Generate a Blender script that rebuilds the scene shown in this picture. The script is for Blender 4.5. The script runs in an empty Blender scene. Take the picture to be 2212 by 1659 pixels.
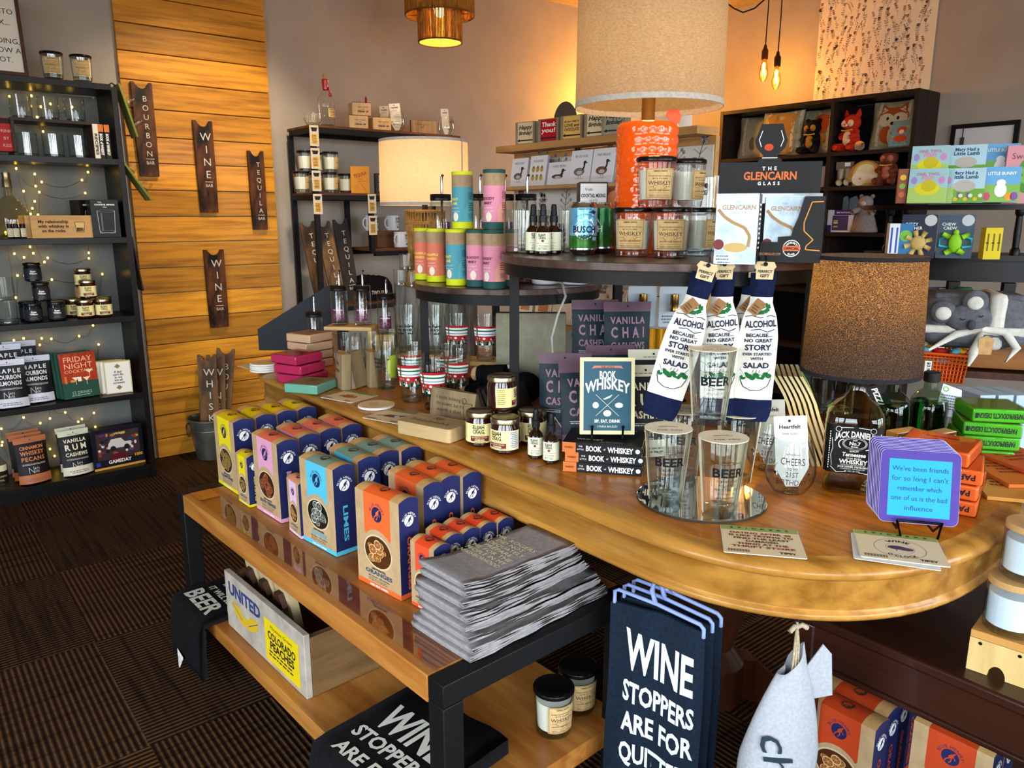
import bpy,math,random
from math import sin,cos,pi,radians,atan2,sqrt
from mathutils import Matrix,Vector
random.seed(7)
SC = bpy.context.scene
COL = SC.collection
# ---------------------------------------------------------------- camera model
F,CX,CY = 1660.0,1106.0,829.5
TH,YA,CH = radians(12.4),radians(39.4),1.30
def ray(px,py):
    a = (px-CX)/F;b = (py-CY)/F
    X,Y,Z = a,cos(TH)-sin(TH)*b,-(sin(TH)+cos(TH)*b)
    return (X*cos(YA)+Y*sin(YA),-X*sin(YA)+Y*cos(YA),Z)
def at(px,py,z):                       # point of the horizontal plane z
    d = ray(px,py);t = (z-CH)/d[2];return (d[0]*t,d[1]*t,z)
def atY(px,py,y):                      # point of the plane y = const
    d = ray(px,py);t = y/d[1];return (d[0]*t,y,CH+d[2]*t)
def atX(px,py,x):
    d = ray(px,py);t = x/d[0];return (x,d[1]*t,CH+d[2]*t)
def atD(px,py,dist):                   # point at a horizontal distance straight ahead
    d = ray(px,py);fw = d[0]*sin(YA)+d[1]*cos(YA);t = dist/fw
    return (d[0]*t,d[1]*t,CH+d[2]*t)
def onD(px,z,dist):                    # column px at forward distance, height z
    p = atD(px,500,dist);return (p[0],p[1],z)
FC = -39.4                               # rotation (deg) that turns a thing's front toward the camera
# ---------------------------------------------------------------- materials
def lin(h):
    if not isinstance(h,str):return tuple(h)+(1,) if len(h) == 3 else tuple(h)
    h = h.lstrip('#');r = []
    for i in (0,2,4):
        c = int(h[i:i+2],16)/255;r.append(c/12.92 if c <= .04045 else ((c+.055)/1.055)**2.4)
    return (r[0],r[1],r[2],1)
_M = {}
def mk(name):
    m = bpy.data.materials.new(name);m.use_nodes = True
    nt = m.node_tree;return m,nt,nt.nodes['Principled BSDF']
def N(nt,t,**kw):
    n = nt.nodes.new(t)
    for k,v in kw.items():
        if k in n.inputs:n.inputs[k].default_value = v
        else:setattr(n,k,v)
    return n
def P(h,rough=.5,metal=0,coat=0,emit=0,spec=.2):
    k = ('P',h,rough,metal,coat,emit,spec)
    if k not in _M:
        m,nt,b = mk('paint_'+str(h).strip('#'));c = lin(h)
        b.inputs['Base Color'].default_value = c;b.inputs['Roughness'].default_value = rough
        b.inputs['Metallic'].default_value = metal;b.inputs['Coat Weight'].default_value = coat
        b.inputs['Coat Roughness'].default_value = .08
        b.inputs['Specular IOR Level'].default_value = spec
        if emit:
            b.inputs['Emission Color'].default_value = c;b.inputs['Emission Strength'].default_value = emit
        tc = N(nt,'ShaderNodeTexCoord');n = N(nt,'ShaderNodeTexNoise',Scale=60.,Detail=3.)
        nt.links.new(tc.outputs['Object'],n.inputs['Vector'])
        mx = N(nt,'ShaderNodeMapRange');mx.inputs['To Min'].default_value = max(0,rough-.05);mx.inputs['To Max'].default_value = min(1,rough+.05)
        nt.links.new(n.outputs['Fac'],mx.inputs['Value']);nt.links.new(mx.outputs[0],b.inputs['Roughness'])
        _M[k] = m
    return _M[k]
def NZ(h1,h2,scale=20,stretch=(1,1,1),rough=.6,bump=0,detail=5,lo=.35,hi=.65,coat=0,island=0,spec=.22,metal=0):
    """two-tone noise material, stretched for grain, cloth, paper, stone"""
    k = ('N',h1,h2,scale,stretch,rough,bump,detail,lo,hi,coat,island,spec,metal)
    if k not in _M:
        m,nt,b = mk('tone_'+str(h1).strip('#'))
        tc = N(nt,'ShaderNodeTexCoord');mp = N(nt,'ShaderNodeMapping');mp.inputs['Scale'].default_value = stretch
        nt.links.new(tc.outputs['Object'],mp.inputs['Vector'])
        n = N(nt,'ShaderNodeTexNoise',Scale=float(scale),Detail=float(detail),Roughness=.62)
        vec = mp.outputs[0]
        if island:
            g = N(nt,'ShaderNodeNewGeometry');ad = N(nt,'ShaderNodeVectorMath',operation='MULTIPLY_ADD')
            ad.inputs[1].default_value = (37,53,71)
            nt.links.new(g.outputs['Random Per Island'],ad.inputs[0]);nt.links.new(vec,ad.inputs[2]);vec = ad.outputs[0]
        nt.links.new(vec,n.inputs['Vector'])
        r = N(nt,'ShaderNodeValToRGB');r.color_ramp.elements[0].position = lo;r.color_ramp.elements[1].position = hi
        r.color_ramp.elements[0].color = lin(h1);r.color_ramp.elements[1].color = lin(h2)
        nt.links.new(n.outputs['Fac'],r.inputs[0]);out = r.outputs[0]
        if island:
            hs = N(nt,'ShaderNodeHueSaturation');mr = N(nt,'ShaderNodeMapRange')
            mr.inputs['To Min'].default_value = 1-island;mr.inputs['To Max'].default_value = 1+island*.5
            nt.links.new(g.outputs['Random Per Island'],mr.inputs['Value']);nt.links.new(mr.outputs[0],hs.inputs['Value'])
            nt.links.new(out,hs.inputs['Color']);out = hs.outputs[0]
        nt.links.new(out,b.inputs['Base Color'])
        b.inputs['Roughness'].default_value = rough;b.inputs['Coat Weight'].default_value = coat;b.inputs['Coat Roughness'].default_value = .1
        b.inputs['Specular IOR Level'].default_value = spec;b.inputs['Metallic'].default_value = metal
        if bump:
            bp = N(nt,'ShaderNodeBump',Strength=float(bump),Distance=.004)
            nt.links.new(n.outputs['Fac'],bp.inputs['Height']);nt.links.new(bp.outputs[0],b.inputs['Normal'])
        _M[k] = m
    return _M[k]
def wood(h1,h2,axis='X',scale=9,rough=.38,coat=.0,island=0,bump=.15):
    st = {'X':(.10,1,1),'Y':(1,.10,1),'Z':(1,1,.10)}[axis]
    return NZ(h1,h2,scale*2,st,rough,bump,8,.34,.66,coat,island)
def glass(tint='#fbfdfc',key='thin',refl=1.0):
    """thin-walled glass: clear in the middle, mirror-like at grazing angles"""
    k = ('G',tint,key,refl)
    if k not in _M:
        m,nt,b = mk('glass_'+key);nt.nodes.remove(b);o = nt.nodes['Material Output']
        t = N(nt,'ShaderNodeBsdfTransparent',Color=lin(tint));g = N(nt,'ShaderNodeBsdfGlossy',Roughness=.02)
        lw = N(nt,'ShaderNodeLayerWeight',Blend=.5);cr = N(nt,'ShaderNodeValToRGB');nt.links.new(lw.outputs['Facing'],cr.inputs[0])   # the wall is thicker to look through near its outline
        cr.color_ramp.elements[0].position = .62;cr.color_ramp.elements[0].color = lin(tint);cr.color_ramp.elements[1].color = tuple(k*.42 for k in lin(tint)[:3])+(1,);nt.links.new(cr.outputs[0],t.inputs[0])
        f = N(nt,'ShaderNodeFresnel',IOR=1.5);mul = N(nt,'ShaderNodeMath',operation='MULTIPLY');mul.inputs[1].default_value = refl;mul.use_clamp = True
        x = N(nt,'ShaderNodeMixShader')
        gm = N(nt,'ShaderNodeNewGeometry');mr = N(nt,'ShaderNodeMapRange');mr.inputs['To Min'].default_value = 1.5;mr.inputs['To Max'].default_value = 1/1.5
        nt.links.new(gm.outputs['Backfacing'],mr.inputs['Value']);nt.links.new(mr.outputs[0],f.inputs['IOR'])   # same sheen from inside and outside
        nt.links.new(f.outputs[0],mul.inputs[0]);nt.links.new(mul.outputs[0],x.inputs[0])
        nt.links.new(t.outputs[0],x.inputs[1]);nt.links.new(g.outputs[0],x.inputs[2]);nt.links.new(x.outputs[0],o.inputs[0])
        _M[k] = m
    return _M[k]
def solid_glass(tint='#ffffff',rough=0.0):
    k = ('SG',tint,rough)
    if k not in _M:
        m,nt,b = mk('solid_glass');b.inputs['Base Color'].default_value = lin(tint)
        b.inputs['Transmission Weight'].default_value = 1;b.inputs['Roughness'].default_value = rough;b.inputs['IOR'].default_value = 1.46
        _M[k] = m
    return _M[k]
def shade_cloth(h,h2,trans=.5,scale=140,grid=False):
    k = ('S',h,h2,trans,scale,grid)
    if k not in _M:
        m,nt,b = mk('shade_cloth');nt.nodes.remove(b);o = nt.nodes['Material Output']
        tc = N(nt,'ShaderNodeTexCoord');mp = N(nt,'ShaderNodeMapping');mp.inputs['Scale'].default_value = (1,1,4.)
        nt.links.new(tc.outputs['Object'],mp.inputs[0])
        n = N(nt,'ShaderNodeTexNoise',Scale=float(scale),Detail=4.);nt.links.new(mp.outputs[0],n.inputs['Vector'])
        r = N(nt,'ShaderNodeValToRGB');r.color_ramp.elements[0].position = .35;r.color_ramp.elements[1].position = .65
        r.color_ramp.elements[0].color = lin(h2);r.color_ramp.elements[1].color = lin(h);nt.links.new(n.outputs['Fac'],r.inputs[0])
        d = N(nt,'ShaderNodeBsdfDiffuse');t = N(nt,'ShaderNodeBsdfTranslucent');x = N(nt,'ShaderNodeMixShader');x.inputs[0].default_value = trans
        nt.links.new(r.outputs[0],d.inputs[0]);nt.links.new(r.outputs[0],t.inputs[0])
        nt.links.new(d.outputs[0],x.inputs[1]);nt.links.new(t.outputs[0],x.inputs[2]);nt.links.new(x.outputs[0],o.inputs[0])
        if grid:                                       # open weave: light leaks between the dark threads
            n2 = N(nt,'ShaderNodeTexNoise',Scale=560.,Detail=1.);nt.links.new(mp.outputs[0],n2.inputs['Vector'])
            r2 = N(nt,'ShaderNodeValToRGB');r2.color_ramp.elements[0].position = .53;r2.color_ramp.elements[1].position = .68
            r2.color_ramp.elements[1].color = (.5,.5,.5,1)
            nt.links.new(n2.outputs['Fac'],r2.inputs[0]);nt.links.new(r2.outputs[0],x.inputs[0])
            t.inputs[0].default_value = lin('#d8b878');nt.links.remove(t.inputs[0].links[0])
        _M[k] = m
    return _M[k]
def glow(h,s):
    k = ('E',h,s)
    if k not in _M:
        m,nt,b = mk('glow');b.inputs['Base Color'].default_value = (0,0,0,1)
        b.inputs['Emission Color'].default_value = lin(h);b.inputs['Emission Strength'].default_value = s
        _M[k] = m
    return _M[k]
# ---------------------------------------------------------------- lettering (built-in font, laid out glyph by glyph)
CHARS = "ABCDEFGHIJKLMNOPQRSTUVWXYZabcdefghijklmnopqrstuvwxyz0123456789.,!'-$:&|()*+/"
GL = {}
def load_glyphs():
    jobs = []
    for bold in (0,1):
        for c in CHARS:
            for kind,body in (('g',c),('w','I'+c+'I')):
                cu = bpy.data.curves.new('t','FONT');cu.body = body;cu.size = 1;cu.resolution_u = 2;cu.fill_mode = 'FRONT'
                cu.offset = .03 if bold and kind == 'g' else 0
                ob = bpy.data.objects.new('t',cu);COL.objects.link(ob);jobs.append((bold,c,kind,ob))
    dg = bpy.context.evaluated_depsgraph_get();tmp = {}
    for bold,c,kind,ob in jobs:
        me = bpy.data.meshes.new_from_object(ob.evaluated_get(dg))
        v = [(p.co.x,p.co.y) for p in me.vertices];f = [tuple(q.vertices) for q in me.polygons]
        tmp[bold,c,kind] = (v,f);bpy.data.meshes.remove(me)
    for bold,c,kind,ob in jobs:
        cu = ob.data;bpy.data.objects.remove(ob);bpy.data.curves.remove(cu)
    def ext(b,c):
        v = tmp[b,c,'w'][0];return max(p[0] for p in v)-min(p[0] for p in v)
    wI = ext(0,'I')
    vI = tmp[0,'I','g'][0];selfI = max(p[0] for p in vI)-min(p[0] for p in vI);aI = (wI-selfI)/2
    for b in (0,1):
        for c in CHARS:
            v,f = tmp[b,c,'g'];GL[b,c] = (v,f,ext(b,c)-selfI-aI)
load_glyphs()
def layout(s,bold=0,sp=0):
    v,f,x = [],[],0
    for ch in s:
        if ch == ' ':x += .30+sp;continue
        g = GL.get((bold,ch)) or GL[bold,'-'];b = len(v)
        v += [(p[0]+x,p[1]) for p in g[0]];f += [tuple(i+b for i in q) for q in g[1]];x += g[2]+sp
    return v,f,x-sp
# ---------------------------------------------------------------- surface maps: (u, v, offset) -> local xyz
def mfront(y):return lambda u,v,o:(u,y-o,v)
def mback(y):return lambda u,v,o:(-u,y+o,v)
def mright(x):return lambda u,v,o:(x+o,u,v)
def mleft(x):return lambda u,v,o:(x-o,-u,v)
def mtop(z):return lambda u,v,o:(u,v,z+o)
def mcyl(r,r2=None,h=1.):               # front of an upright cylinder (or cone r at v=0, r2 at v=h)
    def q(u,v,o):
        rr = (r if r2 is None else r+(r2-r)*v/h)+o;a = u/max(r,1e-6);return (rr*sin(a),-rr*cos(a),v)
    return q
def mX(mat,f): 
    def q(u,v,o):return tuple(mat @ Vector(f(u,v,o)))
    return q
ID = Matrix.Identity(4)
def T(x=0,y=0,z=0):return Matrix.Translation((x,y,z))
def R(d,ax='Z'):return Matrix.Rotation(radians(d),4,ax)
class MB:
    def __init__(s):s.v = [];s.f = [];s.m = [];s.sm = [];s.mats = [];s.X = ID
    def mi(s,m):
        if m not in s.mats:s.mats.append(m)
        return s.mats.index(m)
    def add(s,v,f,m,smooth=False):
        b = len(s.v);X = s.X;i = s.mi(m)
        s.v += [tuple(X @ Vector(p)) for p in v] if X is not ID else [tuple(p) for p in v]
        for q in f:s.f.append(tuple(k+b for k in q));s.m.append(i);s.sm.append(smooth)
        return s
    def box(s,cx,cy,cz,sx,sy,sz,m,bev=0):
        x,y,z = sx/2,sy/2,sz/2
        if not bev:
            v = [(cx+i*x,cy+j*y,cz+k*z) for i in (-1,1) for j in (-1,1) for k in (-1,1)]
            f = [(0,1,3,2),(4,6,7,5),(0,4,5,1),(2,3,7,6),(0,2,6,4),(1,5,7,3)]
            return s.add(v,f,m)
        import bmesh
        bm = bmesh.new();bmesh.ops.create_cube(bm,size=1)
        for q in bm.verts:q.co = (q.co.x*sx,q.co.y*sy,q.co.z*sz)
        bmesh.ops.bevel(bm,geom=bm.edges[:],offset=min(bev,x*.95,y*.95,z*.95),segments=2,affect='EDGES',profile=.5)
        bm.verts.index_update()
        v = [(q.co.x+cx,q.co.y+cy,q.co.z+cz) for q in bm.verts];b0 = len(s.f)
        big = [max(abs(k) for k in q.normal) > .999 for q in bm.faces];f = [tuple(k.index for k in q.verts) for q in bm.faces];bm.free()
        s.add(v,f,m,True)
        for i,q in enumerate(big):
            if q:s.sm[b0+i] = False
        return s
    def lathe(s,prof,m,seg=28,cx=0,cy=0,sx=1.,sy=1.,a0=0.,a1=360.):
        """profile of (r, z); corners sharper than 30 degrees stay sharp"""
        full = abs(a1-a0) >= 359.9;n = seg if full else seg+1
        segs = [[prof[0]]]
        for i in range(1,len(prof)):
            segs[-1].append(prof[i])
            if i < len(prof)-1:
                a = atan2(prof[i][1]-prof[i-1][1],prof[i][0]-prof[i-1][0]);b = atan2(prof[i+1][1]-prof[i][1],prof[i+1][0]-prof[i][0])
                d = abs((b-a+pi) % (2*pi)-pi)
                if d > .55:segs.append([prof[i]])
        for pr in segs:
            v = [];f = []
            for r,z in pr:
                for k in range(n):
                    t = radians(a0+(a1-a0)*k/seg);v.append((cx+r*cos(t)*sx,cy+r*sin(t)*sy,z))
            for i in range(len(pr)-1):
                for k in range(seg):
                    k2 = (k+1) % n if full else k+1
                    q = [i*n+k,i*n+k2,(i+1)*n+k2,(i+1)*n+k]
                    f.append(tuple(q))
            s.add(v,f,m,True)
        return s
    def cyl(s,cx,cy,z0,z1,r,m,seg=24,r2=None,bev=0):
        r2 = r if r2 is None else r2;b = bev
        pr = [(0.0001,z0),(r-b,z0),(r,z0+b),(r2,z1-b),(r2-b,z1),(0.0001,z1)] if b else [(0.0001,z0),(r,z0),(r2,z1),(0.0001,z1)]
        return s.lathe(pr,m,seg,cx,cy)
    def ball(s,cx,cy,cz,rx,ry,rz,m,seg=16,rings=10):
        v = [];f = []
        for i in range(rings+1):
            t = pi*i/rings
            for k in range(seg):
                a = 2*pi*k/seg;v.append((cx+rx*sin(t)*cos(a),cy+ry*sin(t)*sin(a),cz-rz*cos(t)))
        for i in range(rings):
            for k in range(seg):f.append((i*seg+k,i*seg+(k+1) % seg,(i+1)*seg+(k+1) % seg,(i+1)*seg+k))
        return s.add(v,f,m,True)
    def tube(s,pts,r,m,seg=6,closed=False,caps=True):
        P_ = [Vector(p) for p in pts];n = len(P_);v = [];f = [];up = Vector((.12,.31,.94))
        for i,p in enumerate(P_):
            a = P_[(i-1) % n] if closed or i else p;b = P_[(i+1) % n] if closed or i < n-1 else p
            d = (b-a);d = d.normalized() if d.length > 1e-9 else Vector((0,0,1))
            e = d.cross(up);e = e.normalized() if e.length > 1e-3 else d.cross(Vector((1,0,0))).normalized();g = d.cross(e)
            rr = r[i] if isinstance(r,(list,tuple)) else r
            for k in range(seg):
                t = 2*pi*k/seg;v.append(p+e*cos(t)*rr+g*sin(t)*rr)
        for i in range(n if closed else n-1):
            for k in range(seg):
                j = (i+1) % n;f.append((i*seg+k,i*seg+(k+1) % seg,j*seg+(k+1) % seg,j*seg+k))
        if caps and not closed:f += [tuple(range(seg)),tuple((n-1)*seg+k for k in reversed(range(seg)))]
        return s.add(v,f,m,True)
    def prism(s,poly,y0,y1,m,mfr=None,smooth_side=False):
        """polygon in the xz plane extruded from y0 (front) to y1"""
        n = len(poly);v = [(x,y0,z) for x,z in poly]+[(x,y1,z) for x,z in poly]
        s.add(v,[tuple(reversed(range(n,2*n)))],m);s.add([q for q in v[:n]],[tuple(range(n))],mfr or m)
        s.add(v,[(i,i+n,(i+1) % n+n,(i+1) % n) for i in range(n)],m,smooth_side);return s
    def slab(s,poly,z0,z1,m,mtop_=None,smooth_side=False):
        n = len(poly);v = [(x,y,z0) for x,y in poly]+[(x,y,z1) for x,y in poly]
        s.add(v,[tuple(reversed(range(n)))],m);s.add(v[n:],[tuple(range(n))],mtop_ or m)
        s.add(v,[(i,(i+1) % n,(i+1) % n+n,i+n) for i in range(n)],m,smooth_side);return s
    # ---- flat printing on a mapped surface
    def poly(s,pts,m,mp,o=.0004):return s.add([mp(u,v,o) for u,v in pts],[tuple(range(len(pts)))],m)
    def rect(s,u0,v0,u1,v1,m,mp,o=.0004,n=1,k=1):
        v = [mp(u0+(u1-u0)*i/n,v0+(v1-v0)*j/k,o) for j in range(k+1) for i in range(n+1)]
        return s.add(v,[(j*(n+1)+i,j*(n+1)+i+1,(j+1)*(n+1)+i+1,(j+1)*(n+1)+i) for j in range(k) for i in range(n)],m,n > 1)
    def disc(s,u,v,r,m,mp,o=.0004,rz=None,n=20):
        rz = rz or r;return s.poly([(u+r*cos(2*pi*i/n),v+rz*sin(2*pi*i/n)) for i in range(n)],m,mp,o)
    def ring(s,u,v,r0,r1,m,mp,o=.0004,n=24,k=1.,a0=0,a1=360):
        c = abs(a1-a0) > 359;nn = n if c else n+1
        A = [radians(a0+(a1-a0)*i/n) for i in range(nn)]
        vv = [mp(u+r*cos(a),v+r*k*sin(a),o) for r in (r0,r1) for a in A]
        return s.add(vv,[(i,(i+1) % nn,nn+(i+1) % nn,nn+i) for i in range(n)],m)
    def line(s,pts,w,m,mp,o=.0004):
        for (a,b),(c,d) in zip(pts,pts[1:]):
            L = sqrt((c-a)**2+(d-b)**2) or 1;nx,ny = -(d-b)/L*w/2,(c-a)/L*w/2
            s.poly([(a+nx,b+ny),(a-nx,b-ny),(c-nx,d-ny),(c+nx,d+ny)],m,mp,o)
        return s
    def text(s,t,u,v,size,m,mp,o=.0008,al='C',bold=0,w=None,sp=0,shear=0,rot=0,warp=None):
        """w = width the line is fitted to; rot in degrees; warp(x, y) bends the laid-out line"""
        V,Fc,W = layout(t,bold,sp)
        if not V:return s
        kx = size if not w else w/W
        ox = {'C':-W/2,'L':0,'R':-W}[al];ca,sa = cos(radians(rot)),sin(radians(rot));out = []
        for x,y in V:
            x2 = (x+ox)*kx+shear*y*size;y2 = (y-.36)*size
            if warp:x2,y2 = warp(x2,y2)
            out.append(mp(u+x2*ca-y2*sa,v+x2*sa+y2*ca,o))
        return s.add(out,Fc,m)
    def arctext(s,t,u,v,r,size,m,mp,o=.0008,bold=1,mid=90,down=False,k=1.):
        """letters set on a circle of radius r; mid = angle of the middle letter"""
        V,Fc,W = layout(t,bold,.06);out = []
        for x,y in V:
            a = radians(mid)-(x-W/2)*size/r*(-1 if down else 1);rr = r+(y*size if not down else -y*size)
            out.append(mp(u+rr*cos(a),v+rr*sin(a)*k,o))
        return s.add(out,Fc,m)
    def scribble(s,u,v,w,lines,dv,m,mp,o=.0006,h=None,seed=1):
        """fine print: short word strokes too small to read"""
        rn = random.Random(seed);h = h or dv*.42
        for i in range(lines):
            x = u-w/2+rn.uniform(0,.12)*w;e = u+w/2-rn.uniform(0,.15)*w;z = v-i*dv
            while x < e:
                L = rn.uniform(.05,.16)*w;s.rect(x,z,min(x+L,e),z+h,m,mp,o);x += L+.03*w
        return s
    def build(s,name,parent=None,loc=(0,0,0),rot=0):
        me = bpy.data.meshes.new(name);me.from_pydata(s.v,[],s.f)
        for m in s.mats:me.materials.append(m)
        me.polygons.foreach_set('material_index',s.m);me.polygons.foreach_set('use_smooth',s.sm);me.update()
        ob = bpy.data.objects.new(name,me);COL.objects.link(ob);ob.parent = parent
        ob.location = loc;ob.rotation_euler = (0,0,radians(rot));return ob
ALL = []
def tag(o,label,cat,group=None):
    o['label'] = label;o['category'] = cat
    if group:o['group'] = group
    ALL.append(o);return o
def thing(name,label,cat,loc=(0,0,0),rot=0,group=None,tilt=None):
    o = bpy.data.objects.new(name,None);o.empty_display_size = .02;COL.objects.link(o);o.location = loc
    if tilt is not None:o.rotation_euler = (Matrix.Rotation(radians(rot),3,'Z') @ tilt.to_3x3()).to_euler()
    else:o.rotation_euler = (0,0,radians(rot))
    return tag(o,label,cat,group)
def kids(o):return [c for c in COL.objects if c.parent == o]
def dup(o,label,loc,rot=0,group=None,tilt=None):
    def cp(a,par):
        c = a.copy();COL.objects.link(c);c.parent = par
        for k in a.children:cp(k,c)
        return c
    r = cp(o,None);r.location = loc
    if tilt is not None:r.rotation_euler = (Matrix.Rotation(radians(rot),3,'Z') @ tilt.to_3x3()).to_euler()
    else:r.rotation_euler = (0,0,radians(rot))
    r['label'] = label
    if group:r['group'] = group
    ALL.append(r);return r
class Kind:
    """first call keeps the prototype, later calls copy it with its parts"""
    def __init__(s,make,group=None):s.make = make;s.p = None;s.g = group
    def __call__(s,label,loc,rot=0,tilt=None,group=None):
        if s.p is None:
            s.p = s.make();tag(s.p,label,s.p['category'])
            s.p.location = loc
            s.p.rotation_euler = (Matrix.Rotation(radians(rot),3,'Z') @ tilt.to_3x3()).to_euler() if tilt is not None else (0,0,radians(rot))
            if group or s.g:s.p['group'] = group or s.g
            return s.p
        return dup(s.p,label,loc,rot,group or s.g,tilt)
def root(name,cat):
    o = bpy.data.objects.new(name,None);o.empty_display_size = .02;COL.objects.link(o);o['category'] = cat;return o
def structure(o):o['kind'] = 'structure';return o
def rrect(w,h,r,n=4,cx=0,cz=0):
    p = []
    for sx,sz,a in ((1,1,0),(-1,1,90),(-1,-1,180),(1,-1,270)):
        for i in range(n+1):
            t = radians(a+90*i/n);p.append((cx+sx*(w/2-r)+r*cos(t),cz+sz*(h/2-r)+r*sin(t)))
    return p
def light(name,kind,loc,energy,col,size=.05):
    l = bpy.data.lights.new(name,kind);l.energy = energy;l.color = col
    if kind == 'POINT':l.shadow_soft_size = size
    o = bpy.data.objects.new(name,l);COL.objects.link(o);o.location = loc;return o
WARM = (1,.56,.20)
# ================================================================ camera, world, room shell
cam = bpy.data.cameras.new('camera');co = bpy.data.objects.new('camera',cam);COL.objects.link(co);SC.camera = co
cam.sensor_fit = 'HORIZONTAL';cam.sensor_width = 36;cam.lens = 36*F/2212;cam.clip_start = .05
co.location = (0,0,CH);co.rotation_euler = (pi/2-TH,0,-radians(90-50.6))
co.rotation_euler = (pi/2-TH,0,-(YA))
SC.view_settings.view_transform = 'Standard';SC.view_settings.look = 'None';SC.view_settings.gamma = 1
SC.view_settings.use_curve_mapping = False;SC.view_settings.exposure = 0.0
SC.cycles.max_bounces = 10;SC.cycles.diffuse_bounces = 4;SC.cycles.glossy_bounces = 4;SC.cycles.transmission_bounces = 8
SC.cycles.transparent_max_bounces = 40;SC.cycles.use_denoising = True;SC.cycles.sample_clamp_indirect = 4
SC.cycles.caustics_reflective = False;SC.cycles.caustics_refractive = False
w = bpy.data.worlds.new('daylight');SC.world = w;w.use_nodes = True;nt = w.node_tree;bg = nt.nodes['Background']
tc = N(nt,'ShaderNodeTexCoord');sp = N(nt,'ShaderNodeSeparateXYZ');rp = N(nt,'ShaderNodeValToRGB')
nt.links.new(tc.outputs['Generated'],sp.inputs[0]);nt.links.new(sp.outputs['Z'],rp.inputs[0]);nt.links.new(rp.outputs[0],bg.inputs[0])
e = rp.color_ramp.elements;e[0].position = 0.0;e[0].color = (.30,.30,.30,1);e[1].position = .5;e[1].color = (.62,.80,1,1)
q = rp.color_ramp.elements.new(.03);q.color = (.9,.97,1,1);bg.inputs['Strength'].default_value = 18.0

wallm = NZ('#a0958a','#a89d90',4,rough=.85,bump=.03)
# carpet: 61 cm tiles, ribs turned by 90 degrees from tile to tile
def carpet():
    m,nt,b = mk('carpet');L = nt.links.new
    tc = N(nt,'ShaderNodeTexCoord');mp = N(nt,'ShaderNodeMapping');mp.inputs['Location'].default_value = (-.37+.0,-.03,0)
    L(tc.outputs['Object'],mp.inputs[0])
    sc = N(nt,'ShaderNodeVectorMath',operation='SCALE');sc.inputs['Scale'].default_value = 1/.617;L(mp.outputs[0],sc.inputs[0])
    ck = N(nt,'ShaderNodeTexChecker',Scale=1.);L(sc.outputs[0],ck.inputs['Vector'])
    fl = N(nt,'ShaderNodeVectorMath',operation='FLOOR');L(sc.outputs[0],fl.inputs[0])
    wn = N(nt,'ShaderNodeTexWhiteNoise',noise_dimensions='2D');L(fl.outputs[0],wn.inputs['Vector'])
    wv = []
    for d in ('X','Y'):
        q = N(nt,'ShaderNodeTexWave',Scale=20.,Distortion=.35,Detail=1.);q.inputs['Detail Scale'].default_value = 30;q.bands_direction = d
        L(tc.outputs['Object'],q.inputs['Vector']);wv.append(q)
    x = N(nt,'ShaderNodeMix',data_type='FLOAT');L(ck.outputs['Fac'],x.inputs[0]);L(wv[0].outputs['Fac'],x.inputs[2]);L(wv[1].outputs['Fac'],x.inputs[3])
    # worn streaks across the ribs
    st = []
    for k in ((2,60,1),(60,2,1)):
        mq = N(nt,'ShaderNodeMapping');mq.inputs['Scale'].default_value = k;L(tc.outputs['Object'],mq.inputs[0])
        q = N(nt,'ShaderNodeTexNoise',Scale=1.,Detail=3.);L(mq.outputs[0],q.inputs['Vector']);st.append(q)
    y = N(nt,'ShaderNodeMix',data_type='FLOAT');L(ck.outputs['Fac'],y.inputs[0]);L(st[0].outputs['Fac'],y.inputs[2]);L(st[1].outputs['Fac'],y.inputs[3])
    r = N(nt,'ShaderNodeValToRGB');L(x.outputs[0],r.inputs[0]);r.color_ramp.elements[0].position = .15;r.color_ramp.elements[1].position = .85
    r.color_ramp.elements[0].color = lin('#22140a');r.color_ramp.elements[1].color = lin('#55391f')
    r2 = N(nt,'ShaderNodeValToRGB');L(y.outputs[0],r2.inputs[0]);r2.color_ramp.elements[0].position = .36;r2.color_ramp.elements[1].position = .52
    r2.color_ramp.elements[0].color = (.42,.38,.34,1);r2.color_ramp.elements[1].color = (1,1,1,1)
    mu = N(nt,'ShaderNodeMix',data_type='RGBA',blend_type='MULTIPLY');mu.inputs[0].default_value = 1;L(r.outputs[0],mu.inputs[6]);L(r2.outputs[0],mu.inputs[7])
    hs = N(nt,'ShaderNodeHueSaturation');mr = N(nt,'ShaderNodeMapRange');mr.inputs['To Min'].default_value = .75;mr.inputs['To Max'].default_value = 1.2
    L(wn.outputs['Value'],mr.inputs['Value']);L(mr.outputs[0],hs.inputs['Value']);L(mu.outputs[2],hs.inputs['Color']);L(hs.outputs[0],b.inputs['Base Color'])
    bp = N(nt,'ShaderNodeBump',Strength=.9,Distance=.006);L(x.outputs[0],bp.inputs['Height']);L(bp.outputs[0],b.inputs['Normal'])
    b.inputs['Roughness'].default_value = .95;b.inputs['Specular IOR Level'].default_value = .1;return m
X0,X1,Y0,Y1,ZC = -2.4,5.09,-2.6,4.35,2.765
structure(MB().box((X0+6)/2,(Y0+Y1)/2,-.05,6-X0,Y1-Y0+.4,.1,carpet()).build('floor'))
structure(MB().box((X0+6)/2,(Y0+Y1)/2,ZC+.05,6-X0,Y1-Y0+.4,.1,NZ('#b9a070','#a68d60',30,rough=.9,bump=.1)).build('ceiling'))
structure(MB().box((X0+6)/2,Y1+.1,ZC/2,6-X0,.2,ZC,wallm).build('wall_back'))
structure(MB().box(X1+.45,(Y0+3.98)/2,ZC/2,.9,3.98-Y0,ZC,wallm).build('wall_right'))
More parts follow.
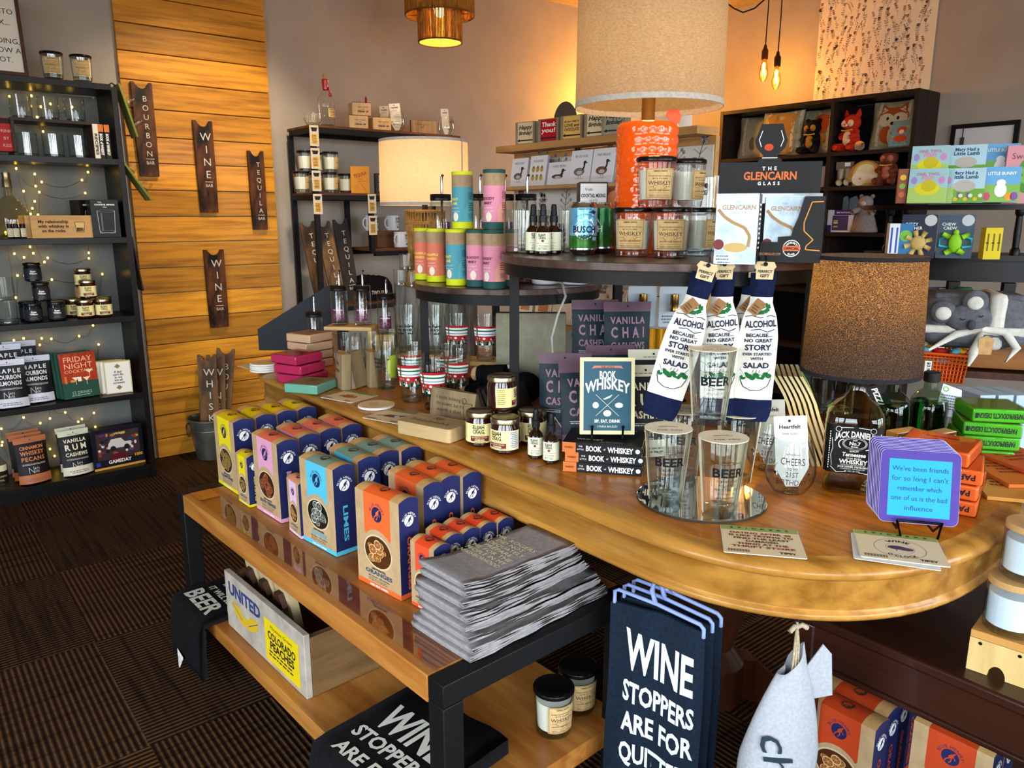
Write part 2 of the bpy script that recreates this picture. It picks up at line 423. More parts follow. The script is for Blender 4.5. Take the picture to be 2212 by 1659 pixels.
# shop front: two walls of big panes behind the photographer
fr = P('#1c1d1f',.5)
def shopfront(side):
    mb = MB();pm = MB();mu = MB()
    if side == 'front':L0,L1 = X0,X1
    else:L0,L1 = Y0,Y1
    def bx(m,a0,a1,z0,z1,t,mat):
        c = (a0+a1)/2
        if side == 'front':m.box(c,Y0-.06,(z0+z1)/2,a1-a0,t,z1-z0,mat)
        else:m.box(X0-.06,c,(z0+z1)/2,t,a1-a0,z1-z0,mat)
    wins = [(-1.9,.1),(.5,2.5),(2.9,4.6)] if side == 'front' else [(-2.2,-.5),(-.1,1.6)]
    bx(mb,L0-.2,L1,0,.45,.12,wallm);bx(mb,L0-.2,L1,2.35,ZC,.12,wallm)
    e = [L0-.2]+[k for w_ in wins for k in w_]+[L1]
    for i in range(0,len(e),2):bx(mb,e[i],e[i+1],.45,2.35,.12,wallm)
    for i,(a,b) in enumerate(wins):
        f = MB()
        for u in (a,(a+b)/2,b):bx(f,u-.03,u+.03,.45,2.35,.08,fr)
        for z in (.47,1.75,2.33):bx(f,a,b,z-.025,z+.025,.08,fr)
        o = structure(f.build('window_%d' % (i+1+(3 if side != 'front' else 0))))
        g = MB();bx(g,a,b,.45,2.35,.004,glass('#ffffff','pane',.8));g.build('pane',o)
    structure(mb.build('wall_'+('front' if side == 'front' else 'left')))
    for a,b in wins:                                # portals help the renderer find the daylight
        l = bpy.data.lights.new('daylight_portal','AREA');l.shape = 'RECTANGLE';l.size = b-a;l.size_y = 1.9;l.cycles.is_portal = True
        o = bpy.data.objects.new('daylight_portal',l);COL.objects.link(o)
        if side == 'front':o.location = ((a+b)/2,Y0-.13,1.4);o.rotation_euler = (pi/2,0,0)
        else:o.location = (X0-.13,(a+b)/2,1.4);o.rotation_euler = (pi/2,0,-pi/2)
shopfront('front');shopfront('left')
# plank panelling on the back wall
pk = NZ('#e59a2a','#6a3a12',5.,(.45,1.5,7.),.45,.12,7,.44,.80,.05,.42)
mb = MB();z = -.02;rr = random.Random(3)
while z < ZC:
    h = .131+rr.uniform(-.006,.006);h2 = min(h,ZC-z-.001);z0 = max(z,.001)
    if h2 > .01:mb.box(1.435,4.336,(z0+z+h2)/2+.0,.757,.026+rr.uniform(-.003,.003),z+h2-z0-.004,pk,.003)
    z += h
structure(mb.build('trim_1'))
structure(MB().box(3.45,4.343,.05,3.2,.014,.1,P('#2b2420',.6)).build('baseboard_back'))
sl = bpy.data.lights.new('ceiling_spot','SPOT');sl.energy = 115;sl.color = (1,.80,.52);sl.spot_size = radians(64);sl.spot_blend = .7;sl.shadow_soft_size = .04
so_ = bpy.data.objects.new('ceiling_spot',sl);COL.objects.link(so_);so_.location = (1.55,3.05,2.72);so_.rotation_euler = (Vector((1.40,4.33,1.25))-so_.location).to_track_quat('-Z','Y').to_euler()
# floral paper on the right wall
def sprig(mb,u,v,s,rn,mp,cols,flip=1):
    st = cols[0];k = rn.randrange(4);h = s*rn.uniform(.8,1.2);b = rn.uniform(-.3,.3)*s
    pts = [(u+b*(i/6)**2,v+h*i/6) for i in range(7)];mb.line(pts,s*.035,st,mp)
    for i in range(1,7):
        x,y = pts[i]
        for sg in (-1,1):
            a = radians(90-sg*rn.uniform(40,65));L = s*rn.uniform(.16,.3)
            if k == 0 or (k == 3 and i < 4):
                w_ = L*.28;ca,sa = cos(a),sin(a)
                mb.poly([(x,y),(x+ca*L*.5-sa*w_,y+sa*L*.5+ca*w_),(x+ca*L,y+sa*L),(x+ca*L*.5+sa*w_,y+sa*L*.5-ca*w_)],st,mp)
            elif k == 1 and i > 2:
                mb.line([(x,y),(x+cos(a)*L,y+sin(a)*L)],s*.02,st,mp);mb.disc(x+cos(a)*L,y+sin(a)*L,s*.055,cols[1],mp,n=7)
            elif k == 2 and i > 3:
                mb.disc(x+sg*s*.06,y,s*.07,cols[2],mp,n=6)
            elif i % 2 == 0:
                mb.line([(x,y),(x+cos(a)*L*1.3,y+sin(a)*L*1.3)],s*.02,st,mp)
    if k in (0,3):
        x,y = pts[6];c = cols[1+rn.randrange(len(cols)-1)]
        for j in range(6):mb.disc(x+cos(j)*s*.09,y+sin(j)*s*.09,s*.06,c,mp,n=6)
mb = MB();mb.box(0,0,0,.757,.004,.71,P('#e4d6bd',.8));rn = random.Random(5);mp = mfront(-.002)
gr = P('#a79f86',.8);cols_all = [(gr,P('#b5502c',.8),P('#9c8ea6',.8)),(gr,P('#b06a50',.8),P('#b0763c',.8)),(P('#b0a898',.8),P('#6b6c90',.8),P('#a24e55',.8))]
for i in range(15):
    for j in range(11):
        sprig(mb,-.36+i*.049+rn.uniform(-.015,.015),-.35+j*.063+rn.uniform(-.012,.012),.068,rn,mp,cols_all[rn.randrange(3)])
o = mb.build('wallpaper_panel',None,(5.087,2.586,2.40),-90);tag(o,'cream floral wallpaper panel on the right wall above the cube bookcase','wallpaper')
# ---------------------------------------------------------------- hanging lights
def bulb_pendant(label,top,z,group='bare filament bulbs on black cords'):
    r_ = thing('bulb_pendant',label,'lamp',(top[0],top[1],z),0,group)
    MB().tube([(0,0,.16),(.005,0,.4),(0,0,ZC-z)],.004,P('#17110d',.7),6).build('cord',r_)
    MB().lathe([(.0001,.165),(.008,.163),(.013,.14),(.022,.125),(.022,.07),(.018,.066),(.0001,.066)],P('#3a2417',.4),16).build('socket',r_)
    b = MB().lathe([(.0001,-.075),(.012,-.072),(.026,-.05),(.030,-.02),(.026,.02),(.016,.055),(.015,.068)],glass('#ffdf9a','amber',.6),18).build('bulb',r_)
    MB().tube([(-.008,0,.05),(-.014,0,-.04),(-.006,.01,.04),(0,-.012,-.05),(.006,.01,.04),(.014,0,-.04),(.008,0,.05)],.0035,glow('#ffb040',60),6).build('filament',b)
    light('bulb_light','POINT',(top[0],top[1],z-.01),5,WARM,.03);return r_
pa = atX(1650,152,4.86);bulb_pendant('left one of two bare filament bulbs near the wallpaper',pa,pa[2])
pb = atX(1677,168,4.78);bulb_pendant('right, slightly lower filament bulb beside the wallpaper',pb,pb[2])
mb = MB();a = atX(1700,-30,4.86);c = [atX(1562,0,4.7),atX(1585,18,4.72),atX(1605,27,4.74),atX(1630,18,4.76),atX(1655,-4,4.8)]
tag(mb.tube(c,.005,P('#17110d',.7),6).build('swag_cord'),'black electric cord sagging below the ceiling beside the linen lampshade','cord')
pc = (4.3,4.0,2.15)
bulb_pendant('filament bulb pendant hanging behind the big linen lampshade',pc,2.15)
light('bulb_light','POINT',(4.3,4.0,2.1),42,(1,.44,.06),.08)
# rope pendant: two tiers of vertical cords on wire rings
rp_ = atY(950,30,3.72);px,py = rp_[0],rp_[1]
zl0,zl1 = atY(950,104,3.72)[2]+.03,0
rl = thing('rope_pendant','two-tier pendant lamp of vertical jute cords near the ceiling','lamp',(px,py,zl0),0)
jute = NZ('#c98a34','#8a5a20',60,(1,1,.3),.85,.2)
def tier(r,z0,z1,n,name):
    t = MB()
    for k in range(n):
        a = 2*pi*k/n;q = random.uniform(.0030,.0042)
        t.tube([(r*cos(a),r*sin(a),z0),(r*cos(a),r*sin(a),z1)],q,jute,5)
    o = t.build(name,rl)
    if 1: 
        for z in (z0,z1):MB().tube([(r*cos(2*pi*k/32),r*sin(2*pi*k/32),z) for k in range(32)],.005,P('#6b4a20',.6),6,True).build('ring',o)
    return o
tier(.118,0,.185,96,'lower_tier');tier(.185,.135,.36,150,'upper_tier')
MB().tube([(0,0,.30),(0,0,ZC-zl0)],.005,P('#17110d',.7),6).build('cord',rl)
sp_ = MB()
for k in range(4):sp_.tube([(0,0,.36),(.185*cos(k*pi/2),.185*sin(k*pi/2),.36)],.003,P('#6b4a20',.6),5)
for k in range(8):sp_.tube([(.118*cos(k*pi/4),.118*sin(k*pi/4),.14),(.185*cos(k*pi/4),.185*sin(k*pi/4),.14)],.0025,P('#6b4a20',.6),5)
sp_.build('spokes',rl)
MB().ball(0,0,.17,.035,.035,.045,glow('#ffcf80',25)).build('bulb',rl)
light('pendant_light','POINT',(px,py,zl0+.10),16,WARM,.03)
# ================================================================ makers of the goods (front = -Y, base at z = 0)
INK = P('#15161a',.6);WHITE = P('#f1efe9',.6);CREAM = P('#efe0a6',.6);KRAFT = NZ('#c39a68','#a9804f',60,rough=.75)
GOLD = P('#b79a4e',.28,1);BLACKM = P('#0f0f11',.35);PAPER = P('#e9dcc0',.7);GL1 = glass();STEEL = P('#b9bcc0',.2,1)
CLEARB = glass('#e8f0f2','thick',1.5)
def lid_ring(r,z,h,m,rib=0):
    b = MB();pr = [(.0001,z+h),(r-.003,z+h),(r-.001,z+h-.002)]
    b.lathe([(.0001,z+h-.001),(r-.006,z+h-.001),(r-.004,z+h),(r-.001,z+h-.0015),(r,z+h-.004),(r,z+.002),(r-.0015,z),(.0001,z)],m,32);return b
# ---- jar candle
def mk_candle(lab=True,dark=False,rot=0,paper='#c9ab78'):
    o = root('jar_candle','candle');r0,r1,h = .039,.0445,.098
    MB().lathe([(.0001,.0005),(r0-.002,.0005),(r0,.004),(r1,h-.002),(r1-.0015,h),(r1-.0035,h-.002),(r0-.003,.016),(.0001,.015)],GL1,32).build('glass',o)
    MB().lathe([(.0001,.001),(r0-.002,.001),(r0-.001,.014),(.0001,.0145)],CLEARB,32).build('glass_foot',o)
    wx = P('#efe9d8' if not dark else '#3a2a1a',.45)
    MB().lathe([(.0001,.0165),(r0-.0036,.0165),(r1-.006,h-.018),(.0001,h-.018)],wx,32).build('wax',o)
    lid_ring(r1+.0015,h+.0005,.011,P('#0e0d0d',.22)).build('lid',o)
    if lab:
        b = MB();mp = mcyl(r0+.0012,r1+.0005,h);mp2 = lambda u,v,of:tuple(R(rot) @ Vector(mp(u,v,of)))
        b.rect(-.031,.018,.031,.083,NZ(paper,'#b8935e',40,rough=.8),mp2,.0003,12)
        for u0,v0,u1,v1 in ((-.029,.0195,.029,.0201),(-.029,.0809,.029,.0815),(-.029,.0195,-.0284,.0815),(.0284,.0195,.029,.0815)):b.rect(u0,v0,u1,v1,INK,mp2,.0006,8)
        tx = P('#3b3020',.7)
        b.text("URBAN CRAFTS",0,.077,.004,tx,mp2,bold=1);b.text("I'M NOT SAYING YOU'RE OLD",0,.0665,.0047,tx,mp2,w=.049);b.text("BUT IF YOU WERE",0,.0610,.0047,tx,mp2,w=.031)
        b.text("WHISKEY",0,.0520,.0125,tx,mp2,bold=0,w=.049)
        b.ring(-.010,.0435,.0035,.0041,tx,mp2,.0006,12,1,20,300);b.ring(.010,.0435,.0035,.0041,tx,mp2,.0006,12,1,-120,160);b.rect(-.022,.0432,-.014,.0438,tx,mp2,.0006,4);b.rect(.014,.0432,.022,.0438,tx,mp2,.0006,4)
        b.text("you'd be really expensive",0,.0365,.0065,tx,mp2,w=.046,shear=.3);b.rect(-.021,.0295,.021,.0300,tx,mp2,.0006,8)
        b.text("Mahogany + Teakwood + Cedarwood",0,.0255,.0036,tx,mp2,w=.045);b.text("100% Soy Wax Hand Poured in the USA",0,.0222,.0032,tx,mp2,w=.043);b.build('label',o)
    return o
whiskey_candle = Kind(lambda:mk_candle(),'whiskey jar candles')
plain_candle = Kind(lambda:mk_candle(True,False,70),'whiskey jar candles turned sideways')
# ---- straight rocks glass
def mk_rocks(r=.041,h=.10,cut=False):
    o = root('rocks_glass','glass')
    MB().lathe([(.0001,.001),(r-.003,.001),(r,.004),(r*1.02,h-.001),(r*1.02-.0012,h),(r*1.02-.0025,h-.001),(r-.003,.014),(.0001,.013)],GL1,28).build('bowl',o)
    MB().lathe([(.0001,.0015),(r-.003,.0015),(r-.001,.005),(r-.002,.0115),(.0001,.0118)],CLEARB,28).build('thick_base',o)
    return o
rocks = Kind(mk_rocks)
# ---- pint glass with a printed design
def mk_pint(design,h=.149,r0=.030,r1=.044):
    o = root('pint_glass','glass')
    MB().lathe([(.0001,.0008),(r0-.002,.0008),(r0,.004),(r0+(r1-r0)*.62,h*.62),(r1,h-.002),(r1-.0012,h),(r1-.0026,h-.002),(r0+(r1-r0)*.62-.0028,h*.62),(r0-.0028,.020),(.0001,.0175)],GL1,36).build('bowl',o)
    MB().lathe([(.0001,.0015),(r0-.003,.0015),(r0-.001,.006),(r0-.0015,.015),(.0001,.0165)],CLEARB,36).build('thick_base',o)
    mp = mcyl(r0,r1,h);b = MB()
    if design == 'beer':
        kk = P('#101216',.5)
        b.text("BEER",0,.092,.024,kk,mp,w=.046,bold=1)
        for i,(t,wd,sz) in enumerate((("DOESN'T MAKE",.032,.007),("YOU FAT. IT",.026,.007),("MAKES YOU LEAN",.040,.007),("ON TABLES, CHAIRS",.030,.005),("AND RANDOM PEOPLE",.028,.005))):b.text(t,0,.0755-i*.0083,sz,kk,mp,w=wd)
        b.ring(0,.028+.055,.039,.0397,kk,mp,.0006,16,.76,58,122);b.ring(-.003,.150,.046,.0467,kk,mp,.0006,16,.9,242,298)
        b.ring(0,.060,.036,.0366,kk,mp,.0006,16,.8,235,305);b.ring(.002,.0,.034,.0346,kk,mp,.0006,16,.9,60,120)
        b.build('print',o)
        c = NZ('#e6d8bc','#dccdb0',50,rough=.8);t = MB()
        t.lathe([(.0001,h+.002),(r1+.002,h+.002),(r1+.002,h+.0006),(.0001,h+.0006)],c,36)
        mt = mtop(h+.002);t.arctext("HEARTFELT",0,-.058,.062,.0065,P('#5c4a30',.7),mt,bold=1);t.rect(-.018,-.004,.018,-.0035,P('#5c4a30',.7),mt);t.text("FOR YOU",0,-.020,.0095,P('#5c4a30',.7),mt,sp=.12,bold=1)
        q = lambda u,v,of:tuple(R(100) @ Vector(mp(u,v,of+.002)));t.rect(-.011,.004,.011,h+.002,c,q,.0,3,2)
        q = lambda u,v,of:tuple(R(-100) @ Vector(mp(u,v,of+.002)));t.rect(-.011,.004,.011,h+.002,c,q,.0,3,2);t.build('paper_topper',o)
    elif design == 'stripe':
        rd,wt,gn = P('#b32027',.5),P('#eef0ec',.5),P('#1e6b45',.5);z = .116;q = -.03;e = .036
        for m_,dz in ((rd,.007),(wt,.006),(gn,.005),(wt,.007),(P('#6d8fa8',.5),.003),(wt,.005)):
            b.rect(q,z-dz,e,z,m_,mp,.0005,10);z -= dz
        b.rect(q,z-.024,e,z,rd,mp,.0005,10);rn = random.Random(4)
        for i in range(16):
            u = rn.uniform(q+.004,e-.004);v = z-rn.uniform(.006,.026);b.disc(u,v,rn.uniform(.0022,.004),(wt,wt,gn,INK,P('#7a5a3a',.6))[i % 5],mp,.0009,n=8)
        for i in range(9):
            u = q+.006+i*.0068;b.poly([(u-.004,z-.030),(u+.004,z-.030),(u,z-.014)],(wt,gn,INK)[i % 3],mp,.001)
        b.line([(q+.012,z+.034),(q+.014,z+.02),(q+.012,z+.004),(q+.018,z-.012)],.004,P('#5d3b22',.6),mp,.0012);b.line([(q+.016,z-.012),(q+.026,z-.022)],.005,gn,mp,.0012);b.build('print',o)
    elif design == 'beer_line':
        for i,t in enumerate(("I am here","to drink","your beer")):b.text(t,0,.098-i*.0125,.0125,INK,mp,bold=1)
        b.build('print',o)
    elif design == 'where':
        for i,t in enumerate(("where","drink","beer")):b.text(t,-.012,.104-i*.013,.013,INK,mp,bold=1)
        lg = P('#9fb53a',.6);b.rect(.016,.040,.046,.115,lg,mp,.0005,6);b.rect(.012,.055,.02,.1,P('#c6cf6a',.6),mp,.0006,2);b.build('print',o)
    elif design == 'flower':
        gn,bl,wt = P('#7fa23c',.6),P('#5b7a99',.6),P('#dfe3de',.6)
        for i in range(9):
            u = -.05+i*.0125;b.poly([(u-.006,.045+(i % 3)*.008),(u+.008,.05),(u+.003,.085+(i % 2)*.012),(u-.005,.08)],(gn,wt,bl)[i % 3],mp,.0005)
        for i in range(6):b.disc(-.04+i*.015,.035+(i % 2)*.01,.006,(bl,gn)[i % 2],mp,.0008,n=9)
        b.build('print',o)
    return o
beer_pint = Kind(lambda:mk_pint('beer'),'beer pint glasses on the round mirror')
stripe_pint = Kind(lambda:mk_pint('stripe',.150,.030,.045),'striped holiday pint glasses')
line_pint = Kind(lambda:mk_pint('beer_line',.165,.031,.046),'pint glasses printed with a drinking line')
where_pint = Kind(lambda:mk_pint('where',.150))
flower_pint = Kind(lambda:mk_pint('flower',.148,.031,.043),'pint glasses painted with leaves')
# ---- preserves jar
def mk_jar(lab='cherry',dark=False):
    o = root('preserve_jar','jar');r,h = .0365,.083
    MB().lathe([(.0001,.0008),(r-.005,.0008),(r,.006),(r,.064),(r-.004,.0725),(r-.004,h),(.0001,h)],P('#2a0a08' if not dark else '#0d0e10',.08,coat=1),32).build('glass',o)
    lid_ring(r-.0005,h-.010,.014,P('#a89a78',.3,1) if not dark else P('#121214',.25)).build('lid',o)
    b = MB();mp = mcyl(r)
    if not dark and lab == 'cherry':
        b.rect(-.062,.012,.062,.060,P('#efe19b',.6),mp,.0004,26)
        b.text("ELIJAH",0,.052,.0135,INK,mp,w=.029,bold=1);b.text("CRAIG.",.001,.0405,.0135,INK,mp,w=.031,bold=1);b.text("Small Batch",.004,.0325,.006,P('#8a5a30',.6),mp,w=.022,shear=.3)
        b.rect(-.021,.0165,.026,.029,P('#6d1f2c',.6),mp,.0007,8);b.text("BOURBON SPICED",.0025,.0255,.005,CREAM,mp,.001,w=.040);b.text("CHERRIES",.0025,.0200,.005,CREAM,mp,.001,w=.024,bold=1);b.rect(-.021,.0135,.026,.0145,INK,mp,.0007,8)
        b.rect(.035,.014,.058,.058,P('#d9d8cf',.6),mp,.0006,5);b.scribble(.0465,.054,.020,9,.0045,P('#55565a',.6),mp)
        b.rect(-.060,.016,-.036,.058,P('#e6d588',.6),mp,.0006,5);b.scribble(-.048,.054,.021,8,.0048,P('#6a5c30',.6),mp)
    elif dark:
        b.rect(-.04,.010,.04,.060,P('#20242a',.5),mp,.0004,18);b.text("Evan",.001,.0475,.0115,WHITE,mp,bold=1);b.text("Williams",.001,.0375,.0105,WHITE,mp,bold=1,w=.030);b.rect(-.012,.0295,.012,.0300,P('#8a8d92',.5),mp,.0006,4);b.text("BOURBON",0,.0225,.0048,P('#8a8d92',.5),mp);b.text("APPLE BUTTER",0,.0165,.0048,P('#8a8d92',.5),mp)
    b.build('label',o);return o
cherry_jar = Kind(lambda:mk_jar());dark_jar = Kind(lambda:mk_jar(dark=True),'dark lidded jars on the fairy-lit bookcase')
shelf_jar = Kind(lambda:mk_jar(),'cream labelled cherry jars on the fairy-lit bookcase')
# ---- dropper bottle
def mk_dropper():
    o = root('dropper_bottle','bottle');r = .0185
    MB().lathe([(.0001,.0005),(r-.003,.0005),(r,.004),(r,.050),(r-.003,.060),(.0085,.068),(.0085,.076),(.0001,.076)],P('#1c0b05',.05,coat=1),24).build('body',o)
    MB().lathe([(.0001,.0755),(.0100,.0755),(.0100,.090),(.0085,.092),(.0001,.092)],P('#18191c',.4),24).build('collar',o)
    MB().lathe([(.0075,.0915),(.0078,.096),(.0066,.104),(.0070,.111),(.0052,.1175),(.0001,.1185)],P('#0d0e10',.45),20).build('rubber_bulb',o)
    b = MB();mp = mcyl(r);b.rect(-.034,.009,.034,.053,P('#dfe0c2',.6),mp,.0004,22)
    b.text("ELIJAH",-.002,.0475,.008,INK,mp,w=.017,bold=1);b.text("CRAIG.",-.001,.0405,.008,INK,mp,w=.018,bold=1);b.disc(0,.0335,.0032,P('#7a3b34',.6),mp,.0007,n=12);b.rect(-.015,.0275,.015,.0280,INK,mp,.0006,6)
    b.text("Aromatic",.001,.0225,.0055,P('#6a4a30',.6),mp,shear=.3);b.text("BITTERS",0,.0155,.0075,P('#4a4a40',.6),mp,w=.020);b.rect(-.034,.0090,.034,.0098,P('#4a3a20',.6),mp,.0006,20);b.build('label',o);return o
dropper = Kind(mk_dropper)
# ---- lidded tumbler with metal straw
def mk_straw(rot=0):
    o = root('straw_tumbler','tumbler');r,h = .034,.150
    MB().lathe([(.0001,.001),(r-.004,.001),(r,.006),(r,.128),(r-.004,.136),(r-.004,h),(r-.0065,h),(r-.0062,.134),(r-.003,.126),(r-.003,.010),(.0001,.008)],GL1,32).build('glass',o)
    b = MB();z = h-.014
    b.lathe([(.0001,h+.006),(r-.002,h+.006),(r,h+.004),(r-.001,h+.001),(r,h-.002),(r-.001,h-.005),(r,h-.008),(r-.001,z),(.0001,z)],P('#141210',.35),32);b.build('lid',o)
    MB().tube([(.004,0,.012),(.004,0,h+.045),(.0045,0,h+.058),(.009,0,h+.066)],.0042,STEEL,10).build('straw',o)
    mp0 = mcyl(r-.004);mp = lambda u,v,of:tuple(R(rot) @ Vector(mp0(u,v,of)));b = MB();b.rect(-.026,.020,.026,.070,P('#6d2a4a',.6),mp,.0003,8);b.text("HOW IT WORKS",0,.062,.005,WHITE,mp,.0008,bold=1)
    for i in range(3):b.ring(-.014+i*.013,.038+(i % 2)*.006,.006,.0068,P('#caa0b4',.6),mp,.0008,12)
    b.build('insert',o);return o
straw_tumbler = Kind(mk_straw)
straw_plain = Kind(lambda:mk_straw(120),'straw tumblers on the low round stand')
# ---- cardboard tube canister
def mk_tube(main,cap,txt,sub,c2):
    o = root('tube_canister','canister');r,h = .0305,.160;band = .020
    MB().cyl(0,0,.0005,band,r+.0006,P(cap,.55),36,bev=.001).build('bottom_cap',o)
    b = MB().lathe([(r,band),(r,.117)],P(main,.6),36).lathe([(r,.117),(r,h-.010)],NZ('#ad9272','#9c8262',50,rough=.7),36)
    mp = mcyl(r);m2 = P(c2,.6);b.poly([(.0,.02),(.046,.02),(.046,.098),(.03,.088),(.015,.066)],m2,mp,.0004) if 0 else None
    v = [];
    for i in range(9):
        u = .0+i*.0055;v.append((u,band));v.append((u,band+.030+.055*(i/8)**.7))
    b.add([mp(a,c,.0004) for a,c in v],[(2*i,2*i+2,2*i+3,2*i+1) for i in range(8)],m2,True)
    b.text(txt[0],-.030,.083,.010,P(txt[2],.6),mp,bold=1,al='C');b.text(txt[1],-.030,.071,.010,P(txt[2],.6),mp,bold=1);b.text("COCKTAIL KIT",-.030,.058,.0045,WHITE,mp);b.text("PACKED W/ LOVE",-.030,.049,.004,WHITE,mp)
    b.scribble(.024,.100,.026,6,.0035,P(sub,.6),mp,.0009,seed=2);b.scribble(.022,.070,.022,4,.006,P(sub,.6),mp,.0009,seed=6);b.scribble(.024,.042,.026,5,.003,P(sub,.6),mp,.0009,seed=9)
    b.ring(.0,.136,.009,.0096,P('#8a7356',.7),mp,.0006,20);b.ring(.0,.136,.012,.0124,P('#8a7356',.7),mp,.0006,20);b.disc(-.026,.034,.009,P('#e6dccb',.6),mp,.001,.013,n=14);b.build('body',o)
    MB().cyl(0,0,h-.010,h,r+.0006,P(cap,.55),36,bev=.001).build('lid',o);return o
tube_blue = Kind(lambda:mk_tube('#4e98a6','#c9d11e',("MINT","LIME",'#e8d35a'),'#24515c','#5aa9b6'),'cocktail tube canisters on the low round stand')
tube_pink = Kind(lambda:mk_tube('#d98ca4','#234f4c',("BLOODY","MARY",'#5a2c3a'),'#7a3a48','#e6a294'),'cocktail tube canisters on the low round stand')
tube_orange = Kind(lambda:mk_tube('#d9745a','#c9d11e',("PINEAPPLE","MANGO",'#f0d25a'),'#8a3a28','#e08862'),'cocktail tube canisters on the low round stand')
# ---- stand-up pouch
def mk_pouch(lines,body,strip,inkc,w=.135,h=.215,logo='#e6e2dc',foot=None,tiltx=0):
    o = root('snack_pouch','pouch');b = MB();nx,nz = 10,16;mb_ = P(body,.5);ms = P(strip,.4);mf = P(foot or strip,.4)
    def prof(t):return .034*(1-t)**.6*(.55+.45*cos(pi*min(1,t*1.0)*.5)) if t < .97 else .0012
    def pt(i,j,side):
        u = -1+2*i/nx;t = j/nz;d = max(.0012,prof(t)*(1-abs(u)**2.6))
        x = u*w/2*(1-.05*sin(pi*t)*(1 if t < .9 else 0));return (x,side*d+.003*sin(9*t+3*u)*(1-t),t*h)
    for side in (-1,1):
        v = [pt(i,j,side) for j in range(nz+1) for i in range(nx+1)]
        for j in range(nz):
            fs = [(j*(nx+1)+i,j*(nx+1)+i+1,(j+1)*(nx+1)+i+1,(j+1)*(nx+1)+i) for i in range(nx)]
            if side > 0:fs = [q[::-1] for q in fs]
            b.add(v,fs,ms if j >= nz-2 else (mf if j < 3 else mb_),True)
    b.add([pt(i,0,-1) for i in range(nx+1)]+[pt(i,0,1) for i in range(nx+1)],[(i,i+nx+1,i+nx+2,i+1) for i in range(nx)],mf)
    def mp(u,v,of):
        uu = max(-.99,min(.99,u/(w/2)));t = max(0,min(1,v/h));i = (uu+1)*nx/2;j = t*nz;i0 = min(nx-1,int(i));j0 = min(nz-1,int(j));fi,fj = i-i0,j-j0
        y = pt(i0,j0,-1)[1]*(1-fi)*(1-fj)+pt(i0+1,j0,-1)[1]*fi*(1-fj)+pt(i0,j0+1,-1)[1]*(1-fi)*fj+pt(i0+1,j0+1,-1)[1]*fi*fj
        return (u*(1-.05*sin(pi*t)),y-of-.0008,v)
    ti = P(inkc,.5);z = h*.815
    for t,sz,sp_ in lines:
        b.text(t,0,z-sz*.4,sz,ti,mp,bold=1,w=w*.74,sp=sp_);z -= sz*1.06
    b.rect(-w*.37,z-.006,w*.37,z-.0052,P(logo,.5),mp,.0008,8);b.text("DRY ROASTED BY HAND IN SMALL BATCHES",0,z-.010,.004,P(logo,.5),mp,w=w*.72,bold=1)
    lg = P(logo,.5);zz = z-.036;x = -.006
    b.line([(x-.020,zz-.014),(x-.020,zz+.013),(x+.0,zz-.014),(x+.0,zz+.016)],.0016,lg,mp,.0009);b.text("AT'S",x+.013,zz+.006,.013,lg,mp,w=.020);b.text("UTS",x+.012,zz-.008,.013,lg,mp,w=.018)
    b.scribble(0,h*.085,w*.7,2,.008,P('#6a6a70' if strip != '#8f6d80' else '#4a3a46',.6),mp,seed=3);b.disc(0,h*.945,.0028,INK,mp,.001,n=10);b.scribble(0,h*.905,w*.5,1,.004,P('#5a4a50',.6),mp,seed=5)
    b.build('pouch',o);o.name = 'snack_pouch';return o
CH_ = (("VANILLA",.026,.10),("CHAI",.040,.42),("CASHEWS",.026,.06))
chai_pouch = Kind(lambda:mk_pouch(CH_,'#152530','#624854','#957480'),'chai cashew pouches on the long table')
rum_pouch = Kind(lambda:mk_pouch((("VANILLA",.024,.08),("RUM",.038,.3),("CASHEWS",.024,.05)),'#15161a','#d9d2b8','#e3d9b8'))
maple_pouch = Kind(lambda:mk_pouch((("MAPLE",.026,.2),("BOURBON",.026,.02),("ALMONDS",.026,.02)),'#15161c','#c9c8d2','#d9d6d6'),'maple almond pouches on the bookcase')
pecan_pouch = Kind(lambda:mk_pouch((("CINNAMON",.022,.0),("WHISKEY",.026,.04),("PECANS",.026,.1)),'#15110f','#b4683c','#c97a4a',foot='#b4683c'),'cinnamon pecan pouches on the bookcase')
# ---- hardback / box book
def mk_book(w,h,d,cover,draw=None,spine=None,page='#e9e2d2',name='book',cat='book',spine_txt=None):
    """standing book: front cover towards -Y, spine at -X"""
    o = root(name,cat);m = cover if not isinstance(cover,str) else P(cover,.45);t = .0022
    MB().box(.0015,0,h/2,w-.006,d-2*t-.0004,h-.006,P(page,.8)).build('pages',o)
    b = MB();b.box(0,-d/2+t/2,h/2,w,t,h,m);b.box(0,d/2-t/2,h/2,w,t,h,m);b.box(-w/2+t/2,0,h/2,t,d-2*t,h,spine or m)
    if draw:draw(b,mfront(-d/2),w,h)
    if spine_txt:b.text(spine_txt[0],0,h*spine_txt[2] if len(spine_txt) > 2 else h*.5,d*.55,P(spine_txt[1],.6),mX(ID,lambda u,v,of:(-w/2-of,-u,v)),rot=-90,bold=1)
    b.build('cover',o);return o
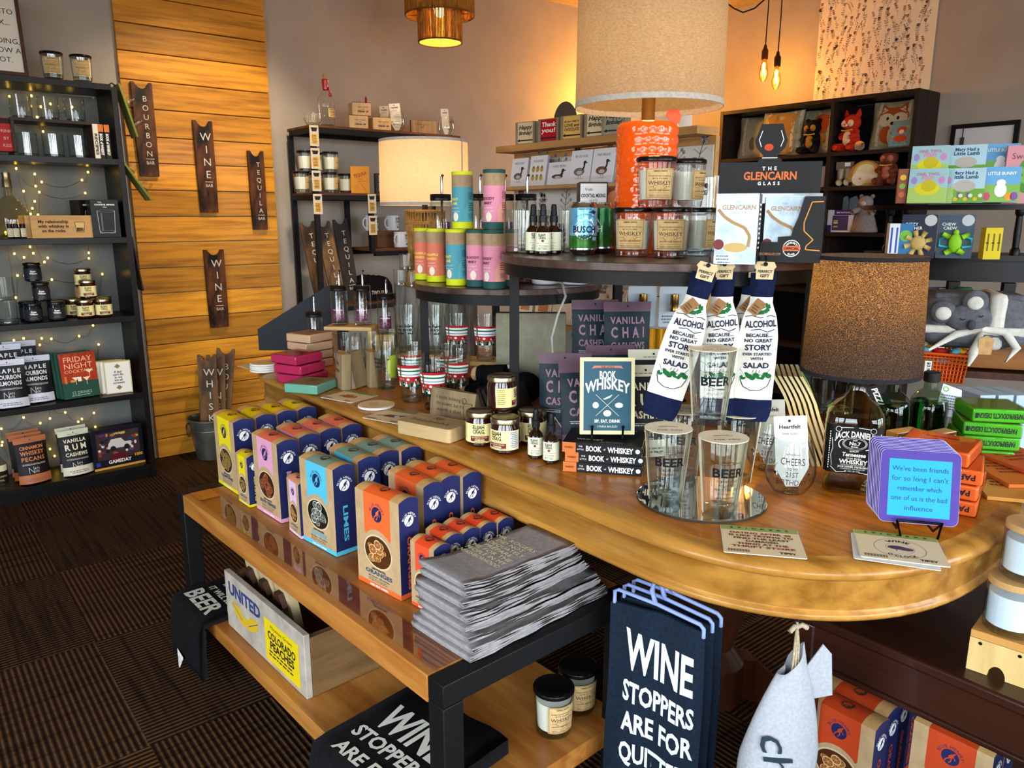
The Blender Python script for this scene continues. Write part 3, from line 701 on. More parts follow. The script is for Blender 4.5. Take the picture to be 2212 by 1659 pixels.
# ---- fruit carton
def horse(b,u,v,r,c1,c2,mp):
    b.disc(u,v,r,c1,mp,.0005,r*1.0,24);k = r
    b.poly([(u-k*.15,v-k*.2),(u+k*.2,v-k*.05),(u+k*.45,v+k*.35),(u+k*.35,v+k*.6),(u+k*.05,v+k*.45),(u-k*.2,v+k*.15)],c2,mp,.0009)
    b.line([(u-k*.15,v-k*.1),(u-k*.5,v-k*.45),(u-k*.55,v-k*.75)],k*.14,c2,mp,.0009);b.line([(u+k*.15,v-k*.05),(u+k*.1,v-k*.5),(u-k*.12,v-k*.72)],k*.13,c2,mp,.0009)
    b.line([(u+k*.1,v+k*.3),(u+k*.5,v+k*.05),(u+k*.55,v-k*.2)],k*.11,c2,mp,.0009);b.line([(u+k*.3,v+k*.5),(u+k*.55,v+k*.72)],k*.16,c2,mp,.0009)
def mk_carton(name,col,topcol,fruit,w=.150,h=.217,d=.060,side_col=None,stripe=None):
    o = root('fruit_carton','carton');b = MB();k = NZ('#b89a72','#ab8c64',30,rough=.7);kt = NZ('#c49a62','#b98d55',30,rough=.6);nv = P('#1d2350',.5);c = P(col,.5);ct = P(topcol,.5);st = P(stripe or col,.5);sc = P(side_col or col,.5)
    n = 8;arch = lambda t:h+.0075*sin(pi*t)
    b.add([(-w/2,-d/2,0),(w/2,-d/2,0),(w/2,-d/2,h),(-w/2,-d/2,h)],[(0,1,2,3)],k)
    b.add([(-w/2,d/2,0),(w/2,d/2,0),(w/2,d/2,h),(-w/2,d/2,h)],[(3,2,1,0)],k)
    b.add([(-w/2,-d/2,0),(w/2,-d/2,0),(w/2,d/2,0),(-w/2,d/2,0)],[(3,2,1,0)],k)
    for s_,m_ in ((1,nv),(-1,nv)):
        pts = [(s_*w/2,-d/2,0)]+[(s_*w/2,-d/2+d*i/n,arch(i/n)) for i in range(n+1)]+[(s_*w/2,d/2,0)];b.add(pts,[tuple(range(len(pts)))],m_)
    for u0,u1,m_ in ((-.5,-.3,kt),(-.3,.3,ct),(.3,.5,kt)):
        v = [(u*w,-d/2+d*i/n,arch(i/n)) for i in range(n+1) for u in (u0,u1)];b.add(v,[(2*i,2*i+1,2*i+3,2*i+2) for i in range(n)],m_,True)
    mf = mfront(-d/2);ez,ex,ezr = .40*h,.30*w,.165*h
    A = [(.3*w,.58*h)]+[(.36*w*cos(a),ez+.235*h*sin(a)) for a in [radians(40+q*10) for q in range(11)]]+[(-.3*w,.58*h)]
    for (u0,v0),(u1,v1) in zip(A,A[1:]):b.poly([(u0,v0),(u1,v1),(u1,h),(u0,h)],c,mf,.0003)
    b.rect(-w/2,0,w/2,h*.05,st,mf);b.text("DRIED FRUIT GARNISH",0,h*.024,.006,WHITE,mf,bold=1,w=w*.42)
    horse(b,0,.80*h,.115*w,nv,c,mf);b.arctext("BLUE HENRY",0,.80*h,.135*w,.06*w,nv,mf,bold=0)
    b.text("DEHYDRATED",0,.205*h,.04*w,INK,mf,bold=1,w=.32*w);b.text(name,0,.165*h,.085*w,P('#2a4668',.6) if col != '#4fb3cf' else P('#5aa6bd',.6),mf,bold=1,w=min(.62*w,.095*w*len(name)))
    b.text("ALL Natural   NO Additives",0,.118*h,.04*w,INK,mf,w=.5*w,shear=.15);b.scribble(0,.085*h,.5*w,2,.018*h,P('#6a5a44',.7),mf)
    for sgn in (1,-1):
        mr = mright(w/2) if sgn > 0 else mleft(-w/2)
        b.rect(-d/2,0,d/2,h*.05,st,mr);horse(b,0,.80*h,.24*d,WHITE,nv,mr);b.arctext("BLUE HENRY",0,.80*h,.28*d,.125*d,WHITE,mr,bold=0)
        b.text(name,0,.36*h,.30*d,sc,mr,.0009,rot=-90,bold=1,w=min(.56*h,.085*h*len(name)))
    def mt(u,v,of):t = (v+d/2)/d;return (u,v,arch(max(0,min(1,t)))+of)
    horse(b,0,0,.22*d,P('#3a2b24',.6),ct,mt);b.arctext("BLUE HENRY",0,0,.26*d,.11*d,P('#3a2b24',.6),mt,bold=0,mid=270,down=True)
    b.build('carton',o)
    q = MB();q.disc(0,ez,ex+.004,P('#cbb68f',.7),mf,.0006,ezr+.004,36);q.disc(0,ez,ex,P(fruit[0],.25,coat=.6),mf,.0009,ezr,36);rn = random.Random(len(name)); 
    for i in range(13):
        a = rn.uniform(0,6.28);rr = rn.uniform(0,.72)**.5;u,v,r = cos(a)*ex*rr*.8,ez+sin(a)*ezr*rr*.8,rn.uniform(.20,.32)*ex;oo = .0010+.00012*i
        b2 = P(fruit[1],.5);q.disc(u,v,r,b2,mf,oo,r*rn.uniform(.6,1.),16);q.disc(u,v,r*.86,P(fruit[2],.3,coat=.5),mf,oo+.00005,r*.7,16)
        for j in range(7):q.line([(u,v),(u+cos(j*.9+a)*r*.78,v+sin(j*.9+a)*r*.62)],r*.05,b2,mf,oo+.00009)
    q.build('window',o);return o
LEM = ('#3a3028','#b9974a','#6e5228');BLO = ('#3a1e16','#a8623a','#6a2e1c');LIM = ('#161a18','#c8cbb8','#262b28');ORA = ('#4a2a14','#d8b078','#8a4e1c')
box_lemon = Kind(lambda:mk_carton('LEMONS','#dcc912','#d9b400',LEM),'lemon cartons on the low bench')
box_blood = Kind(lambda:mk_carton('BLOOD ORANGES','#d795b4','#d9684a',BLO,side_col='#d795b4'),'blood orange cartons on the low bench')
box_lime = Kind(lambda:mk_carton('LIMES','#4fb3cf','#738a78',LIM),'lime cartons on the low bench')
box_orange = Kind(lambda:mk_carton('ORANGES','#e2602c','#dd5a22',ORA,d=.052),'large orange cartons on the low bench')
sm = dict(w=.076,h=.143,d=.044)
box_lemon_s = Kind(lambda:mk_carton('LEMONS','#dcc912','#d9c000',LEM,**sm));box_grape_s = Kind(lambda:mk_carton('GRAPEFRUIT','#dab4d0','#d98a6a',ORA,**sm));box_orange_s = Kind(lambda:mk_carton('ORANGES','#e2502c','#d8431c',ORA,**sm),'small orange cartons on the low bench')
# ---- drinks sticker on a card / coaster / napkin pack
def mk_napkin(side,top,txt=None,w=.125,h=.032,brand=None):
    o = root('napkin_pack','napkins');b = MB();b.box(0,0,h/2,w,w,h,P(side,.7),.004)
    b.rect(-w*.46,-w*.46,w*.46,w*.46,P(top,.6),mtop(h));mt = mtop(h)
    if txt:
        for i,t in enumerate(txt):b.text(t,0,w*.22-i*w*.16,w*.12,P('#7a2a10' if side.startswith('#d') else '#6a2430',.6),mt,bold=1,shear=.2)
    if brand:b.text(brand,0,h*.5,h*.55,INK,mfront(-w/2),bold=1,w=w*.82,rot=180);b.rect(-w*.46,h*.3,-w*.41,h*.7,INK,mfront(-w/2))
    for i in range(5):b.rect(-w*.49,h*(.15+.17*i),w*.49,h*(.15+.17*i)+.0006,P(top,.6),mright(w/2))
    b.build('napkins',o);f = MB();f.box(0,0,h/2+.0006,w+.003,w+.003,h+.0022,glass('#ffffff','film',.55),.004);f.build('film',o);return o
def mk_coaster(txt=True):
    o = root('coaster','coaster');b = MB();b.cyl(0,0,.0004,.0072,.0545,P('#e2dfd8',.5),40,bev=.001);mt = mtop(.0072)
    b.disc(0,0,.0525,P('#d8bf92',.6),mt,.0003,n=40)
    if txt:
        for i,t in enumerate(("hold my","drink","honey")):b.text(t,-.008,.020-i*.013,.011,P('#8a5a4a',.6),mt,shear=.2)
        for i in range(3):b.line([(-.045,-.018-i*.006),(.045,-.012-i*.008)],.0007,P('#8a4a3a',.6),mt,.0006)
    b.build('disc',o);return o
coaster = Kind(mk_coaster,'round white-edged coasters on the long table')
def mk_sticker(draw,w=.135,h=.120,bar='#8d9a52'):
    o = root('sticker_card','sticker');b = MB();b.slab(rrect(w,h,.004),.0004,.0016,P('#e0dcd0',.5));mt = mtop(.0016)
    b.rect(-w/2+.001,-h/2+.001,w/2-.001,h/2-.001,P('#dcc39a',.45),mt);b.rect(-w/2+.001,h/2-.020,w/2-.001,h/2-.001,P(bar,.5),mt,.0006);b.text("STICKERS",0,h/2-.010,.009,P('#2c3016',.5),mt,.001,sp=.6,bold=1,w=w*.75)
    for i in range(22):b.rect(-w*.44+i*.0016,-h/2+.006,-w*.44+i*.0016+(.0005+.0006*((i*7) % 3 == 0)),-h/2+.016,INK,mt,.0008)
    b.text("TIPSY",w*.28,-h/2+.012,.011,INK,mt,bold=1);draw(b,mt,w,h);b.build('card',o);return o
# ================================================================ long oak table
OAK = wood('#93500f','#c57c28','Y',26,.28,.12);OAKE = wood('#84551c','#b27e36','Y',14,.3,.15)
DX,DA,DS0,DS1 = 1.51,.482,.90,2.56
def race(off,n=20,e=2.35):
    p = []
    for i in range(2*n+1):                     # near end
        t = pi+pi*i/(2*n);c_,s_ = cos(t),sin(t)
        p.append((DX+(DA+off)*(abs(c_)**(2/e))*(1 if c_ > 0 else -1),DS0-(.445+off)*(abs(s_)**(2/e))))
    for i in range(2*n+1):
        t = pi*i/(2*n);c_,s_ = cos(t),sin(t);e = 3.5
        p.append((DX+(DA+off)*(abs(c_)**(2/e))*(1 if c_ > 0 else -1),DS1+(.30+off)*(abs(s_)**(2/e))))
    return p
def loft(b,levels,m,cap_top=None,cap_bot=None):
    rings = [race(o) for o,z in levels];n = len(rings[0])
    v = [(x,y,levels[i][1]) for i,r_ in enumerate(rings) for x,y in r_]
    b.add(v,[(i*n+k,i*n+(k+1) % n,(i+1)*n+(k+1) % n,(i+1)*n+k) for i in range(len(levels)-1) for k in range(n)],m,True)
    if cap_top:b.add(v[:n],[tuple(range(n))],cap_top)
    if cap_bot:b.add(v[-n:],[tuple(reversed(range(n)))],cap_bot)
t = thing('dining_table','long oak dining table with rounded ends carrying the bar gifts','table',(0,0,0))
b = MB();loft(b,[(-.030,.74),(-.028,.74),(-.026,.7385),(-.012,.7385),(.004,.735),(.012,.727),(.012,.718),(.004,.711),(-.004,.709)],OAKE,OAK)
dk = P('#2a1508',.6)
for y in (1.25,1.64,2.03):b.box(DX,y,.7399,.82,.0016,.0008,dk)
b.build('tabletop',t)
b = MB();loft(b,[(-.004,.7088),(-.006,.706),(-.006,.655),(-.009,.652),(-.009,.650),(-.003,.646),(-.001,.640),(-.004,.634),(-.03,.634)],OAKE,None,dk);b.build('apron',t)
DKW = wood('#2c1409','#4a2410','Z',12,.35,.3)
for y in (1.05,2.2):
    b = MB();b.lathe([(.0001,.634),(.10,.634),(.09,.60),(.05,.52),(.075,.42),(.085,.33),(.06,.24),(.09,.20),(.09,.10),(.0001,.10)],DKW,28,DX,y);o = b.build('pedestal',t)
    for a in (30,150,210,330):
        b = MB();b.X = T(DX,y,0) @ R(a);b.prism([(.05,.20),(.12,.19),(.20,.11),(.30,.055),(.36,.05),(.37,.02),(.35,.001),(.28,.002),(.18,.05),(.05,.10)],-.028,.028,DKW);b.build('foot',t)
# ================================================================ low bench
BW = wood('#8f531e','#b67a38','Y',12,.35,.15);BE = wood('#a8722f','#caa05c','Y',10,.42);BM = P('#0d0d0d',.5,0)
bo = (.662,.995);brot = 2.6
bt = thing('display_bench','low bench with black steel end frames, wooden top and lower shelf','bench',(bo[0],bo[1],0),brot)
BWd,BL,BZ = .52,1.31,.50
MB().box(BWd/2,BL/2,BZ-.0285,BWd,BL-.094,.055,BW,.003).build('top_board',bt)
MB().box(BWd/2-.01,BL/2,.165,BWd+.02,BL-.02,.045,BW,.003).build('lower_shelf',bt)
for y in (.0225,BL-.0225):
    fo = MB().box(BWd/2,y,BZ-.0225,BWd,.045,.045,BM,.002).build('end_rail',bt)
    for x in (.0225,BWd-.0225):
        lo_ = MB().box(x,y,(BZ-.046)/2+.006,.045,.045,BZ-.058,BM,.002).build('leg',bt)
        MB().cyl(x,y,.0005,.013,.016,P('#9a9a9a',.3,.8),16).build('foot_pad',lo_)
MB().box(.05,BL/2,BZ+.0002,.06,BL-.1,.0012,glass('#fff6ea','strip',1.6)).build('clear_strip',bt)
def BP(x,y,z): 
    a = radians(brot);return (bo[0]+x*cos(a)-y*sin(a),bo[1]+x*sin(a)+y*cos(a),z)
# ---- cartons in four rows; fronts face the aisle
zb = BZ+.0008
def row(kind,cells,names,w=.155,d=.060,z=zb):
    for (x,yr,dr),nm in zip(cells,names):kind(nm,(x+d/2,yr+w/2,z),-90+dr)
row(box_lemon,[(.728,2.150,2),(.802,2.160,0),(.866,2.162,1),(.936,2.168,0)],["yellow lemon carton at the front of its row, its window in view","yellow lemon carton second in its row on the bench","yellow lemon carton third in its row on the bench","yellow lemon carton at the back, touching the long table"],.150)
row(box_blood,[(.738,1.868,3),(.812,1.885,0),(.878,1.897,1),(.946,1.900,0)],["pink blood orange carton at the front of its row, window in view","blood orange carton second in its row on the bench","blood orange carton third in its row on the bench","blood orange carton at the back, nearest the long table"],.150)
row(box_lime,[(.752,1.588,6),(.836,1.604,0),(.898,1.618,0),(.960,1.608,0)],["pale blue limes carton at the front, dried lime slices in its window","limes carton second in its row, top greenish","limes carton third in its row on the bench","limes carton at the back, beside the edge of the long table"],.150)
OD = .050
row(box_orange,[(.752,1.305,8),(.856,1.352,0),(.909,1.362,0),(.962,1.352,0)],["big orange carton standing foremost, dried orange slices in its window","large orange carton second from the front of its row","large orange carton third from the front of its row","large orange carton at the back against the long table"],.150)
row(box_orange_s,[(.781,1.205,6),(.834,1.232,0),(.880,1.234,0),(.926,1.235,0),(.972,1.232,0)],["small orange carton foremost, half hidden by the folded shirts","small orange carton second from the front behind the shirts","small orange carton third from the front behind the shirts","small orange carton fourth in its row behind the shirts","small orange carton at the back of its row by the long table"],.076,.045)
box_lemon_s("small yellow lemon carton standing before the lemon row",(.716+.024,2.069,zb),-88);box_grape_s("small lilac grapefruit carton squeezed between blood oranges and limes",(.738+.024,1.775,zb),-92)
# ---- folded shirts
TE = NZ('#85807f','#969090',90,rough=.95,bump=.25,spec=.1);TB = TE
def mk_shirt(seed,L=.385,W=.165,th=.0165,layers=3,txt=False,curl=0.0):
    o = root('folded_shirt','shirt');rn = random.Random(seed);b = MB();n = 14;m = 10;g = th/layers
    ph = rn.uniform(0,6)
    def zw(x,y):return .0009*sin(14*x+ph)+.0007*sin(22*y+2*ph)+curl*max(0,(x-.22))**2*1.2+curl*.35*max(0,.07-x)**1.0
    # one sheet folded back and forth: path in the xz plane
    path = []
    for k in range(layers):
        xs = [L*i/n for i in range(n+1)]
        if k % 2:xs = xs[::-1]
        z = g*(k+.5)
        path += [(x,z) for x in xs]
        if k < layers-1:
            xe = xs[-1];sg = 1 if xe > L/2 else -1
            path += [(xe+sg*g*.45,z+g*.25),(xe+sg*g*.45,z+g*.75)]
    t_ = g*.36
    def ring(y):
        up = [];dn = []
        for i,(x,z) in enumerate(path):
            a = path[max(0,i-1)];c = path[min(len(path)-1,i+1)];dx,dz = c[0]-a[0],c[1]-a[1];l = sqrt(dx*dx+dz*dz) or 1;nx,nz = -dz/l,dx/l
            q = zw(x,y);up.append((x+nx*t_,y,z+nz*t_+q));dn.append((x-nx*t_,y,z-nz*t_+q))
        return up+dn[::-1]
    ys = [-W/2+W*j/m+0 for j in range(m+1)];R_ = [ring(y) for y in ys];k = len(R_[0])
    for r_ in (R_[0],R_[-1]):
        j = rn.uniform(-.004,.004)
        for i in range(k):r_[i] = (r_[i][0],r_[i][1]+j*sin(i*.4+ph)+.002*sin(i*1.7),r_[i][2])
    v = [p for r_ in R_ for p in r_]
    f = [(j*k+i,j*k+(i+1) % k,(j+1)*k+(i+1) % k,(j+1)*k+i) for j in range(m) for i in range(k)]
    h = k//2
    f += [(e*k+i,e*k+i+1,e*k+k-2-i,e*k+k-1-i) for e in (0,m) for i in range(h-1)]
    b.add(v,f,TE,True)
    if txt:
        lt = P('#e8d9a4',.8)
        top = th*(1-.5/layers)+t_
        def mp(u,vv,of):x,y = .150+vv,-u;return (x,y*1.0,top+zw(x,y)+of+.0008)
        for i,s_ in enumerate(("MR. ROGERS","DID NOT","ADEQUATELY","PREPARE","ME FOR THE","PEOPLE IN MY","NEIGHBORHOOD")):b.text(s_,-.012,.052-i*.0165,.0165,lt,mp,w=min(.118,.0115*len(s_)),shear=.0)
    b.build('cloth',o);return o
base = at(740,1,.5);zt = zb
names = ["bottom","second","third","fourth","fifth","sixth","seventh","eighth","topmost"]
rn = random.Random(11)
for i in range(9):
    s_ = mk_shirt(20+i,L=.385-.0112*i-rn.uniform(0,.006),W=.150-.002*i+(.03 if i < 2 else 0),th=.0138,layers=3,txt=(i == 8),curl=.03+.055*i)
    lab = "topmost folded grey shirt, showing its cream lettering" if i == 8 else "%s grey shirt from below in the folded stack on the bench" % names[i] if i else "bottom grey shirt of the folded stack on the bench"
    tag(s_,lab,'shirt','folded shirts on the bench');s_.location = (.735+rn.uniform(-.008,.006),1.105+rn.uniform(-.005,.005),zt);s_.rotation_euler = (0,0,radians(4+rn.uniform(-2,2)));zt += .0160
# ================================================================ lower shelf of the bench
zs = .1885
KR = wood('#5a4022','#7a5a34','Y',10,.7)
cr = thing('wooden_crate','old wooden advertising crate with printed airline and peach labels on the bench shelf','crate',(.800,1.78,zs),90+brot)
# local x runs along the bench (away = +), front (printed side) faces the aisle = +Y local after rot 90
L_,D_,Hc = .46,.33,.165
pb = MB();pm = NZ('#b3a796','#94887a',14,rough=.8);mpb = mback(D_/2)
pb.box(0,D_/2-.008,Hc/2,L_,.016,Hc,pm,.002)
bl = P('#24356e',.6);pb.text("UNITED",-.105,.125,.05,bl,mpb,bold=1,w=.20)
ye = P('#c8a21c',.6)
for s_ in (-1,1):pb.poly([(-.105,.055),(-.105+s_*.03,.085),(-.105+s_*.085,.090),(-.105+s_*.07,.060),(-.105+s_*.02,.040)],ye,mpb);pb.line([(-.105+s_*.02,.055),(-.105+s_*.08,.085)],.002,bl,mpb,.0008)
pb.disc(-.105,.058,.014,ye,mpb,.0006)
pb.rect(.015,.012,.20,.128,P('#d7b90c',.6),mpb);pb.text("Mountain Grown",.108,.113,.013,INK,mpb,shear=.3,w=.12);pb.text("COLORADO",.108,.088,.03,INK,mpb,bold=1,w=.15);pb.text("PEACHES",.108,.062,.03,INK,mpb,bold=1,w=.13);pb.scribble(.108,.040,.15,2,.010,INK,mpb)
pb.build('printed_side',cr)
MB().box(0,-D_/2+.008,Hc/2,L_,.016,Hc,KR,.002).build('back_side',cr)
for s_ in (-1,1):MB().box(s_*(L_/2-.01),0,Hc/2-.006,.020,D_-.033,Hc-.012,KR,.002).build('end_panel',cr)
MB().box(0,0,.006,L_-.042,D_-.034,.010,KR).build('bottom',cr)
def mk_opener():
    o = root('bottle_opener_block','bottle opener');w_ = wood('#a08a62','#c0aa80','Z',10,.6)
    MB().prism(rrect(.075,.17,.012,4,0,.085),-.011,.011,w_).build('board',o)
    b = MB();b.prism([(-.024,.115),(-.012,.15),(.012,.15),(.024,.115),(.018,.10),(-.018,.10)],-.026,-.0125,P('#4a2f22',.5,.5));b.prism([(-.028,.075),(-.022,.112),(.022,.112),(.028,.075)],-.030,-.0265,P('#4a2f22',.5,.5));b.text("OPEN HERE",0,.093,.008,P('#2c1a12',.6),mfront(-.030),bold=1);b.build('opener',o);return o
mo = Kind(mk_opener,'wooden bottle openers standing in the crate')
a = radians(brot)
for i,(dy,l) in enumerate(((.135,"wall bottle opener block nearest the left end of the crate"),(.045,"middle wall bottle opener block in the crate"),(-.045,"wall bottle opener block right of the others in the crate"))):
    mo(l,(.716-dy*sin(a),1.80+dy,zs+.035),-90+brot,R(9,'X'))
# black printed shirts hanging over the shelf
BLK = NZ('#0e0d0e','#161415',80,rough=.95,spec=.1)
def mk_drape(txts,W=.22,run=.22,drop=.16,th=.02):
    o = root('black_shirt','shirt');b = MB();n = 10
    # profile in yz: flat run on the shelf, then over the edge
    prof = [(run,th),(run*.5,th),(.02,th),(-.012,th-.004),(-.024,-.012),(-.028,-.06),(-.030,-drop*.8),(-.030,-drop)]
    v = []; 
    for j in range(n+1):
        x = -W/2+W*j/n
        for (y,z) in prof:v.append((x,y-.003*sin(j*1.3),z+(.002*sin(j*.9) if z > 0 else 0)-(.012*abs(x/W) if z < -.1 else 0)))
        for (y,z) in reversed(prof):v.append((x,y+(.018 if z < .0 else 0),z-(th-.001 if z >= th-.0041 else 0)+(0 if z >= 0 else 0)))
    k = 2*len(prof);f = [(j*k+i,j*k+(i+1) % k,(j+1)*k+(i+1) % k,(j+1)*k+i) for j in range(n) for i in range(k)]
    f += [tuple(range(k)),tuple(n*k+i for i in reversed(range(k)))]
    b.add(v,f,BLK,True);wt = P('#cfc9ba',.8)
    def mp(u,vv,of):
        # vv > 0 on the flat top, below 0 down the front
        return (u,max(-.012,vv-.012) if vv > 0 else -.026-.0045*min(1,-vv/.05),th+of+.0032 if vv > .006 else (th-.004 if vv > 0 else vv*1.0+th-.03)) if vv > 0 else (u,-.0325-of-.003,vv+.012)
    for t_,z,sz,wd in txts:b.text(t_,0,z,sz,wt,mp,bold=1,w=wd)
    b.build('cloth',o);return o
s1 = mk_drape((("IN BEER",.135,.030,.12),("IT WILL BE",.095,.026,.14),("BEER",.045,.075,.17)),.23,.24,.15)
tag(s1,"black shirt lettered BEER hanging off the left end of the bench shelf",'shirt');s1.location = (.570,2.135,zs+.001);s1.rotation_euler = (0,0,radians(-90+brot))
g_ = MB();g_.X = T(-.05,-.034,-.165) @ R(20,'Y');g_.prism([(-.022,.03),(.025,.035),(.0,-.035)],-.001,.0,P('#e8e2d8',.7));g_.ring(0,.005,.009,.0105,P('#8a2a2a',.6),mfront(-.001));g_.build('hang_tag',s1)
s2 = mk_drape((("WINE",.16,.11,.20),("STOPPERS",.085,.05,.22),("ARE FOR",.03,.045,.20)),.30,.27,.10,.035)
tag(s2,"black shirt with white wine lettering folded behind the front bench leg",'shirt');s2.location = (.606,1.212,zs+.001);s2.rotation_euler = (0,0,radians(-90+brot+5))
whiskey_candle("whiskey candle nearest the edge of the bench's lower shelf",at(1195,1575,zs),FC+25);whiskey_candle("whiskey candle on the lower bench shelf behind the other one",at(1247,1527,zs),FC+25)
# ================================================================ round nested stands
RW = wood('#33231d','#55403a','X',10,.32,.2)
def stand(label,cx,cy,R_,zt_,legs,bars,z0=.74):
    o = thing('round_stand',label,'stand',(cx,cy,z0));h = zt_-z0
    MB().lathe([(.0001,h-.018),(R_-.002,h-.018),(R_,h-.016),(R_,h-.002),(R_-.002,h),(.0001,h)],RW,72).build('top',o)
    MB().lathe([(R_-.012,h-.046),(R_-.008,h-.046),(R_-.008,h-.0185),(R_-.014,h-.0185),(R_-.014,h-.046),(R_-.012,h-.046)],BM,72).build('rim_band',o)
    pts = []
    for a_ in legs:
        x,y = (R_-.032)*cos(radians(a_)),(R_-.032)*sin(radians(a_));pts.append((x,y))
        b = MB();b.X = T(x,y,0) @ R(a_);b.box(0,0,(h-.02)/2,.024,.024,h-.021,BM,.001);b.build('leg',o)
    for i,j in bars:
        (x0,y0),(x1,y1) = pts[i],pts[j];L = sqrt((x1-x0)**2+(y1-y0)**2);b = MB();b.X = T((x0+x1)/2,(y0+y1)/2,.012) @ R(math.degrees(atan2(y1-y0,x1-x0)));b.box(0,0,0,L-.024,.020,.020,BM);b.build('foot_bar',o)
    return o
BC = (1.512,1.252);BZR = 1.207;LC = (1.52,1.872);LZ = 1.10
stand('tall round stand with dark wood top carrying the orange lamp',BC[0],BC[1],.40,BZR,(142,-43,60),((0,2),(2,1)))
stand('lower round stand with dark wood top carrying tube canisters',LC[0],LC[1],.293,LZ,(150,-28,60),((0,2),(2,1)))
# ================================================================ goods on the long table
ZT = .7405
def AT(px,py,z=ZT):return at(px,py,z)
# mirror with pint glasses
mc = (AT(1514,1078)[0],AT(1514,1078)[1]);m = thing('round_mirror','round mirror lying on the table under the beer pint glasses','mirror',(mc[0],mc[1],ZT))
MB().cyl(0,0,.0003,.004,.128,P('#2a2a2a',.4),64).build('backing',m)
MB().lathe([(.0001,.0052),(.1262,.0052),(.1275,.0042),(.0001,.0042)],P('#e8ecee',.02,1),64).build('mirror_glass',m)
zm = ZT+.0056
beer_pint("beer pint glass at the front left of the mirror",AT(1437,1082,zm),FC-4);beer_pint("beer pint glass at the front right of the mirror, nearest the stickers",AT(1553,1108,zm),FC+3)
pl,pr_ = AT(1480,1036,zm),AT(1590,1050,zm)
beer_pint("beer pint glass at the back left of the mirror, beside the cashew pouch",AT(1472,1030,zm),FC-14);beer_pint("beer pint glass at the back right of the mirror, its topper turned round",AT(1588,1040,zm),FC+170)
ps = [AT(1437,1082,zm),AT(1553,1108,zm),AT(1472,1030,zm),AT(1588,1040,zm)]
cxm,cym = sum(p[0] for p in ps)/4,sum(p[1] for p in ps)/4
beer_pint("beer pint glass stacked on top of the other four",(cxm-.008,cym-.016,zm+.1515),FC)
# stemless glasses
def mk_stemless(pap=True):
    o = root('stemless_glass','glass');h = .118
    pr = [(.0001,.0006),(.018,.0006),(.032,.006),(.046,.026),(.0505,.048),(.048,.075),(.041,.100),(.0365,h-.001),(.0358,h),(.0350,h-.001),(.0397,.099),(.0466,.075),(.0490,.048),(.0445,.027),(.031,.009),(.0001,.0055)]
    MB().lathe(pr,GL1,40).build('bowl',o)
    def mp(u,v,of):
        r = .0505*sqrt(max(.05,1-((v-.048)/.075)**2*.62));a = u/.050;return ((r+of)*sin(a),-(r+of)*cos(a),v)
    b = MB();b.text("CHEERS",0,.081,.020,INK,mp,w=.050);b.text("TO MY",0,.066,.008,INK,mp,w=.020);b.text("21ST",0,.055,.015,INK,mp,w=.024);b.text("BIRTHDAY",0,.039,.016,INK,mp,w=.060);b.text("(AGAIN)",0,.0255,.011,INK,mp,w=.032)
    for z in (.094,.016):b.line([(-.016,z),(.016,z)],.0007,INK,mp);[b.line([(-.013+i*.006,z),(-.016+i*.006,z+.003)],.0006,INK,mp) for i in range(6)];[b.line([(-.013+i*.006,z),(-.016+i*.006,z-.003)],.0006,INK,mp) for i in range(6)]
    for u in (-.034,.034):b.disc(u,.055,.003,INK,mp,n=8);b.line([(u,.07),(u+.004,.076)],.0008,INK,mp)
    b.build('print',o)
    b = MB();cw = NZ('#dfe0dc','#d3d4d0',20,rough=.7);b.X = T(.006,.006,.012) @ R(-6,'Y');b.prism([(-.012,.0),(.012,.0),(.034,.040),(.034,.150),(-.030,.150),(-.030,.04)],-.0006,.0006,cw)
    mp2 = mfront(-.0006);b.text("Heartfelt",0,.128,.0115,P('#4a4640',.7),mp2,bold=1);b.text("WINE GLASS",0,.113,.006,P('#6a6660',.7),mp2,w=.030);b.disc(.0,.140,.003,INK,mp2,n=8);b.build('paper_insert',o);return o
stemless = Kind(mk_stemless,'stemless birthday glasses')
stemless("stemless birthday glass standing nearer, with a paper insert",AT(1703,1064),FC-16);stemless("stemless birthday glass behind, with a taller paper insert",AT(1658,1016),FC-24)
# whiskey bottle lamp
jp = AT(1832,1052);jl = thing('bottle_lamp','square whiskey bottle lamp with a dark woven shade','lamp',jp,FC-20)
b = MB();gb = glass('#f8edc4','bottle',1.4);q = rrect(.108,.108,.022,5)
lv = [(.90,.001),(.985,.006),(1,.03),(1,.150),(.96,.166),(.80,.182),(.50,.196),(.36,.206),(.31,.216),(.33,.226),(.305,.245)]
n = len(q);vv = []
for i,(s_,z) in enumerate(lv):
    mixr = 0 if s_ > .9 else min(1,(.96-s_)/.55)
    for x,y in q:
        a = atan2(y,x);rx,ry = .054*cos(a),.054*sin(a);vv.append(((x*(1-mixr)+rx*mixr)*s_,(y*(1-mixr)+ry*mixr)*s_,z))
b.add(vv,[(i*n+k,i*n+(k+1) % n,(i+1)*n+(k+1) % n,(i+1)*n+k) for i in range(len(lv)-1) for k in range(n)],gb,True);b.add(vv[:n],[tuple(reversed(range(n)))],gb)
b.build('bottle',jl)
lq = MB();q2 = rrect(.100,.100,.020,5);lq.slab(q2,.006,.012,CLEARB);lq.build('thick_base',jl)
b = MB();kb = P('#0d0d0e',.5);mf = mfront(-.0545);ql = rrect(.1088,.1088,.022,6);ql = [p for p in ql if p[1] < .030];ql.sort(key=lambda p:atan2(p[0],-p[1]))
b.add([(x,y,z) for z in (.046,.146) for x,y in ql],[(i,i+1,len(ql)+i+1,len(ql)+i) for i in range(len(ql)-1)],kb,True)
wt = P('#e6e2d8',.5)
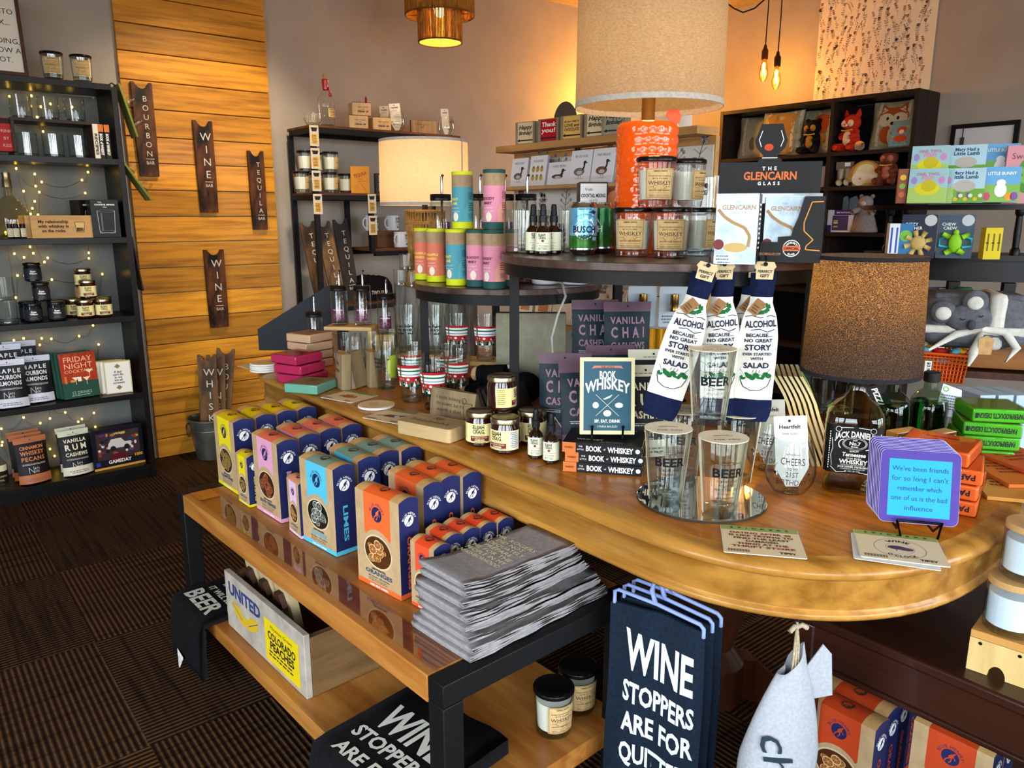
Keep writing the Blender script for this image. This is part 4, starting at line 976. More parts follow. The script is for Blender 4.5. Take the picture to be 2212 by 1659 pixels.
mq = mfront(-.0553);b.arctext("JACK DANIEL'S",0,.065,.066,.0165,wt,mq,bold=1,k=1.0) if 0 else b.text("JACK DANIEL'S",0,.130,.0175,wt,mq,bold=1,w=.074,warp=lambda x,y:(x,y*(1+.0*x)-x*x*4.2))
b.ring(0,.1105,.020,.0212,wt,mq,.0008,28,.52);b.ring(0,.1105,.0225,.0232,wt,mq,.0008,28,.58);b.text("OLD",0,.1175,.0042,wt,mq,bold=1);b.text("No.7",0,.1108,.0100,wt,mq,bold=1);b.text("BRAND",0,.1038,.0040,wt,mq,bold=1)
for s_ in (-1,1):b.ring(s_*.021,.1085,.008,.0098,wt,mq,.0008,12,1.1,-90 if s_ > 0 else 90,60 if s_ > 0 else 240)
b.text("QUALITY",0,.0945,.0042,wt,mq,bold=1);b.text("Tennessee",0,.0875,.0115,wt,mq,bold=1,w=.044,shear=.1);b.text("SOUR MASH",0,.0795,.0042,wt,mq,bold=1,sp=.15);b.text("WHISKEY",0,.0725,.0125,wt,mq,bold=1,w=.052);b.text("DISTILLED AND BOTTLED BY",0,.0655,.0035,wt,mq);b.text("JACK DANIEL DISTILLERY",0,.0615,.0048,wt,mq,bold=1,w=.056);b.text("LYNCHBURG, TENNESSEE, USA",0,.0570,.0033,wt,mq);b.text("40% ALC. BY VOL.",0,.0525,.0040,wt,mq)
for s_ in (-1,1):
    b.line([(s_*.040,.062),(s_*.043,.085),(s_*.040,.100),(s_*.043,.120)],.0009,wt,mq);b.line([(s_*.042,.060),(s_*.030,.0485),(s_*.012,.051)],.0011,wt,mq);b.ring(s_*.032,.139,.005,.0058,wt,mq,.0008,12);b.line([(s_*.028,.142),(s_*.005,.1435)],.001,wt,mq)
    for i in range(16):b.rect(s_*.0465-.0008,.056+i*.005,s_*.0465+.0008,.059+i*.005,wt,mq)
b.build('label',jl)
b = MB().lathe([(.0195,.222),(.0195,.244),(.0165,.262),(.0150,.285),(.0001,.285)],P('#0d0d0f',.22),28);mp = mcyl(.0175);b.text("OLD",0,.248,.004,wt,mp,.0022,bold=1);b.text("No.7",0,.241,.009,wt,mp,.0022,bold=1);b.text("BRAND",0,.2335,.004,wt,mp,.0024,bold=1);b.build('neck_collar',jl)
MB().cyl(0,0,.2855,.38,.006,P('#3a2c1a',.3,1),14).build('stem',jl)
sb0,sh = .247,.228
b = MB();b.lathe([(.114,sb0),(.1035,sb0+sh)],shade_cloth('#3a3432','#141316',.12,260,True),72);o = b.build('lamp_shade',jl)
bk = NZ('#17161a','#201e22',90,rough=.9)
for r_,z in ((.1142,sb0),(.1037,sb0+sh)):tr = MB().lathe([(r_+.0007,z-.001),(r_+.0002,z+.007),(r_-.0015,z+.007),(r_-.0012,z-.001),(r_+.0007,z-.001)],bk,64);tr.build('trim_band',o)
MB().ball(0,0,.41,.022,.022,.03,glow('#ffd9a0',12)).build('bulb',jl)
light('lamp_light','POINT',(jp[0],jp[1],jp[2]+.425),6,WARM,.03)
# leaning green-backed paperbacks
for i in range(6):
    p = AT(1742+i*4,985-i*0,ZT);o = root('paperback','book');b = MB();gcol = P('#5f8f1c' if 1 else '#fff',.5);pg = P('#e3d3a2',.8)
    path = [(-.012*sin(pi*.5*(j/10))*1.8+.045*(j/10)**2*0-.05*(j/10)+(-.035*max(0,j/10-.7)**1.5*3),.205*j/10) for j in range(11)]
    v = []
    for (dx,z) in path: 
        for (yy,tt) in ((-.075,-.0035),(.075,-.0035),(.075,.0035),(-.075,.0035)):v.append((dx+tt,yy,z))
    f = [(j*4+k,j*4+(k+1) % 4,(j+1)*4+(k+1) % 4,(j+1)*4+k) for j in range(10) for k in range(4)]
    b.add(v,[q for q in f],pg,False);b.add(v[-4:],[(0,1,2,3)],pg)
    if i == 5:
        v2 = [(dx+.0037,yy,z) for dx,z in path for yy in (-.075,.075)];b.add(v2,[(2*j,2*j+1,2*j+3,2*j+2) for j in range(10)],gcol)
        def mp(u,vv_,of):j = max(0,min(9.99,vv_/.205*10));k = int(j);fx = path[k][0]+(path[k+1][0]-path[k][0])*(j-k);return (fx+.0040+of,u,vv_)
        for z,t in ((.17,"DRINKS"),(.13,"for the"),(.09,"GARDEN")):b.text(t,0,z,.030,P('#c9d98a',.5),mp,bold=1)
    b.build('pages',o);tag(o,"curled paperback with green cover facing the bottle lamp" if i == 5 else "%s curled paperback leaning left of the bottle lamp" % ("outermost","second","third","fourth","fifth")[i],'book','curled paperbacks by the bottle lamp');o.location = (p[0]-.004+i*.0045,p[1]-.006*i,ZT);o.rotation_euler = (0,0,radians(FC-16))
# bottles of green soap with tags
def mk_green(txt):
    o = root('green_bottle','bottle')
    MB().lathe([(.0001,.001),(.040,.001),(.046,.008),(.047,.10),(.043,.128),(.030,.150),(.017,.162),(.0155,.185),(.0001,.185)],glass('#cfe0cd','greenish',1.),32).build('bottle',o)
    MB().lathe([(.0001,.004),(.040,.004),(.0445,.010),(.0455,.10),(.0425,.124),(.0001,.126)],solid_glass('#1f7a1c'),32).build('liquid',o)
    MB().cyl(0,0,.183,.213,.0195,P('#121213',.45),28,bev=.002).build('cap',o)
    b = MB();b.X = T(-.02 if txt else .035,-.03,.085) @ R(-18 if txt else 12,'Y') @ R(-22,'X')
    if txt:b.prism(rrect(.05,.10,.008,3,0,.05),-.0006,.0006,P('#171619',.5));b.text("PIZZAZZ",0,.05,.02,WHITE,mfront(-.0006),rot=-90,bold=1,w=.085)
    else:b.prism([(-.035,.0),(.035,.0),(.03,.085),(-.02,.095)],-.0006,.0006,P('#d3dbe6',.5));b.scribble(0,.06,.05,6,.008,P('#55606a',.6),mfront(-.0006));b.ring(-.012,.08,.005,.008,P('#4f8a2a',.6),mfront(-.0006))
    b.build('hang_tag',o);return o
g1 = mk_green(True);tag(g1,'green liquid bottle with a black hang tag beside the bottle lamp','bottle');g1.scale = g2s = (.98,.98,.84);g1.location = AT(1918,958);g1.rotation_euler = (0,0,radians(FC-5))
g2 = mk_green(False);tag(g2,'green liquid bottle with a pale hang tag behind the wooden blocks','bottle');g2.scale = g2s;g2.location = AT(1997,952);g2.rotation_euler = (0,0,radians(FC))
# wooden quote blocks
def mk_quote():
    o = root('quote_block','sign');b = MB();b.box(0,0,.050,.074,.030,.100,wood('#b08850','#cfa76a','Z',9,.5),.002);b.box(0,-.0153,.050,.070,.0006,.096,P('#3a2216',.6))
    for i,t in enumerate(("EVER FEEL LIKE","YOUR GLASS","IS TOO","SMALL")):b.text(t,0,.086-i*.0215,.017,P('#d8b98a',.6),mfront(-.0156),bold=1,w=.066)
    b.build('block',o);return o
quote = Kind(mk_quote,'wooden quote blocks');quote("wooden quote block nearer the bottle lamp",AT(1942,1022),FC+24);quote("wooden quote block nearer the green napkins",AT(2018,1026),FC+26)
# napkins: green stack, orange stack, pink stack, beige stack
z = ZT
GN = Kind(lambda:mk_napkin('#3f9a12','#7f9a3c',None,.118,.0305,"PAPERPRODUCTS DESIGN"),'green napkin packs')
for i,l in enumerate(("bottom pack of the green napkin stack","second pack of the green napkin stack","third pack of the green napkin stack","top pack of the green napkin stack, patterned face up")):
    p = (AT(2116,975)[0],AT(2116,975)[1]);GN(l,(p[0]+.004*(i % 2)-.045,p[1]-.005*i-.01,z),FC-16+(0,3,-2,5)[i]);z += .0332
z = ZT
ON = Kind(lambda:mk_napkin('#dd5a1a','#e2661c',("not drunk","just","thirsty"),.128,.0284,"PAPER DESIGN"),'orange napkin packs')
for i,l in enumerate(("bottom pack of the orange napkin stack","second pack of the orange napkin stack","third pack of the orange napkin stack","top pack of the orange napkin stack, turned askew")):
    p = AT(2014,1082);ON(l,(p[0]+.012+.004*(i % 2),p[1]-.012+(.018 if i == 3 else 0),z),(-74,-77,-71,-80)[i]);z += .0310
# orange notebooks flat
for i in range(3):
    p = AT(2165-6*i,1018+14*i);b = MB();b.box(0,0,.004,.13,.17,.0075,P(('#c9562a','#d6702f','#d89a4a')[i],.5));b.scribble(0,.05,.09,4,.02,P('#8a3316',.6),mtop(.0078),h=.008,seed=i);o = b.build('notebook',None,(p[0]+.05-.03*i,p[1]-.02-.004*i,ZT+.0),FC+12-14*i);o.location.z = ZT+.009*(2-i)
    tag(o,("rust coloured notebook on top under the green napkins","orange notebook in the middle beside the orange napkins","yellow orange notebook lowest, beside the white candles")[i],'notebook')
# purple coasters on a wire easel
ea = AT(1972,1146);el = thing('wire_easel','small black wire easel holding the purple coasters','easel',ea,FC-14);wm = P('#0e0e0f',.35,.6)
for s_ in (-1,1):MB().tube([(s_*.030,-.040,.003),(s_*.036,-.034,.030),(s_*.030,-.010,.006),(s_*.030,.085,.003),(s_*.020,.055,.115)],.0023,wm,7).build('wire_side',el)
MB().tube([(-.036,-.034,.030),(.036,-.034,.030)],.0023,wm,7).build('wire_rail',el)
def mk_sq(first):
    o = root('square_coaster','coaster');b = MB();b.prism(rrect(.130,.130,.011,4,0,.065),-.0016,.0016,P('#46307c',.5),P('#3f2a80',.45));b.prism(rrect(.131,.131,.011,4,0,.065),-.0011,.0010,P('#b9b3c8',.5))
    mq = mfront(-.0016);b.rect(-.051,.012,.051,.114,P('#0e8fc0',.45),mq)
    for i,t in enumerate(("We've been friends","for so long I can't","remember which","one of us is the bad","influence")):b.text(t,0,.0975-i*.0175,.0125,P('#1a3f6a',.6),mq,w=min(.092,.0052*len(t)))
    b.build('coaster',o);return o
sq = Kind(lambda:mk_sq(1),'square purple coasters on the easel')
ox,oy = cos(radians(FC-14)),sin(radians(FC-14));fx,fy = -oy,ox
for i in range(9):
    k = i;sq("front purple coaster with the blue friends verse" if i == 0 else "%s purple coaster behind the blue-faced one on the easel" % ("","second","third","fourth","fifth","sixth","seventh","eighth","last")[i],(ea[0]+fx*(-.020+.0043*k)-ox*.0018*k,ea[1]+fy*(-.020+.0043*k)-oy*.0018*k,ea[2]+.0215+.0016*k),FC-14,R(-12,'X'))
# sticker cards
def d_dating(b,mp,w,h):
    rd = P('#8a2a1c',.6)
    for i,(t,c,s_) in enumerate((("DATING AFTER 40",rd,.105),("IS LIKE TRYING TO",P('#5a2a1c',.6),.11),("FIND THE LEAST",P('#5a2a1c',.6),.095),("DAMAGED",P('#5a2a1c',.6),.055),("THING AT THE",P('#5a2a1c',.6),.085),("THRIFT STORE",rd,.105))):b.text(t,0,.028-i*.0118,.011,c,mp,.001,bold=1,w=s_)
def d_wine(b,mp,w,h):
    b.ring(0,-.008,.040,.0406,INK,mp,.0008,40);b.ring(0,-.008,.022,.0224,INK,mp,.0008,30);b.arctext("WINE",0,-.008,.026,.012,INK,mp,bold=1);b.arctext("O'CLOCK",0,-.008,.0375,.011,INK,mp,bold=1,mid=-90,down=True)
    b.disc(-.004,-.006,.015,P('#4a3040',.5),mp,.0008,.008);b.disc(.010,-.010,.011,P('#5a3a4c',.5),mp,.0010,.007);b.line([(-.006,-.012),(-.007,-.022)],.0012,P('#5a3a4c',.5),mp,.0009)
def d_orange(b,mp,w,h):
    b.disc(0,-.006,.020,P('#a0521c',.5),mp,.0008,.014);b.ring(0,-.006,.019,.0205,P('#4a2a14',.5),mp,.001,24,.72);b.arctext("BEST EVER CRAFT",0,-.006,.024,.012,P('#3a2014',.5),mp,bold=1,k=.75)
def d_duck(b,mp,w,h):
    b.poly([(-.035,-.012),(-.02,.005),(.01,.008),(.034,.022),(.026,.0),(.010,-.016),(-.02,-.018)],P('#5a3a22',.5),mp,.0008);b.disc(.012,-.004,.008,P('#d8d8d4',.5),mp,.001);b.line([(-.03,-.012),(-.048,-.02)],.004,INK,mp,.001)
for dr,l,p,r_ in ((d_dating,'sticker card with red thrift store joke near the table edge',AT(1645,1170),FC-12),(d_wine,"sticker card with a round wine o'clock print",AT(1942,1185),FC-18),(d_orange,'sticker card with an orange slice print',AT(755,857),FC-34),(d_duck,'sticker card with a duck print beside the wood block',AT(852,900),FC-32)):
    tag(mk_sticker(dr),l,'sticker');s_ = ALL[-1];s_.location = p;s_.rotation_euler = (0,0,radians(r_))
b = MB();b.slab(rrect(.13,.115,.004),.0004,.0014,P('#d5d0c6',.5));s_ = b.build('sticker_card',None,(AT(1930,1190)[0],AT(1930,1190)[1],ZT-.0004),FC-21);tag(s_,"blank underside card peeking out below the wine o'clock sticker",'sticker')
for q in ALL:
    if q.name.startswith('sticker_card') and "wine o'clock print" in q['label']:q.location.z += .0014
# books of whiskey
def d_spine_book(w_,h_,d_):pass
WB = P('#131416',.45);OB = P('#c26a30',.5)
def mk_flatbook():
    o = root('whiskey_book','book');L,D,H_ = .175,.120,.0225;b = MB()
    MB().box(0,.002,H_/2,L-.006,D-.008,H_-.0052,P('#e6e2d6',.8)).build('pages',o)
    for z in (.0012,H_-.0012):b.box(0,0,z,L,D,.0024,WB);b.box(0,.0003,z,L-.0004,D,.0016,P('#b8963c',.4)) if 0 else None
    b.box(0,-D/2+.0011,H_/2,L,.0022,H_-.0049,WB);b.box(0,D/2+.0003,H_-.0012,L,.0006,.0022,P('#c9a84e',.4));b.box(0,D/2+.0003,.0012,L,.0006,.0022,P('#c9a84e',.4))
    for sx in (-1,1):
        for z in (H_-.0012,.0012):b.box(sx*(L/2+.0003),0,z,.0006,D,.0022,P('#c9a84e',.4))
    mq = mfront(-D/2);b.rect(-L/2,0,-L/2+.030,H_,OB,mq);b.text("WHISKEY",-L/2+.015,H_/2,.006,P('#5a2a10',.5),mq,bold=1,w=.02)
    b.text("THE",-.047,H_*.66,.005,WHITE,mq);b.text("LITTLE",-.047,H_*.36,.005,WHITE,mq);b.text("BOOK",-.018,H_/2,.017,WHITE,mq,bold=1,w=.034);b.text("of",.006,H_/2,.006,WHITE,mq);b.text("WHISKEY",.041,H_/2,.017,WHITE,mq,bold=1,w=.055);b.disc(.0785,H_/2,.005,WHITE,mq)
    mt = mtop(H_);b.text("WHISKEY",-.03,-.03,.014,P('#b9b4a8',.5),mt,bold=1);b.text("SIP, EAT, DRINK",.02,-.045,.007,P('#b9b4a8',.5),mt);b.build('cover',o);return o
fb = Kind(mk_flatbook,'flat whiskey books on the table')
bp_ = AT(1302,1012);bp_ = (bp_[0]+.020,bp_[1]+.012)
for i,l in enumerate(("bottom black whiskey book of the flat pile","middle black whiskey book of the flat pile","top black whiskey book under the wire easel")):fb(l,(bp_[0]+(.0,.004,-.002)[i],bp_[1],ZT+.0228*i),FC-13+(0,1.5,-1)[i])
ze = ZT+.0228*3+.0004
el2 = thing('wire_easel','small black wire easel on the pile of black books','easel',(bp_[0],bp_[1],ze),FC-2)
for s_ in (-1,1):
    so = MB().tube([(s_*.034,-.033,.001),(s_*.034,-.036,.03)],.0026,wm,7).tube([(s_*.034,-.033,.003),(s_*.030,.06,.003),(s_*.02,.045,.10)],.0023,wm,7).build('wire_side',el2);MB().ball(s_*.034,-.036,.032,.004,.004,.004,wm,10,6).build('ball_tip',so)
def d_whiskey(b,mp,w,h):
    bl = P('#2c5566',.5);b.rect(-w*.435,h*.05,w*.435,h*.95,bl,mp);wt = P('#e6e2d2',.5)
    b.poly([(-.035,h*.855),(-.030,h*.895),(.030,h*.895),(.035,h*.855),(.026,h*.865),(-.026,h*.865)],P('#c97a68',.5),mp,.0007);b.text("THE LITTLE",0,h*.878,.006,P('#7a3a30',.5),mp,.0012,bold=1)
    b.text("BOOK",0,h*.775,.025,wt,mp,bold=1,w=.036);b.text("OF",0,h*.715,.006,wt,mp);b.text("WHISKEY",0,h*.625,.034,wt,mp,bold=1,w=w*.80,warp=lambda x,y:(x,y+.007-x*x*5));b.line([(-.026,h*.52),(.026,h*.24)],.0008,wt,mp,.0007);b.line([(.026,h*.52),(-.026,h*.24)],.0008,wt,mp,.0007)
    b.disc(-.026,h*.38,.007,wt,mp,.0008);b.disc(.026,h*.38,.009,wt,mp,.0008,.006);b.disc(0,h*.275,.009,wt,mp,.0008,.007);b.poly([(-.010,h*.46),(.0,h*.49),(.012,h*.52),(.006,h*.48),(-.004,h*.455)],wt,mp,.0008)
    b.text("SIP, EAT, DRINK",0,h*.175,.0095,wt,mp,w=.058,bold=1);b.text("LYNDA BALSLEV",0,h*.105,.006,wt,mp,w=.046)
bk = mk_book(.122,.172,.016,'#e3d6a4',d_whiskey,P('#d2b04c',.4));tag(bk,'upright blue-fronted whiskey book on the wire easel','book');bk.location = (bp_[0]-fx*.0-.010,bp_[1]-.012,ze+.010);bk.rotation_euler = (Matrix.Rotation(radians(FC-1),3,'Z') @ R(-11,'X').to_3x3()).to_euler()
# cherry jars and bitters
cherry_jar("cherry jar at the left front of the jar group, label facing out",AT(1038,958),FC-5);cherry_jar("cherry jar at the centre front, turned to its fine print",AT(1092,974),FC-38);cherry_jar("cherry jar at the right, partly behind the dropper bottles",AT(1149,956),FC+4)
jz = ZT+.0875;pj = AT(1110,930)
cherry_jar("cherry jar at the back carrying part of the upper jar",AT(1086,945),FC);cherry_jar("cherry jar stacked on top, printed back label showing",(AT(1084,958)[0]+.004,AT(1084,958)[1]+.004,jz),FC+74)
dropper("dropper bottle on the table, left of the pair by the jars",AT(1157,988),FC-8);dropper("dropper bottle on the table, right of the pair, nearest the books",AT(1190,999),FC-18)
# cashew pouches behind
def PZ(px,dist,z=ZT):p = onD(px,z,dist);return p
for k_,l,px,d,z,r_,ti in ((chai_pouch,"chai pouch in front at the left, beside the stand leg",1225,1.90,ZT,FC-3,8),(chai_pouch,"chai pouch overlapping the leftmost one, behind the standing book",1280,1.79,ZT,FC+14,14),(chai_pouch,"dark chai pouch behind, only its top showing above the book",1330,2.02,ZT,FC+6,10),(chai_pouch,"chai pouch in the raised back row, left",1290,2.18,ZT+.105,FC+4,4),(chai_pouch,"chai pouch in the raised back row, right",1362,2.13,ZT+.105,FC+6,4)):
    k_(l,PZ(px,d,z+.004),r_,R(-ti*.6,'X'))
rum_pouch("cream-topped rum pouch behind the standing book, right",PZ(1410,1.76),FC+3,R(-6,'X'));rum_pouch("cream-topped rum pouch at the very back behind the socks",PZ(1425,1.98,ZT+.0),FC+3,R(-4,'X'))
b = MB();b.box(0,0,.063,.30,.09,.080,P('#1a1715',.6),.002);o = b.build('riser_box',None,PZ(1325,2.16,ZT),FC+5);tag(o,'dark riser block under the back row of chai pouches','riser')
# left end: coasters, napkins, blocks
z = ZT
for i,l in enumerate(("bottom white coaster of the stack at the far left","second white coaster of the stack at the far left","third white coaster of the stack at the far left","top coaster of the white stack at the far left")):p = AT(573,800);coaster(l,(p[0]+.002*(i % 2),p[1],z),20*i);z += .0077
coaster("single round coaster beside the duck sticker",AT(813,878),FC+20)
b = MB();b.slab([(-.05,-.04),(.06,-.03),(.05,.05),(-.045,.04)],.0003,.0018,P('#cfc9a8',.6));o = b.build('paper_card',None,AT(548,790),10);tag(o,'pale card lying under the white coaster stack','card')
def stack(kind,labs,px,py,rots,dz,sh=(0,0)):
    z = ZT;p = AT(px,py)
    for i,l in enumerate(labs):kind(l,(p[0]+sh[0]*i,p[1]+sh[1]*i,z),rots[i]);z += dz
BN = Kind(lambda:mk_napkin('#c9a482','#c8a888',("hot","mess"),.120,.030),'beige napkin packs');PN = Kind(lambda:mk_napkin('#a81f4c','#b8304c',("sip sip","hooray","it's 5"),.122,.030),'pink napkin packs')
stack(BN,("bottom beige napkin pack behind the pink ones","second beige napkin pack behind the pink ones","third beige napkin pack behind the pink ones","top beige napkin pack with a dark picture"),672,790,(FC-38,FC-36,FC-40,FC-30),.0327)
stack(PN,("bottom pink napkin pack, sticking out to the right","middle pink napkin pack","top pink napkin pack, red-topped"),655,822,(FC-25,FC-28,FC-32),.0327,(-.004,.012))
gn = mk_napkin('#5f9a86','#86955a',("mint","julep"),.122,.030);tag(gn,'green and teal napkin pack in front of the pink stack','napkins');gn.location = AT(672,842);gn.rotation_euler = (0,0,radians(FC-18))
SB = wood('#6f5c44','#9a8562','Z',9,.65)
def slabblock(name,label,w,h,t,p,rot,tilt,txt=None,m=SB,shotglass=False,top='#c49a4a'):
    o = root(name,'sign');b = MB();b.prism([(-w/2,0),(w/2,0),(w/2*.98,h*.5),(w/2,h),(w*.1,h*.985),(-w/2,h*.99),(-w/2*1.02,h*.4)],-t/2,t/2,m);b.rect(-w/2+.001,-t/2+.001,w/2-.001,t/2-.001,wood(top,'#a87c34','X',8,.6),mtop(h*.99),.0008)
    if txt:
        for i,s_ in enumerate(txt):b.text(s_,-.01,h*.72-i*h*.2,h*.17,P('#4a3826',.7),mfront(-t/2),w=min(w*.62,len(s_)*h*.085))
    b.build('block',o);tag(o,label,'sign');o.location = p;o.rotation_euler = (Matrix.Rotation(radians(rot),3,'Z') @ tilt.to_3x3()).to_euler();return o
slabblock('shot_block','grey wood slab block on edge, left of the pair by the napkins',.075,.118,.030,AT(741,838),FC-62,R(-3,'X'),("Sip","Happens"));slabblock('shot_block','grey wood slab block leaning right, beside the left slab',.075,.122,.030,AT(775,836),FC+66,R(-12,'X'));slabblock('shot_block','grey wood slab block half hidden behind the where drink beer glass',.07,.120,.026,AT(801,833),FC-66,R(-3,'X'))
sb = slabblock('wood_sign','upright wooden sign about drinking beside the cherry jars',.165,.085,.024,AT(981,908),FC-38,R(-8,'X'),("I doubt drinking is","the answer, but it's","worth a shot."))
o = MB();o.prism([(.045,.012),(.066,.012),(.072,.055),(.040,.055)],-.0128,-.0122,P('#8d7653',.7));o.line([(.046,.012),(.040,.055),(.072,.055),(.066,.012),(.046,.012)],.0016,P('#4a3826',.7),mfront(-.0130));o.ring(.042,.06,.007,.0085,P('#4a3826',.7),mfront(-.0130));o.build('drawn_glass',sb)
fl = root('wood_block','sign');b = MB();b.X = T(0,0,.036) @ R(-90,'X');b.prism(rrect(.178,.095,.010,3,0,0),-.0,.035,wood('#9c8258','#c2a577','X',7,.6));b.X = ID;b.text("Sip",-.0,.024,.03,P('#6a4c2c',.7),mtop(.0362),shear=.2);b.text("happens",-.005,-.008,.03,P('#6a4c2c',.7),mtop(.0362),sp=.15,shear=.2);b.build('block',fl);tag(fl,'thick wooden block lying flat beside the duck sticker','sign');fl.location = AT(938,938);fl.rotation_euler = (0,0,radians(FC-34))
# pint glasses, left half of the table
stripe_pint("striped pint glass at the front of the five on the table",AT(939,883),FC-12);stripe_pint("striped pint glass left of the front one, by the round coaster",AT(889,866),FC-8)
stripe_pint("striped pint glass on the table nearest the black plush toy",AT(989,858),FC-10);stripe_pint("striped pint glass in the middle of the table group, behind the front one",AT(966,842),FC);stripe_pint("striped pint glass behind at the left of the table group",AT(893,838),FC)
where_pint("pint glass printed where drink beer, green flower behind",AT(836,838),FC-8)
flower_pint("leaf-painted pint glass behind the two slab blocks, left",AT(747,808),FC);flower_pint("leaf-painted pint glass right behind the leaning slab block",AT(767,822),FC+20);flower_pint("leaf-painted pint glass beside the napkins' far side, right of the others",AT(806,806),FC-20);flower_pint("leaf-painted pint glass at the back under the tall pints",AT(845,800),FC-20)
PB = wood('#c29a60','#d8b37c','X',8,.5)
def riser(label,p,w,d,h,rot,name='wooden_riser'):
    o = thing(name,label,'riser',p,rot);MB().box(0,0,h-.007,w,d,.014,PB,.001).build('top_board',o)
    for s_ in (-1,1):MB().prism([(-d/2,0),(-.018,0),(-.016,h*.3),(0,h*.42),(.016,h*.3),(.018,0),(d/2,0),(d/2,h-.0145),(-d/2,h-.0145)],-.007,.007,PB).build('side_board',o);kids(o)[-1].rotation_euler = (0,0,pi/2);kids(o)[-1].location = (s_*(w/2-.008),0,0)
    return o
rp1 = AT(1022,828);riser('pale wooden riser under the raised striped pints',(rp1[0],rp1[1],ZT),.20,.105,.085,FC-10)
zr = ZT+.0855
def rel(p,dx,dy,z,r_):c_,s_ = cos(radians(r_)),sin(radians(r_));return (p[0]+dx*c_-dy*s_,p[1]+dx*s_+dy*c_,z)
stripe_pint("raised striped pint glass on the riser, left",rel(rp1,-.052,-.002,zr,FC-10),FC-8);stripe_pint("raised striped pint glass on the riser, right",rel(rp1,.045,-.004,zr,FC-10),FC-8)
rp2 = AT(912,812);riser('pale wooden riser under the tall drinking line pints',(rp2[0],rp2[1],ZT),.19,.10,.085,FC-4)
line_pint("tall raised pint glass with drinking line, left",rel(rp2,-.048,0,zr,FC-4),FC-8);line_pint("tall raised pint glass with drinking line, right",rel(rp2,.048,0,zr,FC-4),FC-8)
# straw tumblers on a riser at the back
rp3 = AT(763,775);riser('pale wooden riser carrying two straw tumblers',(rp3[0],rp3[1],ZT),.19,.11,.135,FC-6);zr3 = ZT+.1355
straw_tumbler("raised straw tumbler with purple insert, left",rel(rp3,-.047,0,zr3,FC-6),FC);straw_tumbler("raised straw tumbler with purple insert, right",rel(rp3,.047,0,zr3,FC-6),FC);straw_tumbler("straw tumbler half hidden beside the log, its straw showing",rel(rp3,.140,.0,zr3-.03,FC-6),FC);straw_tumbler("straw tumbler standing low at the left of the riser",rel(rp3,-.155,.01,ZT+.03,FC-6),FC+80)
MB();b = MB().box(0,0,.0145,.10,.09,.029,PB,.001);o = b.build('wooden_riser',None,rel(rp3,-.155,.01,ZT,FC-6),FC-6);tag(o,'low block under the leftmost straw tumbler','riser');b = MB().box(0,0,.052,.075,.075,.104,PB,.001);o = b.build('wooden_riser',None,rel(rp3,.140,.0,ZT,FC-6),FC-6);tag(o,'tall block under the straw tumbler beside the log','riser')
# black plush toy lying between jars and pints
PLB = NZ('#0b0a0b','#17161a',200,rough=1,bump=1.0,spec=.05);TAN = NZ('#b08a5c','#c8a678',120,rough=1,bump=.6)
pp = AT(1040,872);pt = thing('plush_toy','black plush toy lying on its back behind the cherry jars, tan soles out','plush toy',(pp[0],pp[1],ZT),FC-30)
MB().ball(.04,.06,.052,.075,.06,.050,PLB,20,14).build('body',pt)
MB().ball(.115,.07,.05,.05,.047,.047,PLB,18,12).build('head',pt)
for i,(x,y,z) in enumerate(((-.035,.0,.028),(-.015,.035,.085))):
    lg = MB().tube([(.05,y+.02,z*.7+.02),(x,y,z)],[.038,.027],PLB,14).ball(x,y,z,.03,.027,.028,PLB,14,10).build('leg',pt);MB().ball(x-.021,y-.008,z,.013,.022,.022,TAN,12,8).build('sole',lg)
# tall grey book box, dark frames, red book behind the stand legs
o = MB().box(0,0,.13,.22,.040,.26,NZ('#8a8570','#7d7866',40,rough=.8),.002);o.rect(-.085,.06,-.04,.095,WHITE,mfront(-.020));[o.rect(-.08+i*.0024,.064,-.0788+i*.0024,.085,INK,mfront(-.020),.0008) for i in range(14)]
o = o.build('grey_box',None,PZ(1148,2.41),FC-2);tag(o,'large grey green box with a barcode label behind the striped pints','box')
for i in range(4):
    p = PZ(1128,2.04);p = (p[0]-.319*.017*i,p[1]+.948*.017*i,p[2]);b = MB();b.prism(rrect(.15,.11,.002,1,0,.055),-.005,.005,P('#1d1716',.4),P('#2a2322',.3));o = b.build('dark_picture',None);tag(o,"%s dark frame leaning behind the stand leg" % ("front","second","third","back")[i],'frame','dark frames leaning in a row');o.location = p;o.rotation_euler = (Matrix.Rotation(radians(FC+58),3,'Z') @ R(-24,'X').to_3x3()).to_euler()
bk = mk_book(.10,.15,.03,P('#7a1410',.4),None,name='red_book');tag(bk,'red book standing behind the stand leg, left of the chai pouches','book');bk.location = PZ(1232,2.28);bk.rotation_euler = (0,0,radians(FC+4))
# lamp cord of the orange lamp
pts = [atD(1195,575,1.95),atD(1183,590,2.02),atD(1190,602,2.05),atD(1215,612,2.12),atD(1222,640,2.15),atD(1205,680,2.17),atD(1192,730,2.19),atD(1196,785,2.2),atD(1200,815,2.2)]
tag(MB().tube(pts,.0035,P('#b9b5ac',.4),8).build('lamp_cord'),'white lamp cord dropping between the two round stands','cord')
# ================================================================ goods on the tall round stand
ZB = BZR+.0006
def UP(px,dist):return onD(px,ZB,dist)
